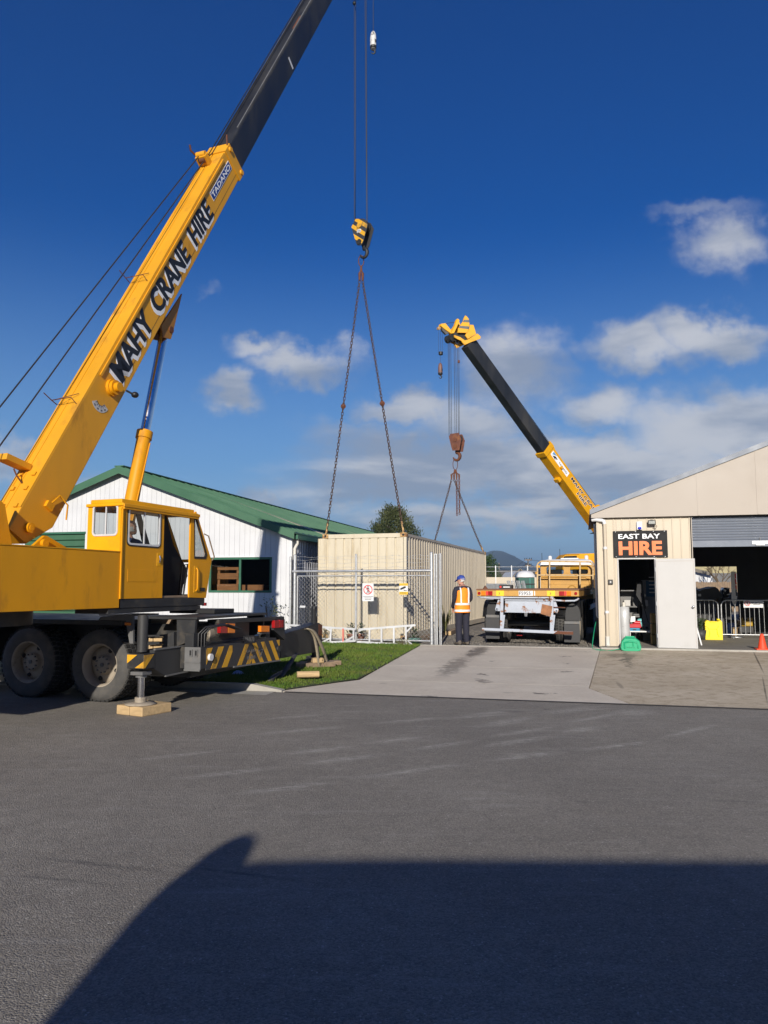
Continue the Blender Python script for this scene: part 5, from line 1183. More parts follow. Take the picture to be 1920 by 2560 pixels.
def window(hole, axis, nrm, par, fm, outm=None, mull=.5):
    hc = ((hole[0]+hole[1])/2, (hole[2]+hole[3])/2); w2, h2, r = (hole[1]-hole[0])/2, (hole[3]-hole[2])/2, hole[4]; n_ = Vector(nrm)
    f = lambda k, off: [axis(hc[0]+a, hc[1]+b)+n_*off for a, b in rect(w2+k, h2+k, r+k*.6)]
    wf = MB().ring(f(.012, .012), f(-.014, .012), -n_*.03).build('window_frame', fm, par)
    if outm: MB().ring(f(.03, .008), f(.0125, .008), -n_*.012).build('window_seal', outm, wf)
    ma = hole[0]+(hole[1]-hole[0])*mull
    MB().prism([axis(ma-.009, hole[2])+n_*.006, axis(ma+.009, hole[2])+n_*.006, axis(ma+.009, hole[3])+n_*.006, axis(ma-.009, hole[3])+n_*.006], -n_*.02).build('mullion', fm, wf)
    MB().add([p-n_*.005 for p in f(-.008, 0)], [tuple(range(20))]).build('pane', m_glass, wf); return wf
axS = lambda a, b: Vector((0, a, b)); axR = lambda a, b: Vector((a, 0, b))
A, B_ = c0(320, 1272), c0(399, 1365); hS = (c0(321, 1320).y, c0(399, 1320).y, (c0(321, 1361).z+c0(399, 1364).z)/2, (c0(321, 1272).z+c0(399, 1280).z)/2, .05)
dpn, _, _ = holed((0.0, yD, z0_, zr_-.02), hS, (-.03, 0, 0), 'door', m_yel, cab, axS); window(hS, axS, (1, 0, 0), dpn, m_alu, m_blackp, .5)
hd = c0(397, 1398); MB().box(-.006, .004, hd.y-.045, hd.y+.045, hd.z-.10, hd.z+.09).build('handle_recess', m_yel2, dpn, bevel=.004); MB().tube([(.012, hd.y, hd.z+.05), (.025, hd.y, hd.z), (.012, hd.y, hd.z-.05)], .012, 6).build('handle', m_chrome, dpn)
A, B_ = c0(319, 1423), c0(391, 1455); MB().box(0, .004, A.y, B_.y, B_.z, A.z).build('pressed_panel', m_yel, dpn, bevel=.003)
MB().box(.001, .02, -.02, .0, z0_, zr_-.02).build('hinge_strip', m_yel, dpn)
kp('door_track', MB().box(-.02, .045, -.02, wt.y+.02, zr_-.045, zr_-.005), m_yel, .004)
# front quarter with the triangular window
outer = [axS(yO, z0_), axS(bf.y, bf.z), axS(nose.y, nose.z), axS(wt.y, wt.z), axS(yO, zr_-.05)]
inner = [c0(486, 1394), c0(513, 1395), c0(516, 1385), c0(490, 1292), c0(486, 1297)]
inner = [Vector((0, p.y, p.z)) for p in inner]; fq = MB().ring(outer, inner, (-.03, 0, 0)).build('front_quarter', m_yel, cab)
cen = sum(inner, Vector())/5; MB().ring([cen+(p-cen)*1.06+Vector((.008, 0, 0)) for p in inner], [cen+(p-cen)*.93+Vector((.008, 0, 0)) for p in inner], (-.02, 0, 0)).build('window_seal', m_blackp, fq)
MB().add([p-Vector((.01, 0, 0)) for p in inner], [(0, 1, 2, 3, 4)]).build('pane', m_glass, fq)
g0, g1 = c0(490, 1420), c0(492, 1477); MB().box(-.004, .004, g0.y-.05, g0.y+.06, g1.z-.03, g0.z+.03).build('handle_recess', m_yel2, fq, bevel=.004); MB().tube([(.01, g0.y, g0.z), (.035, g0.y, g0.z-.03), (.035, g0.y, g1.z+.03), (.01, g0.y, g1.z)], .012, 6).build('grab_rail', m_yel, fq)
g0 = c0(506, 1474); MB().box(0, .012, g0.y-.06, g0.y+.05, g0.z-.025, g0.z+.03).build('rubber_stop', m_blackp, fq)
MB().tube([nose+Vector((.02, -.02, .0)), nose+Vector((.03, .03, .06)), c0(514, 1340)+Vector((.03, .04, .0)), c0(512, 1338)+Vector((.0, -.02, .02))], .011, 6).build('grab_handle', m_timberd, fq)
# rear wall with window
hR = (SU.hy(234, 1300, 0).x, SU.hy(294, 1300, 0).x, SU.hy(264, 1338, 0).z, SU.hy(264, 1263, 0).z, .05)
rw_, _, _ = holed((XLft, -.02, ZT-.02, zr_+.03), hR, (0, .03, 0), 'rear_wall', m_yel2, cab, axR); window(hR, axR, (0, -1, 0), rw_, m_alu, None, .52)
kp('lower_rear', MB().box(XLft, -.03, .0, .03, z0_, ZT-.02), m_yel)
# left side, front, roof, floor
outl = [(XLft, 0.03, z0_), (XLft, bf.y, bf.z), (XLft, nose.y, nose.z), (XLft, wt.y, wt.z), (XLft, .03, zr_-.01)]
innl = [(XLft, .10, z0_+.10), (XLft, bf.y-.05, bf.z+.10), (XLft, nose.y-.055, nose.z), (XLft, wt.y-.045, wt.z-.05), (XLft, .10, zr_-.06)]
kp('left_side', MB().ring(outl, innl, (.03, 0, 0)), m_yel)
ws = kp('windscreen_frame', MB().bar((XLft+.03, nose.y-.01, nose.z), (-.03, nose.y-.01, nose.z), .04, .05).bar((XLft+.03, bf.y-.02, bf.z+.03), (-.03, bf.y-.02, bf.z+.03), .04, .06), m_yel)
MB().add([(XLft+.03, nose.y-.01, nose.z), (-.03, nose.y-.01, nose.z), (-.03, wt.y-.02, wt.z-.03), (XLft+.03, wt.y-.02, wt.z-.03)], [(0, 1, 2, 3)]).build('windscreen', m_glass, ws)
rt = [c0(306, 1256), c0(492, 1276), c0(490, 1259), c0(317, 1229)]
ry0, ry1 = -.03, wt.y+.03
kp('roof', MB().box(XLft-.02, .03, ry0, ry1, zr_, zr_+.045).box(XLft+.03, -.03, ry0+.04, ry1-.04, zr_+.045, zr_+.105), m_yel2, .012)
kp('roof_lip', MB().box(.03, .055, ry0, ry1, zr_-.015, zr_+.03), m_yel, .004)
kp('floor', MB().box(XLft, -.01, .02, bf.y-.02, z0_-.13, z0_-.002), m_chass, .006); kp('cab_base', MB().box(XLft+.02, -.02, -.2, bf.y-.12, z0_-.2, z0_-.132), m_chass)
kp('step', MB().box(-.14, -.02, yD+.02, yO, z0_-.001, z0_+.03), m_timberd, .004)
kp('base_lamp', MB().box(-.06, .0, bf.y-.03, bf.y+.03, z0_-.14, z0_-.09), m_red, .004)
kp('seat', MB().box(XLft+.10, -.16, .35, .8, z0_+.30, z0_+.40), m_dark, .03); kp('seat_back', MB().prism([(XLft+.12, .32, z0_+.42), (XLft+.12, .40, z0_+.42), (XLft+.12, .32, z0_+.86), (XLft+.12, .25, z0_+.86)], (.32, 0, 0)), m_dark, .03); kp('seat_post', MB().box(XLft+.18, -.24, .4, .75, z0_, z0_+.299), m_dark)
m2 = MB()
for k in range(4): xx = XLft+.12+.10*k; m2.tube([(xx, 1.02, z0_+.02), (xx, 1.0, z0_+.45), (xx, .93, z0_+.62)], .012, 6); m2.sphere((xx, .93, z0_+.63), .025, 8, 6)
kp('lever', m2, m_blackp); kp('console', MB().prism([(XLft+.06, .88, z0_+.02), (XLft+.06, 1.12, z0_+.02), (XLft+.06, 1.05, z0_+.5), (XLft+.06, .95, z0_+.5)], (.36, 0, 0)), m_blackp, .01)
kp('dash', MB().prism([(XLft+.06, bf.y-.25, z0_+.02), (XLft+.06, bf.y-.06, z0_+.02), (XLft+.06, nose.y-.1, nose.z-.1), (XLft+.06, nose.y-.2, nose.z-.1)], (.12, 0, 0)).tube([(-.3, bf.y-.3, z0_+.02), (-.3, bf.y-.25, z0_+.5), (-.15, bf.y-.3, z0_+.52), (-.15, bf.y-.4, z0_+.02)], .015, 6), m_blackp)
bk_ = [Vector((-.36, q.y, q.z)) for q in (c0(a_, b_, -.36) for a_, b_ in ((408, 1276), (414, 1276), (434, 1362), (466, 1418), (470, 1440), (446, 1490), (408, 1490)))]; kp('seat_console', MB().prism(bk_, (-.06, 0, 0)), m_dark, .01)
pp = c0(432, 1400)
kp('partition_post', MB().prism([(XLft+.1, .88, zr_-.02), (XLft+.1, .96, zr_-.02), (XLft+.1, 1.32, z0_+.55), (XLft+.1, 1.18, z0_+.5)], (.04, 0, 0)), m_blackp)

# ------------------------------------------------------------------ hook blocks, hook balls and their ropes
HBX = at(903, 580, YH1)
def hook(mb, top, r, w, n=14):
    pts = [Vector((0, 0, 0)), Vector((0, 0, -r*.7))]; rad = [w*.8, w]
    for i in range(n):
        a = PI*.5-(i/(n-1))*PI*1.45; pts.append(Vector((r*math.cos(a)*.9, 0, -r*1.75+r*math.sin(a)))); rad.append(w*(1.15-.75*(i/(n-1))**2))
    mb.tube([Vector(top)+p for p in pts], rad, 8)
def hexplate(px, T, Y): return [at(a, b, Y)-T for a, b in px]
HF = at(898, 640, YH1)
def hook_block(label, poly, Y, thick, az, facem, sidem, top_z=None):
    T = at(sum(p[0] for p in poly)/len(poly), sum(p[1] for p in poly)/len(poly), Y)
    h = thing('hook_block', label, 'hook block', Frame(T, az), 'crane hook blocks')
    F = Frame(T, az); P = [F.hy(a, b, -thick/2) for a, b in poly]
    P = [Vector((p.x, -thick/2, p.z)) for p in P]
    MB().prism(P, (0, .03, 0)).build('cheek_plate', facem, h, bevel=.006); MB().prism([p+Vector((0, thick-.03, 0)) for p in P], (0, .03, 0)).build('cheek_plate', sidem, h, bevel=.006)
    zc = max(p.z for p in P)-.22; c = Vector((0, 0, zc)); xc_ = (max(p.x for p in P)+min(p.x for p in P))/2; m2 = MB()
    for k in range(3): y = -thick/2+.06+k*(thick-.12)/2; m2.cyl((xc_, y-.025, zc), (xc_, y+.025, zc), .20, n=24)
    m2.build('sheaves', m_chass, h); return h, F, P, T
h1, F1, P1h, T1 = hook_block('yellow and black striped hook block above the near end of the container', [(889, 546.5), (911, 546.5), (919, 561), (908, 603), (903, 613), (893, 613), (890, 608), (878, 567)], YH1, .34, R(32), m_stripek, m_stripek)
zs_ = [p.z for p in P1h]; xs_ = [p.x for p in P1h]; z0h, z1h, x0h, x1h = min(zs_), max(zs_), min(xs_), max(xs_)
def inpoly_stripe(poly, n0, c0_, c1_):
    """part of a convex polygon (x, z) between two parallel lines n0.p in [c0, c1]"""
    def clip(P, c, gt):
        out = []
        for i in range(len(P)):
            a, b = P[i], P[(i+1) % len(P)]; da, db = a[0]*n0[0]+a[1]*n0[1]-c, b[0]*n0[0]+b[1]*n0[1]-c
            if (da > 0) == gt: out.append(a)
            if (da > 0) != (db > 0): k = da/(da-db); out.append((a[0]+(b[0]-a[0])*k, a[1]+(b[1]-a[1])*k))
        return out
    P = clip(poly, c0_, True); return clip(P, c1_, False) if P else P
m2 = MB(); poly = [((p.x-(x0h+x1h)/2)*.97+(x0h+x1h)/2, (p.z-(z0h+z1h)/2)*.97+(z0h+z1h)/2) for p in P1h]; nv = (.62, .785)
vals = [a*nv[0]+b*nv[1] for a, b in poly]; lo, hi = min(vals), max(vals); k = 0; ww = (hi-lo)/6.6
c = lo+ww*.9
while c < hi:
    q = inpoly_stripe(poly, nv, c, c+ww)
    if len(q) > 2: m2.prism([(a, -.171, b) for a, b in q], (0, -.003, 0))
    c += ww*2
m2.build('hazard_stripe', m_stripey, h1)
xm_ = (x0h+x1h)/2
for zf, nm in ((z1h-.28*(z1h-z0h), 'sheave_pin'), (z0h+.14*(z1h-z0h), 'hook_pin')):
    MB().cyl((xm_, -.17, zf), (xm_, -.195, zf), .075, n=20).build(nm, m_stripey if nm[0] == 's' else m_chass, h1); 
MB().box(xm_-.075, xm_+.06, -.178, -.1745, z0h+.47*(z1h-z0h), z0h+.58*(z1h-z0h)).build('load_plate', m_white, h1)
text('load_lettering', '25t', (xm_-.065, -.1785, z0h+.48*(z1h-z0h)), (1, 0, 0), (0, 0, 1), .115, .075, m_ink, h1, .02, depth=.001)
mb = MB(); hook(mb, (xm_+.04, .0, z0h+.06), .13, .05); mb.build('hook', m_chass, h1)
# hoist ropes of the big crane (part of that crane)
tipw = SU.w(*BP(t_tip, 0, -.3)); m2 = MB()
for px0, px1, dy in ((885.5, 886, -.06), (889.5, 888, .06), (915, 918, -.06), (912, 917, .06)):
    a, b = at(px0, -60, YH1+dy), at(px1, 556, YH1+dy); a = a+(a-b)*.5
    m2 = MB(); m2.tube([SU.loc(a), SU.loc(b)], .0095, 5); m2.build('hoist_rope', m_rope, big)
sp('rope_weight', MB().sphere(SU.loc(at(885.5, 8, YH1-.1)), (.05, .05, .06), 12, 8), m_blackp)
def hook_ball(label, pxc, py0, py1, Y, r, m, m2_, grp='hook balls hanging from the boom tips'):
    a, b = at(pxc, py0, Y), at(pxc, py1, Y); h_ = a.z-b.z; T = at(pxc, py1, Y)
    o = thing('hook_ball', label, 'hook', None, grp, loc=T)
    prof = [(.01, h_), (r*.45, h_*.99), (r*.8, h_*.9), (r, h_*.72), (r, h_*.38), (r*.85, h_*.34), (r*.82, h_*.30), (r*.01, h_*.3)]
    MB().lathe((0, 0, 0), (0, 0, 1), prof, 20).build('weight', m, o); MB().lathe((0, 0, 0), (0, 0, 1), [(r*1.0, h_*.42), (r*1.03, h_*.36), (r*.9, h_*.31), (.01, h_*.30)], 20).build('weight_base', m2_, o)
    MB().sphere((r*.62, -r*.45, h_*.58), (r*.42, r*.42, h_*.1), 8, 6).build('pocket', m_dark, o)
    mb = MB(); hook(mb, (0, 0, h_*.32), r*.62, r*.26); mb.build('hook', m_chass, o); return o
m_ballw = mat('chipped_white', (.6, .6, .59), .5, dirt=(.10, .09, .08), damt=.9, dscale=7, dlo=.53, dhi=.6)
hook_ball('chipped white hook ball high beside the big crane ropes', 933, 79, 142, YH1+.6, .095, m_ballw, m_chass)
m2 = MB(); a, b = at(933, -40, YH1+.6), at(933, 81, YH1+.6); m2.tube([SU.loc(a+(a-b)), SU.loc(b)], .009, 5); m2.build('ball_rope', m_rope, big)

# ------------------------------------------------------------------ packing under the jacks, slings, litter
pn, pr_, pf = gz(270, 1790), gz(355, 1793), gz(429, 1779)
AZp = math.atan2(pf.x-pr_.x, pf.y-pr_.y); PD = Frame(pr_, AZp); wdp = (pr_-pn).length; lnp = (pf-pr_).length
for i in range(2):
    w0 = wdp/2-.004
    tb = thing('timber_block', ['pale square timber under the near jack foot, outer of the pair', 'pale square timber under the near jack foot, nearer the wheel'][i], 'timber', Frame(PD.w(-w0*(i)-(.008*i), 0), AZp), 'timbers under the near jack')
    MB().box(-w0, 0, 0, lnp, 0, .121).build('block', m_timber, tb, bevel=.012)
fo = CA.w(XB-.12, fjy, 0); LZ = .12
for i, (dx_, dy_, l_, az_, zz) in enumerate(((.05, -.12, .75, 62, 0), (.12, .15, .8, 66, 0), (.02, .02, .55, -20, .09))):
    tb = thing('timber_plank', ['weathered plank on the grass under the far jack, nearer one', 'weathered plank on the grass under the far jack, farther one', 'short cross timber lying over the planks under the far jack'][i], 'timber', None, 'timbers under the far jack', loc=(fo.x+dx_, fo.y+dy_, LZ+zz-.01)); tb.rotation_euler = (0, 0, R(90-az_))
    MB().box(-l_/2, l_/2, -.11, .11, 0, .09).build('plank', m_timberd if i != 2 else m_timber, tb, bevel=.01)
P = gz(770, 1694, .10); tb = thing('log_offcut', 'pale split timber offcut on the grass beside the far jack', 'timber', None, loc=P); tb.rotation_euler = (0, 0, R(12))
MB().loft([[Vector((x, .07*math.cos(2*PI*j/10)*(1+.15*math.sin(j)), .055+.055*math.sin(2*PI*j/10))) for j in range(10)] for x in (-.19, .0, .19)], smooth=False).build('offcut', m_timber, tb)
def ribbon(mb, pts, wv, th=.008):
    pts = [Vector(p) for p in pts]; wv = Vector(wv)
    sm = []
    for i in range(len(pts)-1):
        p0, p1, p2, p3 = pts[max(i-1, 0)], pts[i], pts[i+1], pts[min(i+2, len(pts)-1)]
        for k in range(5):
            s = k/5; sm.append(.5*((2*p1)+(p2-p0)*s+(2*p0-5*p1+4*p2-p3)*s*s+(3*p1-p0-3*p2+p3)*s**3))
    sm.append(pts[-1]); rings = []
    for i, p in enumerate(sm):
        d = (sm[min(i+1, len(sm)-1)]-sm[max(i-1, 0)]).normalized(); n_ = d.cross(wv).normalized()*th; w_ = wv*(1+.1*math.sin(i*.7)); rings.append([p-w_/2-n_, p+w_/2-n_, p+w_/2+n_, p-w_/2+n_])
    mb.loft(rings, smooth=True)
slo = CA.w(XB, fjy-.5, 0); SG = Frame(slo, R(20))
sgx = lambda px, py, d=.03: SG.loc(CA.w(*CA.hx(px, py, XB+d)))
slg = thing('webbing_sling', 'dirty cream webbing sling draped over the far outrigger beam', 'sling', SG)
mb = MB(); ribbon(mb, [sgx(735, 1577, -.2), sgx(748, 1574, -.05), sgx(773, 1574, .03), sgx(785, 1590, .05), sgx(793, 1622, .06), sgx(797, 1655, .07), sgx(803, 1672, .08), sgx(813, 1671, .1), sgx(817, 1655, .1), sgx(810, 1630, .1), sgx(798, 1602, .1), sgx(786, 1581, .08), sgx(772, 1572, .03), sgx(755, 1571, -.12)], (.02, .085, .0)); mb.build('strap', m_sling, slg, fixn=False)
a, b, c_ = sgx(803.5, 1666, .14), sgx(813, 1632, .155), sgx(809, 1668, .14)
text('strap_lettering', 'SWL. 8000KGY', a, b-a, Vector((0, -1, .15)), (b-a).length*1.0, .05, m_ink, slg, .01, depth=.001)
sl2 = thing('webbing_sling', 'webbing sling under the striped rear panel, shade put into its dark colour', 'sling', SG)
mb = MB(); ribbon(mb, [sgx(738, 1625, -.1), sgx(736, 1640, .02), sgx(722, 1662, .05), sgx(704, 1690, .08), sgx(690, 1706, .12), sgx(676, 1702, .15), sgx(690, 1688, .1), sgx(720, 1672, -.1)], (.05, .12, .0), .012); mb.build('strap', m_rubber, sl2, fixn=False)  # dark rubber colour stands in for the shade on this strap
P = gz(594, 1684, .12); lt = thing('litter_bag', 'crumpled pale blue plastic bag on the shaded grass', 'litter', None, loc=P); m2 = MB()
m2.loft([[Vector(((.10*(1-i*.25))*math.cos(2*PI*j/12)*(1+.3*math.sin(3*j+i)), .07*(1-i*.25)*math.sin(2*PI*j/12)*(1+.3*math.cos(2*j)), .018*i+.01*math.sin(j*2.3+i))) for j in range(12)] for i in range(4)]); m2.build('bag', mat('blue_bag', (.35, .42, .62), .4), lt)

# ------------------------------------------------------------------ person builder
def ell(c, rx, ry, n=14, tilt=0, az=0):
    c = Vector(c); return [c+Vector((rx*math.cos(2*PI*i/n)*math.cos(az)-ry*math.sin(2*PI*i/n)*math.sin(az), rx*math.cos(2*PI*i/n)*math.sin(az)+ry*math.sin(2*PI*i/n)*math.cos(az), tilt*math.sin(2*PI*i/n))) for i in range(n)]
def skin_body(name, J, E_, mats, pick, parent, sub=2, root=0):
    me = bpy.data.meshes.new(name); me.from_pydata([j[0] for j in J], E_, []); o = bpy.data.objects.new(name, me); col.objects.link(o)
    sk = o.modifiers.new('skin', 'SKIN'); sk.use_smooth_shade = True
    for i, j in enumerate(J):
        r = j[1]; me.skin_vertices[0].data[i].radius = (r, r) if not isinstance(r, tuple) else r
    me.skin_vertices[0].data[root].use_root = True
    ss = o.modifiers.new('sub', 'SUBSURF'); ss.levels = sub; ss.render_levels = sub
    dg = bpy.context.evaluated_depsgraph_get(); m2 = bpy.data.meshes.new_from_object(o.evaluated_get(dg)); bpy.data.objects.remove(o)
    m2.materials.clear()
    for m in mats: m2.materials.append(m)
    for p in m2.polygons: p.material_index = pick(p.center); p.use_smooth = True
    m2.name = name; ob = bpy.data.objects.new(name, m2); col.objects.link(ob); ob.parent = parent; return ob
def hand(parent, o, d, side, m, s=1.0):
    """five-fingered relaxed hand: o wrist, d pointing direction, side = thumb direction"""
    o, d, side = Vector(o), Vector(d).normalized(), Vector(side).normalized(); nrm = d.cross(side).normalized(); mb = MB()
    pal = [(0, .022, .016), (.03, .032, .016), (.07, .040, .016), (.092, .036, .013)]
    mb.loft([[o+d*t_*s+side*rx*s*math.cos(2*PI*j/10)+nrm*ry*s*math.sin(2*PI*j/10) for j in range(10)] for t_, rx, ry in pal])
    for k, (off, ln_) in enumerate(((.028, .072), (.010, .082), (-.009, .076), (-.027, .058))):
        b = o+d*.082*s+side*off*s; c1 = b+d*ln_*.45*s+nrm*.006*s; c2 = c1+(d*.8+nrm*.6)*ln_*.33*s; c3 = c2+(d*.45+nrm*.9)*ln_*.25*s
        mb.tube([b, c1, c2, c3], [.0095*s, .009*s, .008*s, .006*s], 7)
    b = o+d*.025*s+side*.03*s; c1 = b+(d*.5+side*.75)*.04*s; c2 = c1+(d*.95+side*.15+nrm*.3)*.032*s; mb.tube([b-side*.015*s, b, c1, c2], [.014*s, .013*s, .011*s, .008*s], 7)
    return mb.build('hand', m, parent)
def head_parts(parent, c, fwd, up=(0, 0, 1), s=1.0, hair=True, cap=True):
    c, f, u = Vector(c), Vector(fwd).normalized(), Vector(up); rt_ = f.cross(u).normalized(); u = rt_.cross(f)
    def V(x, y, z): return c+rt_*x*s+f*y*s+u*z*s
    rows = [(-.115, .02, .05, .02), (-.105, .045, .045, .045), (-.08, .057, .040, .068), (-.05, .066, .02, .088), (-.02, .072, .0, .097), (.02, .076, -.004, .100), (.06, .073, -.006, .098), (.09, .056, -.006, .076), (.108, .03, -.004, .04), (.114, .004, -.004, .005)]
    mb = MB(); mb.loft([[V(rx*math.cos(2*PI*j/18), cy_2+ry*math.sin(2*PI*j/18), z) for j in range(18)] for z, rx, cy_2, ry in rows])
    mb.loft([[V(w_*math.cos(2*PI*j/8), y+.016*math.sin(2*PI*j/8), z) for j in range(8)] for z, w_, y in ((.02, .006, .098), (-.01, .011, .110), (-.03, .016, .112), (-.038, .010, .098))])
    for s_ in (-1, 1): mb.sphere(V(.076*s_, -.01, -.005), (.014*s, .024*s, .034*s), 10, 8)
    hd = mb.build('head', m_skin, parent)
    m2 = MB()
    for s_ in (-1, 1): m2.sphere(V(.032*s_, .088, .012), .010*s, 8, 6)
    m2.build('eyes', m_dark, hd); MB().tube([V(-.025, .098, -.062), V(0, .104, -.060), V(.025, .098, -.062)], .005*s, 6).build('mouth', mat('lips', (.35, .13, .1), .6), hd)
    if hair:
        MB().loft([[V(k*(rx+.005)*math.cos(a), cy_2-.004+k*(ry+.004)*math.sin(a), z) for a in [PI*.97+ (PI*1.06)*j/12 for j in range(13)]] for z, rx, cy_2, ry, k in ((-.06, .060, .018, .084, 1.0), (-.02, .072, .0, .097, 1.02), (.015, .076, -.004, .1, 1.02))], caps=False).build('hair', m_hair, hd)
    if cap:
        MB().loft([[V((rx)*math.cos(2*PI*j/18), cy_2+ry*math.sin(2*PI*j/18), z+.028*math.sin(2*PI*j/18)*(.12-z)/.1) for j in range(18)] for z, rx, cy_2, ry in ((.006, .082, -.004, .107), (.03, .084, -.004, .108), (.06, .084, -.006, .107), (.09, .072, -.006, .092), (.112, .048, -.006, .06), (.122, .004, -.006, .006))]).build('cap', m_cap, hd)
        top = [V(.078*math.cos(a), .075+.105*math.sin(a)-0, .036-.03*math.sin(a)) for a in [PI*j/10 for j in range(11)]]
        MB().prism(top, u*.010).build('cap_peak', m_cap, hd)
        MB().sphere(V(0, -.006, .124), .010*s, 8, 6).build('cap_button', m_cap, hd)
    return hd
# the man in the orange vest, back to us, head turned left, hands together in front
PO = gz(1157, 1612, .2); PF = Frame((PO.x, PO.y, .2), R(-22))
man = thing('person', 'man in orange vest and blue cap, standing with his back turned beside the container', 'person', PF)
J = [((0, 0, .95), (.15, .115)), ((0, .0, 1.10), (.15, .115)), ((0, -.01, 1.28), (.165, .12)), ((0, -.01, 1.40), (.15, .10)), ((0, .01, 1.49), .06), ((0, .02, 1.56), .055),
     ((-.095, 0, .88), .098), ((-.105, .015, .50), .07), ((-.11, -.01, .12), .058), ((-.115, .08, .05), .045),
     ((.095, 0, .88), .098), ((.105, .03, .50), .07), ((.105, .01, .12), .058), ((.125, .10, .05), .045),
     ((-.20, -.01, 1.405), .075), ((-.243, -.03, 1.14), .058), ((-.20, .16, .96), .045), ((-.17, .20, .925), .034),
     ((.20, -.01, 1.405), .075), ((.243, .0, 1.14), .058), ((.16, .20, 1.0), .045), ((.13, .23, .98), .034)]
E_ = [(0, 1), (1, 2), (2, 3), (3, 4), (4, 5), (0, 6), (6, 7), (7, 8), (8, 9), (0, 10), (10, 11), (11, 12), (12, 13), (3, 14), (14, 15), (15, 16), (16, 17), (3, 18), (18, 19), (19, 20), (20, 21)]
skin_body('body', J, E_, [m_navy, m_skin], lambda c: 1 if c.z > 1.475 else 0, man)
head_parts(man, (-.01, .035, 1.635), (-.62, .72, -.32))
def vest(parent):
    n = 22
    def rg(z, rx, ry, cy_2=0.0, tw=0): return [Vector((rx*math.cos(a)*(1+.012*math.sin(9*a+z*20)), cy_2+ry*math.sin(a)*(1+.02*math.sin(7*a+z*14)), z+tw*math.cos(a))) for a in [2*PI*i/n for i in range(n)]]
    rings = [rg(.80, .215, .165), rg(.90, .21, .165), rg(1.02, .198, .158), rg(1.15, .195, .152), rg(1.28, .202, .148, -.008), rg(1.37, .20, .135, -.01), rg(1.44, .165, .108, -.005), rg(1.475, .105, .08, .0), rg(1.495, .078, .07, .005)]
    v_ = MB().loft(rings, caps=False).build('vest', m_orange, parent, fixn=False)
    so_ = v_.modifiers.new('thick', 'SOLIDIFY'); so_.thickness = .008; ss = v_.modifiers.new('sub', 'SUBSURF'); ss.levels = 1; ss.render_levels = 1
    for z0, z1, r0, r1 in ((.835, .885, (.218, .170), (.2155, .169)), (1.0, 1.05, (.204, .1635), (.2025, .162))):
        MB().loft([rg(z0, *r0), rg(z1, *r1)], caps=False).build('reflective_band', m_reflect, v_, fixn=False)
    for s_ in (-1, 1):
        for fb in (-1, 1):
            pts = []
            for z, rx, ry in ((1.045, .199, .1605), (1.15, .197, .156), (1.28, .205, .153), (1.37, .204, .142), (1.44, .172, .116)):
                x = s_*(.105+.02*(z-1.05)) ; y = fb*ry*math.sqrt(max(0, 1-(x/rx)**2)); pts.append(Vector((x, y+(-.008 if z > 1.2 else 0), z)))
            mb = MB()
            for p0, p1 in zip(pts[:-1], pts[1:]): mb.add([p0+Vector((-.020, fb*(.007), 0)), p0+Vector((.020, fb*.001+fb*.004, 0)), p1+Vector((.020, fb*.001+fb*.004, 0)), p1+Vector((-.020, fb*.007, 0))], [(0, 1, 2, 3)], True)
            mb.build('reflective_strip', m_reflect, v_, fixn=False)
    return v_
vest(man)
def leg_loft(parent, s_):
    rows = [(.075, .07, .09, .01), (.14, .076, .085, .0), (.30, .078, .085, .005), (.50, .088, .095, .02), (.72, .098, .108, .01), (.87, .104, .118, .0)]
    MB().loft([ell((s_*(.108-.012*z), cy_2, z), rx*(1+.02*math.sin(z*30)), ry, 16) for z, rx, ry, cy_2 in rows]).build('trouser_leg', m_navy, parent)
for s_ in (-1, 1): leg_loft(man, s_)
for s_, y in ((-1, .0), (1, .02)):
    mb = MB(); cx2 = s_*.115; mb.loft([[Vector((cx2+w_*math.cos(2*PI*j/14)+s_*.015*(yy_+.1), y+yy_, z+hh_*math.sin(2*PI*j/14))) for j in range(14)] for yy_, w_, z, hh_ in ((-.10, .02, .05, .03), (-.085, .045, .06, .06), (-.02, .05, .07, .07), (.06, .052, .05, .05), (.14, .054, .036, .036), (.18, .04, .028, .026), (.195, .012, .024, .014))]); mb.build('boot', m_boot, man)
hand(man, (-.172, .20, .925), (.35, .55, -.75), (.8, -.1, .55), m_skin); hand(man, (.13, .23, .98), (-.55, .5, -.65), (-.6, .1, .8), m_skin)
MB().loft([ell((0, .0, 1.47), .085, .075, 14), ell((0, .01, 1.515), .072, .066, 14)], caps=False).build('collar', mat('dark_red_collar', (.12, .02, .025), .8), man)
# the crane operator, seated in the cab in the shade
OP = thing('person', 'crane operator in dark blue work clothes sitting inside the yellow cab', 'person', None, loc=SU.w(XLft+.29, .56, z0_+.36)); OP.rotation_euler = (0, 0, -SU.az); OP.scale = (.88, .92, .92)
J = [((0, 0, .08), (.15, .11)), ((0, -.03, .26), (.15, .11)), ((0, -.05, .46), (.16, .10)), ((0, -.04, .56), .06), ((0, -.03, .62), .055), ((-.1, .12, .08), .085), ((-.12, .42, .08), .07), ((-.12, .46, -.32), .055), ((-.12, .58, -.40), .045),
     ((.1, .12, .08), .085), ((.13, .42, .10), .07), ((.13, .52, -.32), .055), ((.13, .64, -.38), .045), ((-.2, -.05, .47), .07), ((-.26, .08, .22), .055), ((-.18, .33, .16), .042), ((.2, -.05, .47), .07), ((.26, .08, .22), .055), ((.2, .33, .18), .042)]
E_ = [(0, 1), (1, 2), (2, 3), (3, 4), (0, 5), (5, 6), (6, 7), (7, 8), (0, 9), (9, 10), (10, 11), (11, 12), (2, 13), (13, 14), (14, 15), (2, 16), (16, 17), (17, 18)]
m_blue_work = mat('blue_workwear', (.03, .05, .13), .85, var=.2, scale=10)
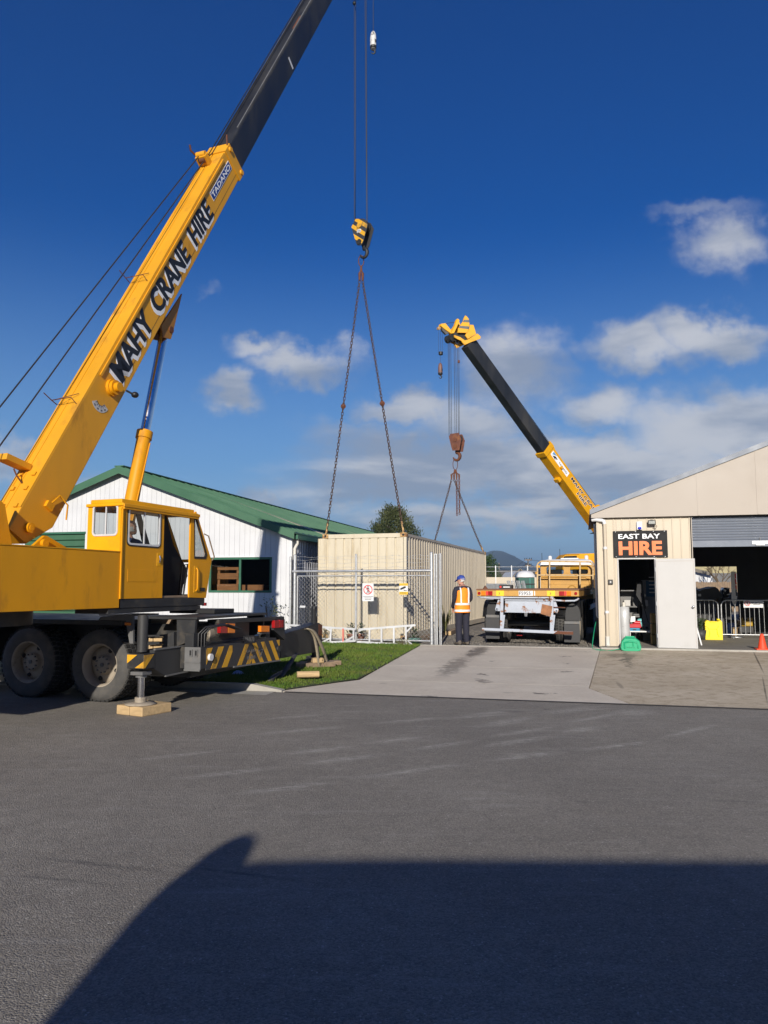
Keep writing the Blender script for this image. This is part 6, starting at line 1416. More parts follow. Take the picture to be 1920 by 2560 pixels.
skin_body('body', J, E_, [m_blue_work, m_skin], lambda c: 1 if c.z > .55 else 0, OP)
head_parts(OP, (0, .0, .72), (0, 1, .1), cap=False)
hand(OP, (-.18, .33, .16), (.1, 1, -.1), (.8, 0, .5), m_skin); hand(OP, (.2, .33, .18), (-.1, 1, -.1), (-.8, 0, .5), m_skin)

# ------------------------------------------------------------------ flat deck semi trailer and its truck
TR = Frame((3.62, 19.52, .19), R(17.7))
trl = thing('flat_deck_trailer', 'flat deck trailer with yellow rear beam and rusty white underrun bar', 'trailer', TR)
def q5(x, y): return (x/3.95+1140, y/3.95+1350)
def ty(x, y, d=0): return TR.hy(*q5(x, y), d)
def tbox(x0, y0, x1, y1, d0, d1):
    a, b = ty(x0, y0, d0), ty(x1, y1, d0); return (a.x, b.x, d0, d1, b.z, a.z)
def tpart(name, m, x0, y0, x1, y1, d0=0, d1=.1, bevel=.006, parent=None): return MB().box(*tbox(x0, y0, x1, y1, d0, d1)).build(name, m, parent or trl, bevel=bevel)
zdk = ty(640, 487).z; TL = 11.4; txl, txr = ty(204, 500).x, ty(1214, 520).x; txc = (txl+txr)/2
zbm = ty(640, 556).z
rbm = MB().box(txl, txr, 0, .12, zbm, zdk-.025).build('rear_beam', m_cabyel, trl, bevel=.012)
MB().box(txl-.01, txr+.01, -.015, TL, zdk-.022, zdk+.012).build('deck_edge', mat('rust_brown', (.17, .075, .035), .7, var=.2, scale=8), trl)
MB().box(txl+.02, txr-.02, .13, TL, zbm+.06, zdk-.024).build('deck', m_timberd, trl)
MB().box(txl, txl+.05, .13, TL, zbm+.0, zdk-.024).box(txr-.05, txr, .13, TL, zbm, zdk-.024).build('side_rail', m_cabyel, trl)
def onb(xf, w_, h_, m, name, y=-.012, zc=None, round_=False):
    zc = (zbm+zdk-.025)/2 if zc is None else zc; xx = txl+(txr-txl)*xf; m2 = MB()
    if round_: m2.cyl((xx, .0, zc), (xx, -.022, zc), w_/2, n=18)
    else: m2.box(xx-w_/2, xx+w_/2, y, -.0005, zc-h_/2, zc+h_/2)
    return m2.build(name, m, rbm, bevel=.003)
onb(.026, .075, .075, m_red, 'round_light', round_=True); onb(.970, .075, .075, m_red, 'round_light', round_=True)
m_pinkred = mat('bright_red_lens', (.75, .06, .05), .2, var=.03)
for xs, order in ((.105, (m_amber, m_pinkred, m_red)), (.872, (m_red, m_pinkred, m_amber))):
    for k, (m_, w_) in enumerate(zip(order, (.11, .05, .11) if xs < .5 else (.12, .05, .10))): onb(xs+(-.036, 0.0, .034)[k], w_ if k != 1 else .05, .11, m_, 'tail_light', y=-.03)
m_stick = mat('yellow_sticker', (.85, .55, .01), .45, var=.03)
for xs in (.235, .735):
    o = onb(xs, .20, .135, m_stick, 'sticker', y=-.004); xx = txl+(txr-txl)*xs; text('sticker_lettering', '3', (xx-.035, -.0045, (zbm+zdk)/2-.045), (1, 0, 0), (0, 0, 1), .035, .055, m_ink, o, .01, depth=.001)
o = onb(.49, .36, .125, m_white, 'number_plate', y=-.006); xx = txl+(txr-txl)*.49; text('plate_lettering', 'F5955', (xx-.165, -.0065, (zbm+zdk)/2-.055), (1, 0, 0), (0, 0, 1), .285, .088, m_ink, o, .006, depth=.001)
onb(.577, .022, .12, m_reflect, 'reflector', y=-.02)
# white steel below: cross beams, plate with rust, brackets with eyes, legs, underrun bar
tpart('cross_beam', m_trailw, 436, 558, 962, 578, .05, .2); tpart('cross_beam', m_trailw, 480, 586, 925, 601, .12, .2)
pl = MB().prism([ty(*q, .16) for q in ((486, 602), (930, 606), (948, 640), (935, 724), (480, 714))], (0, .02, 0)).build('rear_plate', m_trailw, trl)
for pts, hole in ((((430, 586), (415, 588), (386, 682), (392, 700), (436, 702)), (406, 681)), (((975, 575), (962, 574), (962, 716), (1000, 722), (1015, 700)), (992, 700))):
    o = MB().prism([ty(*q, .10) for q in pts], (0, .03, 0)).build('lashing_bracket', m_trailw, trl); c = ty(*hole, .10); MB().cyl((c.x, .098, c.z), (c.x, .06, c.z), .035, n=16).build('lashing_eye', m_trailw, o); MB().cyl((c.x, .0595, c.z), (c.x, .055, c.z), .02, n=14).build('eye_hole', m_dark, o)
for x0, x1, xb0, xb1, yb in ((437, 467, 433, 463, 882), (932, 962, 926, 958, 898)):
    MB().prism([ty(x0, 553, .02), ty(x1, 553, .02), ty(xb1, yb, .02), ty(xb0, yb, .02)], (0, .1, 0)).build('underrun_leg', m_trailw, trl, bevel=.006)
    MB().prism([ty(xb1+2, 740, .05), ty(xb1+22, 740, .05), ty(xb1+6, yb, .05), ty(xb1, yb, .05)], (0, .03, 0)).build('leg_brace', m_trailw, trl)
MB().prism([ty(255, 867, -.0), ty(1156, 904, -.0), ty(1156, 936, -.0), ty(255, 893, -.0)], (0, .1, 0)).build('underrun_bar', m_trailw, trl, bevel=.012)
MB().prism([ty(1000, 899, -.0035), ty(1157, 905, -.0035), ty(1157, 936, -.0035), ty(960, 926, -.0035)], (0, .003, 0)).build('rusted_end', m_rust, trl)
m_rustyp = mat('rusty_plate', (.30, .13, .055), .7, var=.35, scale=6, dirt=(.45, .36, .25), damt=.8, dscale=4)
MB().prism([ty(850, 632, .03), ty(952, 655, .0), ty(935, 758, .0), ty(835, 728, .03)], (0, .02, 0)).build('bent_plate', m_rustyp, trl)
MB().tube([ty(960, 663, .05), ty(1080, 668, .05)], .012, 6).build('pull_rod', m_rust, trl)
for pts in (((215, 553), (250, 566), (330, 573), (436, 575)), ((962, 594), (1080, 601), (1170, 600), (1200, 588), (1212, 574))):
    MB().tube([ty(*p, .06) for p in pts], .024, 8).build('corner_pipe', m_trailw, trl)
MB().box(txc-.55, txc-.42, .3, TL-.3, .8, zbm+.06).box(txc+.42, txc+.55, .3, TL-.3, .8, zbm+.06).build('chassis_beam', m_chass, trl)
for k in range(3):
    y = 1.15+1.28*k
    for s_ in (-1, 1):
        make_wheel(trl, (txc+s_*.94, y, .51), (s_, 0, 0), Rr=.505, wid=.27, detail=(s_ > 0), dish=.14); make_wheel(trl, (txc+s_*.62, y, .51), (s_, 0, 0), Rr=.505, wid=.27, detail=False)
    MB().cyl((txc-.9, y, .51), (txc+.9, y, .51), .08).build('axle', m_chass, trl)
    for s_ in (-1, 1):
        if k == 0 or True:
            pts = [(txc+s_*.60, y+.58*math.cos(a), .53+.58*math.sin(a)) for a in [R(15+150*i/12) for i in range(13)]]
            m2 = MB(); n = len(pts); vs = pts+[(p[0]+s_*.64, p[1], p[2]) for p in pts]; m2.add(vs, [(i, i+1, i+1+n, i+n) for i in range(n-1)], True); o = m2.build('mudguard', m_blackp, trl, fixn=False); o.modifiers.new('thick', 'SOLIDIFY').thickness = .012
for x0, y0, x1, y1, mgx in ((292, 768, 430, 976, 1), (1066, 832, 1226, 1012, 1)):
    o = tpart('mudflap', m_rubber, x0, y0, x1, y1, .42, .435, 0); tpart('flap_bracket', m_steelgrey, x0+4, y0-30, x1-4, y0-1, .41, .44, .003)
for s_, x0, x1, yt, yb in ((-1, 302, 432, 598, 765), (1, 1075, 1232, 628, 800)):
    a, b = ty(x0, yt, .45), ty(x1, yb, .45); pts = [(a.x, .45, b.z)]+[(((a.x+b.x)/2)+(a.x-b.x)/2*math.cos(t_), .45, b.z+(a.z-b.z)*math.sin(t_)**.6) for t_ in [PI*i/14 for i in range(1, 14)]]+[(b.x, .45, b.z)]
    MB().prism(pts, (0, .05, 0)).build('mudguard_front', m_blackp, trl)
MB().box(txr-.04, txr-.01, 5.5, 10.4, .75, .9).box(txl+.01, txl+.04, 5.5, 10.4, .75, .9).build('side_guard', m_trailw, trl)
tpart('licence_tag', m_red, 598, 938, 655, 950, .6, .62, 0)
# headboard of cream pipe at the front of the deck
def q6(x, y): return (1200+x/5.53, 1370+y/5.53)
def th(x, y, d): return TR.hy(*q6(x, y), d)
hb2 = bpy.data.objects.new('headboard', None); col.objects.link(hb2); hb2.parent = trl; YHB = TL-.1
zdkh = zdk-.0
def P6(x, y): 
    p = th(x, y, YHB); return Vector((p.x, YHB, max(p.z, zdkh)))
MB().tube([P6(795, 600), P6(793, 235), P6(803, 212), P6(838, 188), P6(860, 183), P6(1510, 190), P6(1535, 200), P6(1556, 225), P6(1562, 250), P6(1562, 600)], .032, 8).build('outer_frame', m_cream_rust, hb2)
MB().tube([P6(797, 375), P6(1560, 380)], .028, 8).build('mid_rail', m_cream_rust, hb2)
for x in (962, 1383): MB().tube([P6(x, 186), P6(x, 600)], .032, 8).build('upright', m_cream_rust, hb2)
# things lying on the deck
bb_ = thing('battery_box', 'black box with a white printed label on the trailer deck', 'box', None, loc=TR.w(*TR.hy(1263.5, 1471, 1.2)[:2], zdk+.012)); bb_.rotation_euler = (0, 0, -TR.az)
MB().box(-.17, .17, 0, .3, 0, .105).build('case', m_blackp, bb_, bevel=.008); MB().box(-.06, .12, -.003, -.0005, .03, .06).build('label_strip', m_white, bb_); MB().cyl((-.13, -.0005, .05), (-.13, -.006, .05), .028, n=14).build('reflector', m_pinkred, bb_)
tri_ = thing('steel_wedge', 'small rusty steel wedge at the left rear corner of the trailer deck', 'wedge', None, loc=TR.w(*TR.hy(1214, 1472, .3)[:2], zdk+.012)); MB().prism([(-.06, 0, 0), (.06, 0, 0), (.0, 0, .085)], (0, .12, 0)).build('wedge', m_rust, tri_)

trk = thing('truck', 'faded yellow truck cab with a white roof in front of the trailer', 'truck', TR); YC = TL+.35
def tk(x, y, d=None): return TR.hy(*q6(x, y), YC if d is None else d)
wa, wb_2 = tk(842, 560), tk(1566, 580); xl_, xr_ = wa.x, wb_2.x; z_b = zdk-.5; zw0, zw1 = tk(1000, 370).z, tk(1000, 252).z; ztop = tk(1000, 236).z; zwr = tk(1000, 152).z
cb = bpy.data.objects.new('cab', None); col.objects.link(cb); cb.parent = trk
wl = [(tk(910, 300).x, tk(1166, 300).x), (tk(1238, 300).x, tk(1502, 300).x)]
MB().box(xl_, xr_, YC, YC+.05, z_b, zw0).build('lower_panel', m_cabyel, cb, bevel=.01); MB().box(xl_+.02, xr_-.02, YC, YC+.05, zw1, ztop).build('upper_panel', m_cabyel, cb)
for a, b in ((xl_, wl[0][0]), (wl[0][1], wl[1][0]), (wl[1][1], xr_)): MB().box(a, b, YC, YC+.05, zw0, zw1).build('pillar', m_cabyel, cb)
for a, b in wl:
    hc = ((a+b)/2, (zw0+zw1)/2); o_ = [Vector((hc[0]+p[0], YC-.012, hc[1]+p[1])) for p in rect((b-a)/2+.02, (zw1-zw0)/2+.02, .08)]; i_ = [Vector((hc[0]+p[0], YC-.012, hc[1]+p[1])) for p in rect((b-a)/2-.025, (zw1-zw0)/2-.025, .06)]
    f_ = MB().ring(o_, i_, (0, .03, 0)).build('window_frame', m_cabyel, cb, fixn=True); MB().add([(a, YC+.02, zw0), (b, YC+.02, zw0), (b, YC+.02, zw1), (a, YC+.02, zw1)], [(0, 1, 2, 3)]).build('pane', m_glass, f_)
for zf in (.30, .50, .70): zz = zdk+(zw0-zdk)*zf; MB().box(xl_+.12, xr_-.12, YC-.012, YC-.001, zz, zz+.012).build('pressed_rib', m_cabyel, cb)
MB().tube([(xl_+.03, YC-.012, zw0-.12), (xl_+.1, YC-.02, zw0-.08), (xr_-.3, YC-.02, zw0-.08), (xr_-.14, YC-.02, zw0-.2), (xr_-.10, YC-.012, zdk+.02)], .03, 6).build('moulding', m_cabyel, cb)
MB().tube([(txc+.1, YC-.01, zdk), (txc+.22, YC-.02, zdk+.12), (xr_-.75, YC-.02, zdk+.13), (xr_-.62, YC-.01, zdk)], .022, 6).build('moulding', m_cabyel, cb)
MB().loft([[Vector((x, y, z)) for x, y in ((xl_+i, YC+.0+i), (xr_-i, YC+i), (xr_-i, YC+1.7-i), (xl_+i, YC+1.7-i))] for z, i in ((ztop+.001, -.01), (ztop+.12, .02), (zwr-.06, .07), (zwr, .28))], smooth=False).build('roof', m_white, cb, bevel=.015)
xm2 = (xl_+xr_)/2; MB().box(xm2-.25, xm2+.45, YC+.4, YC+1.0, zwr+.001, zwr+.05).build('roof_hatch', m_white, cb, bevel=.015)
for x, y in ((970, 135), (1472, 142)): p = tk(x, 160, YC+.4); MB().cyl((p.x, YC+.4, zwr-.06), (p.x, YC+.4, zwr+.10), .075, n=14).sphere((p.x, YC+.4, zwr+.10), (.075, .075, .05), 12, 6).build('roof_beacon', m_white, cb)
for x, y1 in ((855, 70), (1102, 12)): p = tk(x, y1, YC+.5); MB().cyl((p.x, YC+.5, zwr-.1), (p.x, YC+.5, p.z), .010, n=6).build('aerial', m_blackp, cb)
for xs_2, q in ((xl_, .02), (xr_-.04, -.02)):
    MB().box(xs_2, xs_2+.04, YC+.06, YC+1.7, z_b, zw0).build('cab_side', m_cabyel, cb); MB().box(xs_2+q*.5, xs_2+.04+q*.5, YC+.06, YC+.2, zw0, ztop).build('pillar', m_cabyel, cb); MB().box(xs_2+q, xs_2+.05+q, YC+1.6, YC+1.7, zw0+.051, ztop).build('pillar', m_cabyel, cb)
MB().box(xl_+.04, xr_-.04, YC+1.65, YC+1.7, z_b, zw0+.05).build('cab_front', m_cabyel, cb); MB().box(xl_+.25, xl_+.8, YC+.3, YC+.45, z_b, zw0+.22).box(xr_-.8, xr_-.25, YC+.3, YC+.45, z_b, zw0+.22).build('seat_back', m_dark, cb, bevel=.03)
p, q_ = tk(724, 228), tk(778, 262); m2 = MB().box(p.x, q_.x, YC+1.3, YC+1.42, q_.z, p.z); mi_ = m2.build('mirror', m_yel2, trk, bevel=.01); MB().tube([(q_.x, YC+1.36, p.z-.05), (xl_+.03, YC+1.36, p.z-.1)], .014, 6).build('mirror_arm', m_blackp, mi_)
p, q_ = tk(714, 318), tk(760, 355); MB().box(p.x, q_.x, YC+1.3, YC+1.36, q_.z, p.z).build('mirror', m_yel2, trk, bevel=.01)
MB().cyl((xl_-.10, YC+.1, zdk-.2), (xl_-.10, YC+.1, zw1-.1), .06, n=12).build('exhaust_stack', m_blackp, trk)
MB().box(txc-.5, txc-.38, TL-1.9, YC+2.3, .75, 1.0).box(txc+.38, txc+.5, TL-1.9, YC+2.3, .75, 1.0).build('chassis_beam', m_chass, trk)
MB().box(xl_, xr_, YC-.02, YC+1.9, .55, z_b).build('cab_base', m_chass, trk)
for y in (TL-1.5, TL-.2, YC+1.2):
    for s_ in (-1, 1): make_wheel(trk, (txc+s_*.92, y, .51), (s_, 0, 0), Rr=.505, wid=.27, detail=False)

# ------------------------------------------------------------------ the second crane behind the hire shed
YT, YF = 32.8, 37.6
Pt, Pf = at(1170, 859, YT), at(1508, 1330, YF); Cr = Vector((Pf.x+1.2, Pf.y+.3, .19))
cr2 = thing('mobile_crane', 'smaller yellow crane half hidden behind the hire shed, boom leaning left', 'crane', None, loc=Cr)
D2 = (Pt-Pf).normalized(); S2 = D2.cross(Vector((0, 0, 1))).normalized()
if S2.dot(-Pf) < 0: S2 = -S2
U2 = D2.cross(S2).normalized(); U2 = U2 if U2.z > 0 else -U2
L2 = (Pt-Pf).length
def B2(t_, s, v_): return Pf+D2*t_+S2*s+U2*v_-Cr
def projy(P):
    z = P.z-CAMH; fw = P.y*math.cos(PITCH)+z*math.sin(PITCH); return 1280-FPX*(-P.y*math.sin(PITCH)+z*math.cos(PITCH))/fw
tb2 = min((abs(projy(Pf+D2*x*.01)-1122), x*.01) for x in range(0, int(L2*100)))[1]
bm2 = bpy.data.objects.new('boom', None); col.objects.link(bm2); bm2.parent = cr2
def p2(name, mb, m, bevel=0, par=None): return mb.build(name, m, par or bm2, bevel=bevel)
w2_, h2_ = .50, .66
def ob2(t0, t1, w_, h_, s=0, v_=0): return MB().obox(B2((t0+t1)/2, s, v_), D2*(t1-t0)/2, S2*w_/2, U2*h_/2)
p2('main_section', ob2(-1.9, tb2, w2_, h2_), m_yel2, .012); p2('collar', ob2(tb2-.22, tb2+.02, w2_+.08, h2_+.08), m_yel2, .012)
p2('black_section', ob2(tb2-.5, L2+.02, w2_-.06, h2_-.06), m_black, .03)
for tt, s, v_ in ((tb2-.05, 0, .42), (tb2-.35, 0, .40)): p2('roller_bracket', MB().obox(B2(tt, s, v_), D2*.07, S2*.12, U2*.09), m_yel2, .01)
p2('rope_cleat', MB().obox(B2(tb2-1.6, .0, -.42), D2*.10, S2*.14, U2*.09), m_yel2, .01); p2('rope_cleat', MB().obox(B2(tb2-1.2, .3, -.05), D2*.06, S2*.05, U2*.05), m_yel2, .01)
p2('hinge_block', MB().obox(B2(tb2-4.6, .32, .12), D2*.42, S2*.08, U2*.2).obox(B2(tb2-4.2, .34, .3), D2*.15, S2*.1, U2*.12).cyl(B2(tb2-4.8, .3, -.1), B2(tb2-4.8, .42, -.1), .12, n=14), m_yel2, .012)
p2('top_rope', MB().tube([B2(-1, .1, .55), B2(tb2-.3, .1, .42), B2(L2+.1, .1, .40)], .012, 5), m_rope)
rd_ = -D2                                          # reading direction runs down the boom
lp = p2('maker_plate', MB().obox(B2(tb2-1.05, w2_/2+.003, .06), D2*.72, S2*.003, U2*.13), m_whiteink)
text('plate_lettering', 'TADANO', B2(tb2-.95, w2_/2+.008, .0), rd_, U2, .72, .10, m_ink, lp, .018, depth=.001)
m_lb = mat('logo_blue', (.1, .3, .55), .5, var=0)
MB().prism([B2(tb2-.40, w2_/2+.007, .18), B2(tb2-.40, w2_/2+.007, .02), B2(tb2-.68, w2_/2+.007, .18)], S2*.001).build('logo_corner', m_lb, lp); MB().prism([B2(tb2-.45, w2_/2+.0085, -.02), B2(tb2-.62, w2_/2+.0085, .10), B2(tb2-.80, w2_/2+.0085, .09), B2(tb2-.78, w2_/2+.0085, .03), B2(tb2-.66, w2_/2+.0085, .03), B2(tb2-.72, w2_/2+.0085, -.05)], S2*.001).build('logo_mark', m_ink, lp)
for body, o0, wd_, vv in (('MAHY CRANE', 2.0, 2.45, .05), ('HIRE', 2.75, .85, -.19)):
    for df, m_, dd in ((.012, m_whiteink, .002), (0, m_ink, .005)):
        text('lettering' if m_ is m_ink else 'lettering_outline', body, B2(tb2-o0+df, w2_/2+dd, vv-df), rd_, U2, wd_+df*2, .165+df*2, m_, bm2, .018 if m_ is m_ink else .045, .12, .001)
# head with striped horns, short jib and sheaves
def q7(x, y): return (1080+x/10.37, 780+y/10.37)
def hplate(name, pts, m, s0=.22, th_=.05, par=None, bevel=.008):
    P = [at(*q7(*q), YT)-Cr+S2*s0 for q in pts]; return p2(name, MB().prism(P, S2*th_), m, bevel, par)
for s0 in (.235, -.29):
    hplate('head_collar', ((830, 755), (1070, 600), (1158, 685), (1140, 738), (885, 832), (740, 900), (660, 800)), m_yel2, s0)
    hplate('head_plate', ((745, 660), (850, 440), (870, 380), (955, 385), (1025, 620), (812, 748)), m_yel2, s0+.03)
    hn = hplate('horn', ((545, 590), (555, 480), (680, 290), (700, 220), (735, 145), (775, 175), (825, 240), (842, 360), (828, 500), (780, 595)), m_yel2, s0+.06 if s0 > 0 else s0-.02)
    if s0 > 0:
        hplate('black_stripe', ((662, 320), (700, 255), (828, 258), (835, 330)), m_blackp, s0+.112, .004, hn, 0); hplate('black_stripe', ((560, 470), (598, 412), (838, 432), (826, 505)), m_blackp, s0+.112, .004, hn, 0)
    hplate('head_cheek', ((470, 640), (620, 690), (760, 790), (680, 800), (560, 750), (480, 700)), m_yel2, s0)
hplate('head_core', ((520, 560), (860, 560), (1000, 640), (860, 800), (660, 760), (500, 640)), m_dark, -.2, .38)
hplate('small_horn', ((440, 580), (540, 380), (590, 230), (620, 190), (665, 240), (600, 400), (520, 570)), m_yel2, .02, .12)
jb = hplate('short_jib', ((175, 375), (190, 325), (300, 312), (452, 500), (440, 575), (290, 470)), m_yel2, -.02, .16); hplate('jib_sheave', ((210, 400), (300, 480), (420, 560), (330, 600), (230, 500)), m_chass, .0, .1)
hplate('jib_tip', ((118, 410), (155, 385), (205, 430), (165, 478), (125, 465)), m_rustcast, .0, .1)
m2 = MB(); c = at(*q7(470, 690), YT)-Cr
for k in range(4): m2.cyl(c+S2*(-.2+.11*k), c+S2*(-.15+.11*k), .17, n=20)
p2('sheaves', m2, m_chass); p2('pendant', MB().tube([at(*q7(310, 305), YT)-Cr, at(*q7(600, 262), YT)-Cr, at(*q7(680, 265), YT)-Cr], .012, 5), m_rope)
for px, dy in ((1121, -.1), (1123.8, .1), (1127.5, -.1), (1136, .1), (1140, -.1), (1144.5, .1), (1147.8, -.1)):
    a, b = at(px-.8, 850, YT+dy), at(px+1.6 if px < 1147 else px+.6, 1092, YT+dy); m2 = MB(); m2.tube([a-Cr, b-Cr], .010, 5); p2('hoist_rope', m2, m_rope, 0, cr2)
p2('rope_weight', MB().cyl(at(1147, 901, YT-.1)-Cr, at(1147, 907, YT-.1)-Cr, .045, n=12), m_rust, 0, cr2)
for px in (1096.5, 1101, 1106): a, b = at(px, 828, YT), at(px, 884, YT); p2('ball_rope', MB().tube([a-Cr, b-Cr], .007, 4), m_rope, 0, cr2)
p2('trip_weight', MB().cyl(at(1102, 887, YT)-Cr, at(1102, 880, YT)-Cr, .095, n=18), m_blackp, .01, cr2); p2('ball_rope', MB().tube([at(1101, 884, YT)-Cr, at(1101, 909, YT)-Cr], .009, 4), m_rope, 0, cr2)
m_ballr = mat('red_brown_paint', (.17, .085, .065), .55, var=.2, scale=6); hook_ball('red brown hook ball under the short jib of the smaller crane', 1101, 907.5, 950, YT, .098, m_ballr, m_chass)
pl7 = [(1060+x/3.352, 760+y/3.352) for x, y in ((208, 1112), (222, 1088), (290, 1078), (312, 1132), (296, 1226), (238, 1228), (226, 1190))]
m_hbr = mat('rust_red_paint', (.13, .042, .022), .65, var=.35, scale=5, dirt=(.30, .15, .03), damt=.6, dscale=5)
h2b, F2, P2h, T2 = hook_block('rusty red hook block above the far end of the container', pl7, YH2, .42, R(28), m_hbr, m_hbr)
zz = [p.z for p in P2h]; xx_ = [p.x for p in P2h]; mb = MB(); hook(mb, ((min(xx_)+max(xx_))/2-.02, 0, min(zz)+.08), .17, .07); mb.build('hook', m_rust, h2b)
m2 = MB()
for zf in (.25, .62): m2.cyl(((min(xx_)+max(xx_))/2, -.21, min(zz)+(max(zz)-min(zz))*zf), ((min(xx_)+max(xx_))/2, -.235, min(zz)+(max(zz)-min(zz))*zf), .09, n=16)
m2.build('pins', m_rust, h2b)
# house, cab window, carrier
def h2p(x, y, Y=36.2): return at(*q6(x, y), Y)-Cr
pts = [h2p(1142, 130), h2p(1192, 82), h2p(1610, 72), h2p(2200, 72), h2p(2200, 520), h2p(1585, 520), h2p(1565, 300), h2p(1142, 300)]
p2('house', MB().prism(pts, (0, 1.5, 0)), m_yel2, .02, cr2); p2('house_trim', MB().prism([h2p(1185, 92, 36.15), h2p(1380, 86, 36.15), h2p(1380, 78, 36.15), h2p(1190, 84, 36.15)], (0, .04, 0)), m_yel2, 0, cr2)
p2('cab_window', MB().prism([h2p(1148, 138, 36.18), h2p(1168, 114, 36.18), h2p(1340, 106, 36.18), h2p(1338, 142, 36.18)], (0, .015, 0)), mat('dark_glass', (.02, .022, .025), .1), 0, cr2)
p2('house_rib', MB().prism([h2p(1368, 520, 36.17), h2p(1378, 520, 36.17), h2p(1378, 84, 36.17), h2p(1368, 84, 36.17)], (0, .028, 0)), m_yel2, 0, cr2)
p2('carrier', MB().box(-3.6, 5.5, -1.2, 1.2, .55, 1.2).box(-2.4, 3.0, -1.1, 1.1, 1.2, 1.45), m_chass, .02, cr2); p2('turntable', MB().cyl((.3, 0, 1.4), (.3, 0, 1.95), .8, n=24), m_chass, 0, cr2)
for xx in (-2.6, -1.3, 2.6, 4.0): make_wheel(cr2, (xx, -.92, .53), (0, -1, 0), detail=False); make_wheel(cr2, (xx, .92, .53), (0, 1, 0), detail=False)
xh = at(*q6(1150, 300), 36.2)-Cr; cyl2 = p2('luffing_cylinder', MB().cyl(B2(-2.2, 0, -1.0), B2(.2, 0, -.38), .10, n=14), m_chrome, 0, cr2)

# ------------------------------------------------------------------ things at the hire shed
def q8(x, y): return (1680+x/6.9125, 1380+y/6.9125)
def s8(x, y, d): return SH.hy(*q8(x, y), d)
FZ = .04
# traffic cone
P = SH.hy(1905, 1618, -.12); cn = thing('traffic_cone', 'red traffic cone at the edge of the shed floor', 'cone', Frame(SH.w(P.x, -.16, FZ), SH.az))
hc = SH.hy(1905, 1584, -.16).z-FZ
MB().lathe((0, 0, .02), (0, 0, 1), [(.105, 0), (.10, .01), (.035, hc-.03), (.028, hc-.022), (.001, hc-.022)], 24).build('cone_body', m_cone, cn); MB().prism([(p[0], p[1], 0) for p in rect(.155, .155, .03)], (0, 0, .025)).build('base', m_cone, cn, bevel=.004)
# yellow jerrycan
yj = 3.0; a, b = s8(578, 1512, yj), s8(868, 1178, yj); jw, jh = b.x-a.x, b.z-FZ
jc = thing('jerrycan', 'bright yellow plastic drum with moulded ribs standing in front of the barriers', 'drum', Frame(SH.w((a.x+b.x)/2, yj, FZ), SH.az))
MB().prism([(x, 0, z+jh/2) for x, z in [(-jw/2, -jh/2), (jw/2, -jh/2), (jw/2, jh/2-.05), (jw/2-.04, jh/2-.0), (jw*.36, jh/2), (jw*.30, jh/2-.035), (-jw*.22, jh/2-.035), (-jw*.28, jh/2-.01), (-jw/2+.05, jh/2-.01), (-jw/2, jh/2-.06)]], (0, .38, 0)).build('can', m_can, jc, bevel=.03)
MB().tube([(-jw*.36, -.004, jh*.66), (-jw*.28, -.008, jh*.56), (jw*.18, -.008, jh*.56), (jw*.28, -.004, jh*.72)], .010, 6).tube([(-jw*.28, -.008, jh*.56), (-jw*.24, -.008, jh*.32), (-jw*.3, -.004, jh*.14)], .010, 6).tube([(jw*.18, -.008, jh*.56), (jw*.2, -.008, jh*.32), (jw*.28, -.004, jh*.16)], .010, 6).build('moulded_rib', m_can, jc)
MB().box(-jw*.2, jw*.12, -.012, .03, jh*.86, jh*.94).build('handle', m_can, jc, bevel=.008); MB().cyl((jw*.34, .19, jh-.01), (jw*.34, .19, jh+.03), .04, n=16).build('cap', m_can, jc)
# crowd barriers
def barrier(label, x0, x1, yb, full_left, full_right):
    z1 = s8(1000, 832, yb).z-FZ; b_ = thing('crowd_barrier', label, 'barrier', Frame(SH.w(x0, yb, FZ), SH.az), 'crowd barriers across the shed opening'); w_ = x1-x0; r_ = .16
    arc = lambda cx, cz, a0, a1: [(cx+r_*math.cos(R(a0+(a1-a0)*i/6)), 0, cz+r_*math.sin(R(a0+(a1-a0)*i/6))) for i in range(7)]
    MB().tube([(0, 0, .02)]+arc(r_, z1-r_, 180, 90)+arc(w_-r_, z1-r_, 90, 0)+[(w_, 0, .02)], .019, 8).build('frame', m_galv, b_); MB().tube([(0, 0, .10), (w_, 0, .10)], .017, 8).build('bottom_bar', m_galv, b_)
    n = int(w_/.115)
    for i in range(1, n): x = w_*i/n; MB().cyl((x, 0, .10), (x, 0, z1-.01 if r_*.6 < x < w_-r_*.6 else z1-.06), .007, n=6).build('bar', m_galv, b_)
    for x in (.25, w_-.25): MB().tube([(x, -.22, .0), (x, 0, .09), (x, .22, 0)], .015, 6).build('foot', m_galv, b_)
    return b_
yb = 3.9; xa, xb = s8(860, 1200, yb).x, s8(805, 1200, yb).x
barrier('left crowd barrier reaching from the door leaf to the yellow drum', xb-2.1, xb, yb+.0, False, True); barrier('right crowd barrier carrying the NO ENTRY sign', xa, xa+2.3, yb, True, True)
a, b = s8(1238, 960, yb-.03), s8(1570, 833, yb-.03); ne = plate(SH, 'barrier_sign', 'small white NO ENTRY sign hung on the right crowd barrier', a.x, b.x, a.z, b.z, m_white, y=yb-.026)
wN, hN = b.x-a.x, b.z-a.z; m2 = MB(); disc_ring(m2, a.x+wN*.2, a.z+hN*.56, hN*.36, hN*.28, yb-.0315); m2.bar((a.x+wN*.2-hN*.24, yb-.0335, a.z+hN*.8), (a.x+wN*.2+hN*.24, yb-.0335, a.z+hN*.32), .001, .012, up=(1, 0, 1)); m2.build('barred_circle', m_redink, ne)
m2 = MB(); walker(m2, a.x+wN*.2, a.z+hN*.58, hN*.5, yb-.0325); m2.build('walking_figure', m_ink, ne)
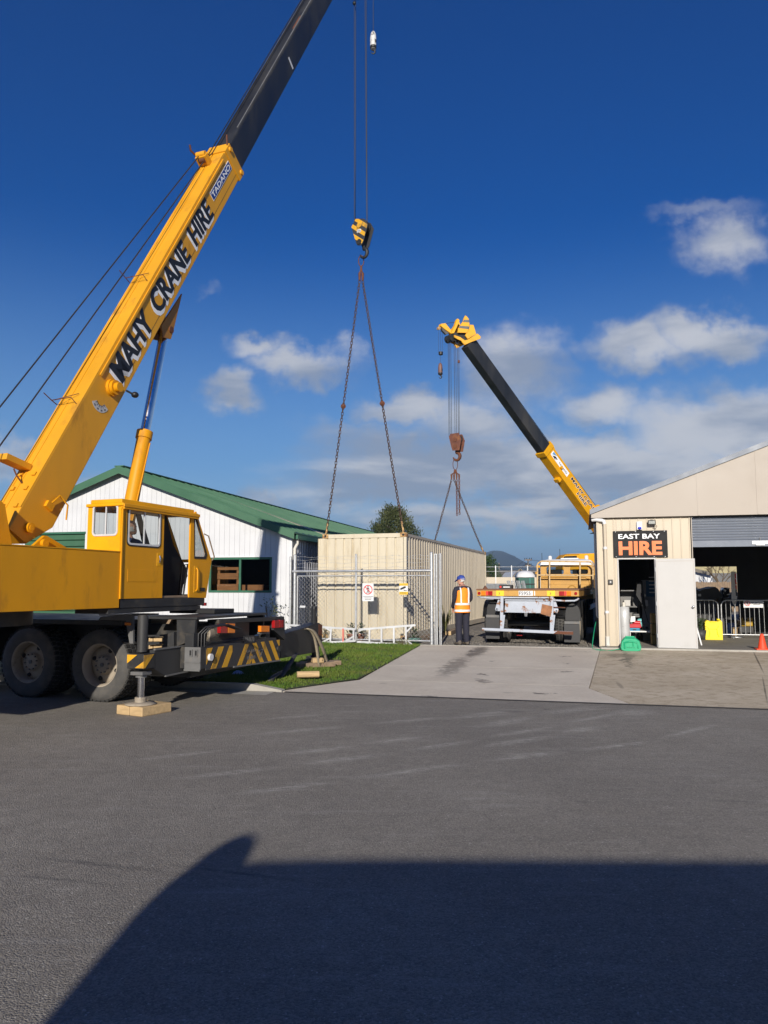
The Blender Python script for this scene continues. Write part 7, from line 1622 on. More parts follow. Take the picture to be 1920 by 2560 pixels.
text('lettering', 'NO ENTRY', (a.x+wN*.40, yb-.0305, a.z+hN*.56), (1, 0, 0), (0, 0, 1), wN*.54, hN*.22, m_ink, ne, .02, depth=.001)
MB().box(a.x+wN*.5, a.x+wN*.85, yb-.0312, yb-.0302, a.z+hN*.38, a.z+hN*.44).build('small_print', m_ink, ne)
# white and red feather banner
yv = 4.2; bn = thing('feather_banner', 'tall white banner with a red edge standing inside the shed', 'banner', SH)
o_ = [s8(*q, yv) for q in ((1020, 338), (1103, 338), (1128, 770), (1106, 910), (1062, 912), (1030, 840))]; MB().prism(o_, (0, .02, 0)).build('cloth', m_white, bn)
for y0, y1 in ((372, 460), (470, 560), (575, 640)): MB().prism([s8(*q, yv-.003) for q in ((1080+(y0-338)*.05, y0), (1104+(y0-338)*.05, y0), (1106+(y1-338)*.05, y1), (1082+(y1-338)*.05, y1))], (0, .0025, 0)).build('red_lettering', m_redink, bn)
MB().prism([s8(*q, yv-.003) for q in ((1098, 645), (1120, 645), (1126, 760), (1104, 760))], (0, .0025, 0)).build('dark_lettering', m_ink, bn)
c = s8(1080, 912, yv); MB().cyl((c.x, yv+.02, .04), (c.x, yv+.02, c.z+.1), .02, n=8).lathe((c.x, yv+.02, .04), (0, 0, 1), [(.01, 0), (.2, 0), (.2, .03), (.02, .05)], 16).build('pole', m_galv, bn)
# covered boat and outboard, pot, A-board, yellow machine
yt = 4.45; bt = thing('covered_boat', 'dark tarpaulin over a boat on its trailer inside the shed', 'boat', SH); zf = FZ
tp_ = [s8(*q, yt) for q in ((330, 640), (430, 650), (470, 680), (545, 640), (650, 630), (748, 598), (800, 640), (885, 790), (760, 830), (330, 830))]; m_tarp = mat('black_tarp', (.008, .008, .009), .55, bump=.01, bscale=6)
MB().loft([[Vector((p.x, yt+y, z_)) for p, z_ in zip(tp_, [tp_[0].z+(q.z-tp_[0].z)*k for q in tp_])] for y, k in ((0, .9), (.4, 1), (1.5, 1), (1.9, .85))], smooth=False).build('tarpaulin', m_tarp, bt)
MB().tube([(tp_[0].x, yt+.9, .45), (tp_[7].x+.5, yt+.9, .45)], .05, 8).cyl((tp_[3].x, yt+.1, .35), (tp_[3].x, yt+.3, .35), .31, n=20).cyl((tp_[3].x, yt+1.5, .35), (tp_[3].x, yt+1.7, .35), .31, n=20).box(tp_[0].x, tp_[7].x-.2, yt+.3, yt+1.5, .5, tp_[9].z+.02).build('boat_trailer', m_chass, bt)
a, b = s8(450, 765, yt-.02), s8(500, 725, yt-.02); MB().box(a.x, a.x+.08, yt-.02, yt-.003, a.z, b.z).box(b.x-.08, b.x, yt-.02, yt-.003, a.z, b.z).build('white_mark', m_white, bt)
om = thing('outboard_motor', 'black outboard motor with silver stripes behind the barrier', 'outboard motor', SH); ym = 4.8
MB().loft([[Vector((s8(x, y, ym).x, ym+d, s8(x, y, ym).z)) for x, y in ((868+k, 660), (890+k, 625-k), (1000-k, 618), (1005-k, 700), (985-k, 780), (900+k, 790), (872+k, 730))] for d, k in ((0, 14), (.08, 0), (.4, 0), (.5, 14))], smooth=False).build('cowl', mat('gloss_black', (.01, .01, .011), .15), om, bevel=.01)
MB().prism([s8(*q, ym-.004) for q in ((880, 640), (940, 660), (920, 690))], (0, .003, 0)).prism([s8(*q, ym-.004) for q in ((930, 625), (1000, 622), (1000, 640))], (0, .003, 0)).prism([s8(*q, ym-.004) for q in ((945, 730), (1010, 715), (1008, 735), (960, 745))], (0, .003, 0)).build('silver_stripe', m_alu, om)
c0_, c1_ = s8(960, 790, ym), s8(985, 960, ym); MB().bar((c0_.x, ym+.2, c0_.z), (c1_.x, ym+.2, c1_.z-.1), .12, .2).cyl((c1_.x, ym+.05, c1_.z-.1), (c1_.x, ym+.35, c1_.z-.1), .1, n=14).bar((c1_.x, ym+.2, c1_.z-.1), (c1_.x, ym+.2, c1_.z-.35), .05, .16).build('leg', m_chass, om); MB().box(c0_.x-.2, c0_.x, ym+.3, ym+.9, .04, c0_.z).build('stand', m_chass, om)
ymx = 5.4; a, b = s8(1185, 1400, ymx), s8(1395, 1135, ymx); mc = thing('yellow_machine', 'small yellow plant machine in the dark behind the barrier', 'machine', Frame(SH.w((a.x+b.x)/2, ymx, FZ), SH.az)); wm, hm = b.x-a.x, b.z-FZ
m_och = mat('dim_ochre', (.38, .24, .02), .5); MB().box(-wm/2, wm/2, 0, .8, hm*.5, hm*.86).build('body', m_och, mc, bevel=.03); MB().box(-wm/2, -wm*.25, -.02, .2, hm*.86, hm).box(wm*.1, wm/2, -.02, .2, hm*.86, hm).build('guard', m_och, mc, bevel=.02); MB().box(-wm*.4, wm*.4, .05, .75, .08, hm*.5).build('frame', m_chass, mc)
for xx in (-wm*.4, wm*.4): MB().cyl((xx-.05, .2, .15), (xx+.05, .2, .15), .15, n=18).build('wheel', m_tyre, mc)
a, b = s8(1052, 1320, 4.6), s8(1132, 1268, 4.6); bxs = thing('carton', 'small open cardboard carton on the floor behind the barrier bars', 'carton', Frame(SH.w((a.x+b.x)/2, 4.6, FZ), SH.az)); wq = b.x-a.x
m_card = mat('cardboard', (.42, .30, .16), .8); MB().box(-wq/2, wq/2, 0, .25, 0, .22).build('box', m_card, bxs, bevel=.004); MB().prism([(-wq/2, -.002, .221), (wq/2, -.002, .221), (wq/2+.02, -.06, .27), (-wq/2-.02, -.06, .27)], (0, .004, .0)).build('flap', m_card, bxs)
ypt = 3.1; c = s8(500, 1500, ypt); pp_ = thing('plant_pot', 'tall dark grey pot with a small bush beside the yellow drum', 'plant pot', None, loc=SH.w(c.x, ypt, FZ)); rp2 = .17; hp2 = s8(500, 1345, ypt).z-FZ
MB().lathe((0, 0, 0), (0, 0, 1), [(.01, 0), (rp2*.8, 0), (rp2, hp2), (rp2*.88, hp2), (.01, hp2*.9)], 20).build('pot', m_rubber, pp_); m2 = MB()
for i in range(150): aa = random.random()*6.28; q = Vector((rp2*random.random()*math.cos(aa), rp2*random.random()*math.sin(aa), hp2+random.uniform(0, .28))); d = Vector((math.cos(aa), math.sin(aa), 1)).normalized(); e = d.cross(Vector((0, 0, 1))).normalized(); m2.add([q, q+d*.035+e*.015, q+d*.07, q+d*.035-e*.015], [(0, 1, 2, 3)])
m2.build('foliage', m_leafd, pp_, fixn=False)
af = thing('folding_sign', 'white folding board leaning behind the open door leaf', 'sign board', SH); g = [s8(*q, .42) for q in ((428, 1310), (512, 1612), (500, 1612), (422, 1320))]; g2 = [Vector((p.x, .42, max(p.z, FZ))) for p in g]
MB().bar(g2[0], g2[1], .03, .03).build('leg', m_alu, af); MB().bar(g2[0]+Vector((-.42, 0, 0)), g2[1]+Vector((-.42, 0, 0)), .03, .03).build('leg', m_alu, af); MB().prism([g2[0]+Vector((-.42, .03, 0)), g2[0]+Vector((0, .03, 0)), g2[0]+Vector((.02, .2, -.8)), g2[0]+Vector((-.44, .2, -.8))], (0, .006, 0)).build('board', m_white, af)

# inside the small door
def q9(x, y): return (1460+x/3.607, 1080+y/3.607)
def s9(x, y, d): return SH.hy(*q9(x, y), d)
a, b = s9(333, 1860, .7), s9(402, 1580, .7); wc = thing('water_cylinder', 'grey plastic wrapped cylinder just inside the shed door', 'cylinder', Frame(SH.w((a.x+b.x)/2, .9, FZ), SH.az)); rr = (b.x-a.x)/2+.03
MB().lathe((0, 0, 0), (0, 0, 1), [(.01, 0), (rr, 0), (rr*.97, (b.z-FZ)*.33), (rr, (b.z-FZ)*.36), (rr*.98, (b.z-FZ)*.66), (rr, (b.z-FZ)*.7), (rr*.97, b.z-FZ), (.01, b.z-FZ+.02)], 24).build('shell', m_alu, wc); MB().cyl((0, 0, b.z-FZ+.015), (0, 0, b.z-FZ+.12), .04, n=10).build('cap', m_pvc, wc)
bz = s9(500, 1795, 1.1).z; xa_, xb_ = s9(402, 1800, 1.1).x, s9(640, 1800, 1.1).x; bn2 = thing('low_bench', 'low white bench with tools on it inside the shed door', 'bench', SH)
MB().box(xa_, xb_, 1.1, 1.7, bz-.03, bz).build('top', m_white, bn2, bevel=.005); MB().box(xa_, xa_+.05, 1.12, 1.68, FZ, bz-.031).build('leg', m_white, bn2); MB().box(xb_-.05, xb_, 1.12, 1.68, FZ, bz-.031).build('leg', m_white, bn2)
m_redt = mat('tool_red', (.5, .02, .03), .4); m_teals = mat('tool_blue', (.03, .25, .42), .4)
def tool(name, label, cat, x0, y0, x1, y1, m, fn, d=1.2):
    a, b = s9(x0, y1, d), s9(x1, y0, d); o = thing(name, label, cat, Frame(SH.w((a.x+b.x)/2, d, a.z), SH.az)); fn(o, b.x-a.x, b.z-a.z, m); return o
def case_(o, w_, h_, m): MB().box(-w_/2, w_/2, 0, .28, 0, h_*.55).build('base', m, o, bevel=.012); MB().box(-w_/2, w_/2, 0, .28, h_*.57, h_).build('lid', m, o, bevel=.012); MB().box(-w_*.15, w_*.15, -.02, -.001, h_*.4, h_*.7).build('latch', m_blackp, o)
tool('tool_case', 'blue tool case at the bottom of the pile on the low bench', 'tool case', 405, 1768, 505, 1797, m_teals, case_)
def mach(o, w_, h_, m): MB().box(-w_/2, w_/2, 0, .22, 0, h_*.45).build('base', m, o, bevel=.015); MB().cyl((-w_*.2, .11, h_*.6), (w_*.45, .11, h_*.6), h_*.22, n=16).build('motor', m, o); MB().tube([(-w_*.4, .11, h_*.4), (-w_*.45, .11, h_*.9), (w_*.1, .11, h_)], .018, 6).build('handle', m_blackp, o)
tool('power_tool', 'red power tool on top of the blue case inside the shed door', 'power tool', 408, 1690, 515, 1766, m_redt, mach)
def tag_(o, w_, h_, m): MB().prism([(-w_/2, 0, 0), (w_/2, 0, .01), (w_*.55, .03, h_), (-w_*.3, .03, h_*.95)], (0, .003, 0)).build('card', m, o)
tool('price_card', 'white price card propped on the red power tool', 'card', 418, 1662, 460, 1712, m_white, tag_, 1.15)
tool('power_tool', 'teal power tool behind the white price card', 'power tool', 470, 1668, 522, 1755, mat('teal_tool', (.12, .40, .42), .4), mach, 1.4)
tool('power_tool', 'grey grinder with a red disc on top of the tool pile', 'power tool', 440, 1633, 502, 1672, m_steelgrey, mach, 1.3)
tool('tool_case', 'dark box on the floor behind the low bench', 'tool case', 530, 1740, 600, 1795, m_steelgrey, case_, 1.75)
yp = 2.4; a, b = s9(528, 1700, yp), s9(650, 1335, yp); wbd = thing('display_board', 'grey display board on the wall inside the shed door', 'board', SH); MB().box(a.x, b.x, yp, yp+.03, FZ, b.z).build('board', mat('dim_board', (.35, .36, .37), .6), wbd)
a, b = s9(562, 1485, yp-.02), s9(645, 1340, yp-.02); ps_ = thing('poster', 'blue poster pinned on the grey display board', 'poster', SH); MB().box(a.x, b.x, yp-.012, yp-.002, a.z, b.z).build('sheet', mat('poster_blue', (.03, .13, .28), .5), ps_); m2 = MB()
for k in range(5): m2.box(a.x+.08, a.x+.2+.1*random.random(), yp-.0145, yp-.0125, a.z+.1+.1*k, a.z+.13+.1*k)
m2.build('small_print', m_whiteink, ps_)
fg = thing('furled_flag', 'dark furled flag leaning inside the shed door', 'flag', SH); MB().bar(s9(475, 1345, 1.6), s9(580, 1720, 1.6), .02, .02).build('pole', m_blackp, fg); MB().prism([s9(*q, 1.58) for q in ((480, 1360), (525, 1340), (560, 1600), (540, 1580), (470, 1470))], (0, .03, 0)).build('cloth', mat('flag_dark', (.03, .03, .032), .8), fg)
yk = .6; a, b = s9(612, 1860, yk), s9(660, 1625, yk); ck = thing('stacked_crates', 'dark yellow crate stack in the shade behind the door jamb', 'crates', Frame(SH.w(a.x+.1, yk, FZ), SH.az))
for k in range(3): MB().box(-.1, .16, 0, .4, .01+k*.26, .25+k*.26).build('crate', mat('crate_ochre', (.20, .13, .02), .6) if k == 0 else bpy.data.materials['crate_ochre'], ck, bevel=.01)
sh2 = thing('shelf_unit', 'shelf of grey parts deep inside the shed door', 'shelf', SH); a, b = s9(335, 1570, 2.0), s9(480, 1425, 2.0)
MB().box(a.x, b.x, 2.0, 2.4, a.z-.03, a.z).box(a.x, b.x, 2.0, 2.4, b.z-.03, b.z).box(a.x, b.x, 2.4, 2.43, FZ, b.z).build('shelves', m_steelgrey, sh2)
for k in range(3): MB().box(a.x+.08+.22*k, a.x+.24+.22*k, 2.05, 2.3, a.z+.001, a.z+.16+.08*(k % 2)).build('stored_part', (m_doorw, m_steelgrey, m_alu)[k], sh2, bevel=.01)

# green water unit with hose by the corner
a, b = SH.hy(1551, 1626, -.62), SH.hy(1603, 1601, -.62); gu = thing('hose_reel_case', 'bright green plastic case lying on the concrete by the shed corner', 'hose case', Frame(SH.w((a.x+b.x)/2, -.72, zg(19.42-.72)-.2), SH.az)); wg_ = b.x-a.x
cr_ = [(-.5, .25), (-.46, .06), (-.3, 0), (.3, 0), (.46, .05), (.5, .3), (.42, .75), (.2, 1.0), (-.3, 1.0), (-.46, .7)]
MB().loft([[Vector((x*wg_*k, y, z*.30*k2+.004)) for x, z in cr_] for y, k, k2 in ((.0, .94, .92), (.05, 1, 1), (.22, 1, 1), (.28, .93, .9))], smooth=False).build('case', m_greenp, gu, bevel=.012)
MB().tube([(-wg_*.3, -.01, .06), (-wg_*.32, -.015, .19), (-wg_*.05, -.015, .22), (wg_*.3, -.015, .2), (wg_*.34, -.01, .07)], .018, 6).tube([(-wg_*.2, -.008, .09), (wg_*.2, -.008, .09)], .015, 6).tube([(wg_*.1, -.008, .09), (wg_*.1, -.01, .2)], .012, 6).build('moulded_rib', m_greenp, gu); MB().box(-wg_*.25, wg_*.2, .1, .16, .30, .335).build('handle', m_greenp, gu, bevel=.012)
hs_o = thing('garden_hose', 'green hose running from the green case round the shed corner', 'hose', None); zc0 = .205
hp_ = [SH.w((a.x+.02), -.6, .03-.0), SH.w(a.x-.3, -.72, -.015), SH.w(a.x-.55, -.66, -.012), SH.w(.1, -.62, -.012), SH.w(-.15, -.45, -.0), SH.w(-.2, -.25, .02), SH.w(-.17, -.05, .25), SH.w(-.12, .3, .5), SH.w(-.08, .5, .62)]
m2 = MB(); sm = []
for i in range(len(hp_)-1):
    p0, p1, p2_, p3 = hp_[max(i-1, 0)], hp_[i], hp_[i+1], hp_[min(i+2, len(hp_)-1)]
    for k in range(6): s = k/6; sm.append(.5*((2*p1)+(p2_-p0)*s+(2*p0-5*p1+4*p2_-p3)*s*s+(3*p1-p0-3*p2_+p3)*s**3))
sm.append(hp_[-1]); m2.tube(sm, .012, 6); m2.build('hose', m_hose, hs_o)

# ------------------------------------------------------------------ the background behind the yard
def tree(name, label, base, h, prof, n, ll, leafm, seed, grp=None, up=.8, trunk=.2, lw=.35):
    rs = random.Random(seed); t_ = thing(name, label, 'tree', None, grp, loc=base); MB().cyl((0, 0, -.2), (0, 0, h*.8), trunk, trunk*.3, n=8).build('trunk', m_stem, t_); m2 = MB()
    for i in range(max(8, n//500)):
        a = rs.random()*6.28; z = h*rs.uniform(.15, .8); r = np.interp(z/h, *zip(*prof))*.8; m2.tube([(0, 0, z), (r*.6*math.cos(a), r*.6*math.sin(a), z+r*.25), (r*math.cos(a), r*math.sin(a), z+r*.5)], [.06, .04, .02], 4)
    m2.build('branches', m_stem, t_); m2 = MB()
    nc = n//28
    for i in range(nc):
        f = rs.random()**.9; z = h*f; a = rs.random()*6.28; r = float(np.interp(f, *zip(*prof)))*(1+.17*math.sin(3*a+seed)+.13*math.sin(5*a+7*f)); q = r*(rs.random()**.35)*rs.uniform(.85, 1.08); c = Vector((q*math.cos(a), q*math.sin(a), z)); out = Vector((math.cos(a)*(1-up), math.sin(a)*(1-up), up)).normalized(); cl = ll*rs.uniform(2, 4)
        for k in range(28):
            p = c+out*cl*rs.uniform(-.4, 1)+Vector((rs.gauss(0, 1), rs.gauss(0, 1), rs.gauss(0, 1)))*ll*.7*(1.1); d = (out+Vector((rs.uniform(-.7, .7), rs.uniform(-.7, .7), rs.uniform(-.4, .6)))).normalized(); e = d.cross(Vector((rs.uniform(-1, 1), rs.uniform(-1, 1), .3))).normalized(); l_ = ll*rs.uniform(.7, 1.3)
            m2.add([p, p+d*l_*.4+e*l_*lw*.5, p+d*l_, p+d*l_*.4-e*l_*lw*.5], [(0, 1, 2, 3)])
    m2.build('crown', leafm, t_, fixn=False); return t_
m_pine = leafmat('pine_green', (.028, .042, .012), (.07, .08, .028), .8); m_cyp = leafmat('cypress_green', (.022, .05, .012), (.045, .08, .02), 1)
P = at(984, 1400, 62); tree('conifer_tree', 'broad dark conifer rising behind the near end of the container', (P.x, 62, .1), at(984, 1284, 62).z, [(0, 2.4), (.45, 2.55), (.7, 2.15), (.88, 1.35), (1, .45)], 34000, .17, m_pine, 3, up=.75)
P = at(1222, 1440, 80); tree('conifer_tree', 'small dense green tree right of the far container corner', (P.x-.1, 80, .1), at(1222, 1400, 80).z, [(0, .9), (.4, 1.35), (.7, 1.1), (.9, .6), (1, .15)], 9000, .15, m_cyp, 5, up=.6)
Yf = 60; fnc = thing('panel_fence', 'long cream panel fence across the back of the yard', 'fence', None, loc=(0, Yf, 0)); zt = at(1260, 1443, Yf).z; x = 5.0
while x < 16.5:
    MB().box(x, x+1.16, 0, .04, .19, zt).build('fence_panel', m_cream, fnc); MB().box(x+1.165, x+1.235, -.05, .07, .0, zt+.9).build('fence_post', m_galv, fnc); x += 1.24
MB().tube([(5, -.02, zt+.8), (16.5, -.02, zt+.8)], .02, 5).tube([(5, -.02, zt+.45), (16.5, -.02, zt+.45)], .015, 5).build('wire_rail', m_galv, fnc)
m_roofbr = mat('brown_roof', (.16, .14, .115), .7); m_roofgr = mat('grey_roof', (.30, .34, .40), .5, dirt=(.22, .25, .3), damt=.4)
lb = thing('low_building', 'low building with a brown roof behind the cream fence', 'building', None, loc=(at(1260, 1440, 82).x, 82, 0)); zt2 = at(1260, 1437.5, 82).z
MB().box(-3, 4, 0, 6, 0, zt2-.5).build('wall', m_cream, lb); MB().prism([(-3.4, -.4, zt2-.55), (4.4, -.4, zt2-.55), (4.0, 3, zt2+.5), (-3.0, 3, zt2+.5)], (0, 0, .06)).prism([(-3.0, 3.001, zt2+.5), (4.0, 3.001, zt2+.5), (4.4, 6.4, zt2-.55), (-3.4, 6.4, zt2-.55)], (0, 0, .06)).build('roof', m_roofbr, lb)
Yh = 74; h6 = lambda x, y: at(*q6(x, y), Yh); hs2 = thing('house', 'white gabled house with a pale grey roof behind the portable toilet', 'house', None, loc=(0, Yh, 0)); g0, g1, g2_ = h6(448, 405), h6(548, 298), h6(700, 405)
L_ = lambda p: Vector((p.x, 0, p.z))
MB().prism([L_(g0)+Vector((.2, 0, 0)), L_(g1)-Vector((0, 0, .12)), L_(h6(640, 405)), Vector((h6(640, 405).x, 0, 0)), Vector((g0.x+.2, 0, 0))], (0, 9, 0)).build('wall', m_white, hs2)
MB().prism([L_(g1)+Vector((0, -.3, 0)), L_(h6(600, 335))+Vector((0, -.3, 0)), L_(h6(790, 345))+Vector((0, 7, 0)), L_(h6(740, 290))+Vector((0, 7.5, 0))], (0, .02, .06)).build('roof_slope', m_roofgr, hs2)
MB().bar(L_(g0)+Vector((0, -.2, 0)), L_(g1)+Vector((0, -.2, .05)), .2, .14).bar(L_(g1)+Vector((0, -.2, .05)), L_(h6(605, 340))+Vector((0, -.2, .0)), .2, .14).build('barge_board', m_roofbr, hs2)
Yw = 45; tl_ = lambda x, y: at(*q6(x, y), Yw); a, b = tl_(530, 405), tl_(755, 405); wt_ = b.x-a.x; pt = thing('portable_toilet', 'dark green portable toilet with a white domed roof behind the trailer', 'portable toilet', None, loc=((a.x+b.x)/2, Yw, .19)); ht_ = a.z-.19; m_tg = mat('toilet_green', (.012, .085, .065), .5); m_teald = mat('toilet_seam', (.03, .2, .17), .5)
MB().box(-wt_/2, wt_/2, 0, 1.15, 0, ht_).build('cabin', m_tg, pt, bevel=.04); MB().box(-wt_/2+.42*wt_+.25, -wt_/2+.42*wt_+.30, -.02, -.001, .1, ht_-.1).box(wt_*.18, wt_*.24, -.012, -.001, .1, ht_-.05).build('door_seam', m_teald, pt)
MB().loft([[Vector((wt_/2*k*x, .575+.6*k*y, ht_+z)) for x, y in ((-1, -1), (0, -1.05), (1, -1), (1, 0), (1, 1), (0, 1.05), (-1, 1), (-1, 0))] for z, k in ((.001, 1.02), (.12, 1.0), (.30, .78), (.37, .45), (.40, .1))], smooth=True).build('roof', m_white, pt); MB().box(-wt_/2, wt_/2, -.06, -.02, ht_-.42, ht_-.36).build('rail', m_blackp, pt)
Ys = 38; cbk = thing('water_tank', 'long grey tank on the ground behind the trailer deck', 'tank', None, loc=(at(1235, 1465, Ys).x, Ys, .19)); a, b = at(1219, 1459, Ys), at(1254, 1459, Ys); MB().box(-(b.x-a.x)/2-.3, (b.x-a.x)/2+.3, 0, .8, .15, a.z-.19).build('tank', mat('tank_grey', (.20, .21, .22), .8, var=.3, scale=9), cbk, bevel=.05); MB().box(-.6, .6, .1, .7, 0, .15).build('skid', m_chass, cbk)
for i, (x0, x1) in enumerate(((372, 420), (430, 500), (505, 560), (570, 625))):
    Yq = 36+.5*i; a, b = at(*q6(x0, 452), Yq), at(*q6(x1, 560), Yq); st = thing('metal_frame', ['thin metal frame leaning behind the trailer, leftmost of the stack', 'wide metal frame leaning behind the trailer, second of the stack', 'narrow metal frame leaning behind the trailer, third of the stack', 'metal frame with a blue panel leaning nearest the green toilet'][i], 'frame', None, 'metal frames stacked behind the trailer', loc=(a.x, Yq, .19)); wq = b.x-a.x; hq = a.z-.19
    MB().tube([(0, 0, hq), (wq*.75, .02, hq), (wq+.35, .0, 0), (.35, 0, 0)], .02, 5, closed=True).build('frame', m_galv, st)
    for k in (.33, .66): MB().tube([(wq*.75*k, 0, hq), (wq*k+.35, 0, 0)], .016, 5).build('bar', m_galv, st)
    if i == 3: MB().prism([(.12, .03, hq*.8), (wq*.75, .03, hq*.8), (wq*.9, .03, hq*.45), (.28, .03, hq*.45)], (0, .01, 0)).build('panel', mat('frame_blue', (.2, .3, .42), .5), st)
def power_pole(label, px, pt, Y, arms):
    a = at(px, pt, Y); o = thing('power_pole', label, 'power pole', None, 'power poles behind the yard', loc=(a.x, Y, 0)); MB().cyl((0, 0, -.1), (0, 0, a.z), .16, .11, n=8).build('pole', m_steelgrey, o); k = FPX/Y
    for dz_, w_ in arms:
        c = MB().box(-w_/2/k, w_/2/k, -.18, -.1, a.z-dz_/k, a.z-dz_/k+.14).build('cross_arm', m_timberd, o)
        for f in (-.48, -.2, .2, .48): MB().cyl((f*w_/k, -.14, a.z-dz_/k+.14), (f*w_/k, -.14, a.z-dz_/k+.42), .06, n=6).build('insulator', m_blackp, o)
    return a
pa = power_pole('tall power pole with two crossarms standing over the white house', 1320, 1398, 125, ((3, 17), (17, 14))); pb = power_pole('grey power pole with a transformer left of the house', 1247.5, 1407, 96, ((12, 3),))
m2 = MB()
for f in (-.5, .5):
    for z, c in ((-.1, 0), (-1.1, .0)): m2.tube(sag((pa.x+f, 125, pa.z+z), (pb.x+f*.8-.5, 96, pb.z-.6), .8, 10), .018, 4); m2.tube(sag((pa.x+f, 125, pa.z+z), (pa.x+28+f, 140, pa.z+z+.5), .8, 10), .018, 4); m2.tube(sag((pb.x+f*.8-.5, 96, pb.z-.6), (pb.x-34, 85, pb.z-.2), .8, 10), .018, 4)
tag(m2.build('power_line', m_blackp), 'thin overhead wires strung between the power poles', 'wires')
leaf_plant('bare_tree', 'sparse bare shrub below the mountain behind the cream fence', (at(1290, 1440, 70).x-3.3, 70, .1), 3.0, 1.6, 260, m_stem, m_stem, .3, cat='tree', lw=.12)
# seen through the back of the hire shed: white cottage, paling fence, bare tree
Bq = 60; bx0 = lambda px, py, Y: at(px, py, Y); co = thing('cottage', 'white weatherboard cottage with a tan roof seen through the shed', 'house', None, loc=(0, 0, 0)); Yc = 52
pts = [at(*q8(x, y), Yc) for x, y in ((250, 520), (695, 520), (695, 400), (600, 360), (400, 312), (250, 285))]; pts[0].z = pts[1].z = 0; MB().prism(pts, (0, 6, 0)).build('wall', m_board, co)
for k in range(8): zz = .3+.28*k; MB().box(pts[0].x, pts[1].x, Yc-.03, Yc-.001, zz, zz+.26).build('weatherboard', m_board, co) if zz+.26 < pts[2].z else None
r_ = [at(*q8(x, y), Yc-.4) for x, y in ((250, 250), (690, 262), (1150, 262), (1150, 362), (690, 368), (610, 350), (250, 272))]; m_tanroof = mat('tan_roof', (.36, .31, .17), .7); MB().prism([at(*q8(x, y), Yc+7) for x, y in ((250, 180), (1150, 180), (1150, 366), (690, 366), (250, 262))], (0, .2, 0)).build('roof', m_tanroof, co); MB().bar(at(*q8(250, 278), Yc-.35), at(*q8(690, 385), Yc-.35), .1, .22).build('barge_board', m_roofbr, co)
co2 = MB().prism([at(*q8(x, y), Yc+6.9) for x, y in ((690, 368), (1150, 368), (1150, 520), (690, 520))], (0, .1, 0)).build('shaded_wall', m_steelgrey, co)  # grey colour stands in for the shade on this white cottage wall
Yp = 47; pf_ = thing('paling_fence', 'grey timber paling fence seen through the back of the shed', 'fence', None, loc=(0, Yp, 0)); x = at(1735, 1480, Yp).x-1; xe = at(1860, 1480, Yp).x+1; ztp = at(1780, 1455, Yp).z; pm = None
while x < xe:
    o = MB().box(x, x+.135, 0, .02, 0, ztp+random.uniform(-.03, .03)).build('paling', m_timberd, pf_); x += .145
P = at(*q8(840, 500), 50); bt_ = thing('bare_tree', 'leafless tree above the paling fence seen through the shed', 'tree', None, loc=(P.x, 50, 0)); m2 = MB(); rs = random.Random(4)
def br(p, d, l, r, n):
    e = p+d*l; m2.tube([p, p+d*l*.5+Vector((rs.uniform(-.05, .05), 0, 0))*l, e], [r, r*.8, r*.6], 5)
    if n:
        for k in range(3): br(e-d*l*.3*k*.6, (d+Vector((rs.uniform(-.9, .9), rs.uniform(-.5, .5), rs.uniform(-.2, .6)))).normalized(), l*rs.uniform(.55, .75), r*.6, n-1)
br(Vector((0, 0, 0)), Vector((0, 0, 1)), 1.7, .09, 4); m2.build('trunk', m_stem, bt_)

# the mountain and low hills far behind
m_hill = mat('bush_hill', (.045, .06, .03), .95, var=.35, scale=.004)
def ridge(name, prof, Y, dep, m, seed):
    rs = np.random.default_rng(seed); xs = np.linspace(prof[0][0], prof[-1][0], 420); ys = np.interp(xs, *zip(*prof)); ys = np.convolve(np.pad(ys, 3, 'edge'), np.ones(7)/7, 'valid'); vs, fs = [], []; nr = 14
    for j in range(nr):
        f = j/(nr-1)
        for x, y in zip(xs, ys):
            P = at(x, y, Y); top = max(P.z, 0); q = math.sin(PI*f)**.8
            n_ = 1+.05*math.sin(x*.02+j*1.7)+.03*math.sin(x*.05+j*3.1)
            vs.append((P.x*(1+f*.0), Y-dep/2+f*dep, (top*q*(n_ if abs(f-.5) > .12 else 1)) if f not in (0, 1) else -2))
    n = len(xs)
    for j in range(nr-1): fs += [(j*n+i, j*n+i+1, (j+1)*n+i+1, (j+1)*n+i) for i in range(n-1)]
    return struct(MB().add(vs, fs, True).build(name, m))
ridge('mountain', [(300, 1466), (700, 1450), (950, 1440), (1100, 1415), (1170, 1394), (1205, 1385), (1220, 1378), (1237, 1376), (1249, 1380), (1260, 1391), (1270, 1403), (1290, 1411), (1310, 1420), (1340, 1431), (1400, 1443), (1600, 1452), (2300, 1462)], 3000, 1500, m_hill, 1)
ridge('hills', [(-1500, 1462), (0, 1458), (600, 1456), (1000, 1452), (1250, 1447), (1300, 1440), (1345, 1436), (1400, 1441), (1900, 1450), (3000, 1460)], 1900, 500, m_hill, 2)

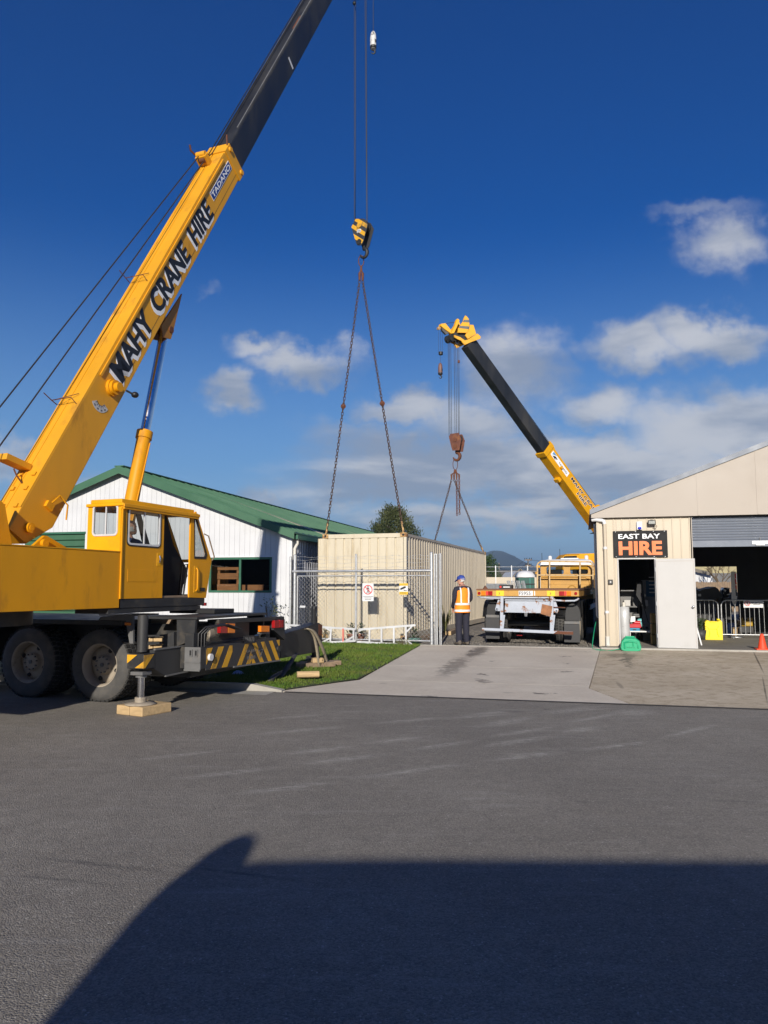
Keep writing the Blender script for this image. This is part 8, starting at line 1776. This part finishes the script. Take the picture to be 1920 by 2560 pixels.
# ------------------------------------------------------------------ unseen body added behind the camera, outlined to cast the foreground shadow
YV = -2.6; tS, cS = math.tan(SUN_AZ-PI), math.tan(SUN_EL)/math.cos(SUN_AZ-PI)
def vp(px, py):
    g = gz(px, py); d = g.y-YV; return Vector((g.x-d*tS, YV, d*cS))
shadow_block = thing('shadow_caster', 'dark unseen body behind the camera, outlined to cast the foreground shadow', 'shadow_block', None, loc=(0, 0, 0)); top = [vp(*q) for q in ((1920, 2152), (1400, 2150), (1000, 2147), (760, 2149), (660, 2152), (628, 2160), (603, 2168), (560, 2170), (470, 2172), (420, 2208), (375, 2250), (338, 2285), (305, 2325), (318, 2352), (290, 2400), (240, 2455), (180, 2510), (100, 2580), (0, 2680))]
r0 = top[0]; body = [Vector((r0.x+3.4, YV, r0.z-.06)), Vector((r0.x+3.6, YV, r0.z-.3)), Vector((r0.x+3.6, YV, .45)), Vector((top[-1].x-1.1, YV, .45)), Vector((top[-1].x-1.2, YV, .95)), Vector((top[-1].x-.9, YV, 1.2))]
m_caster = mat('caster_dark_paint', (.03, .035, .05), .35)
MB().prism(top+body, (0, -1.9, 0)).build('body', m_caster, shadow_block)
bl_ = [vp(*q) for q in ((465, 2176), (520, 2132), (568, 2102), (600, 2088), (625, 2083), (643, 2092), (640, 2110), (625, 2140), (600, 2170), (540, 2185))]; MB().prism(bl_, (0, -.12, 0)).build('shadow_bulge', m_caster, shadow_block)  # bulge shaped only to cast the rounded end of the shadow
for x in (top[-1].x-.1, r0.x+2.2):
    for y in (YV-.25, YV-1.65): make_wheel(shadow_block, (x, y, .34), (0, 1 if y > YV-1 else -1, 0), Rr=.34, wid=.2, detail=False, rimr=.2)

wh = thing('sky_blocker', 'long grey building added out of view behind the camera to block low sky light', 'building', Frame((-70, -16, 0), R(14.5)))  # unseen building added to hold back low sky light
wh.location = SITE.w(-70, -25, 0)
MB().box(0, 140, 0, 12, 0, 3.9).build('wall', m_steelgrey, wh); MB().prism([(-.3, 12.2, 3.91), (-.3, 4, 4.9), (-.3, -.2, 3.91)], (140.6, 0, 0)).build('roof', m_corr, wh)
for k in range(5): MB().box(12+26*k, 17+26*k, 12.001, 12.06, 0, 3.2).build('roller_door', m_roller, wh)

# ------------------------------------------------------------------ the air
HAZE = True
if HAZE:
    hz3 = MB().box(-2600, 2600, -60, 4200, -1.2, 155).build('haze', bpy.data.materials.new('haze_air')); m = hz3.active_material; m.use_nodes = True; t = m.node_tree; t.nodes.clear()
    pv = nd(t, 'ShaderNodeVolumePrincipled', i_Density=.0003); pv.inputs['Color'].default_value = (.54, .74, 1.0, 1); pv.inputs['Anisotropy'].default_value = 0.22
    ou = nd(t, 'ShaderNodeOutputMaterial'); t.links.new(pv.outputs[0], ou.inputs['Volume']); tag(hz3, 'thin blue haze over the whole yard and the mountain', 'haze', kind='stuff')
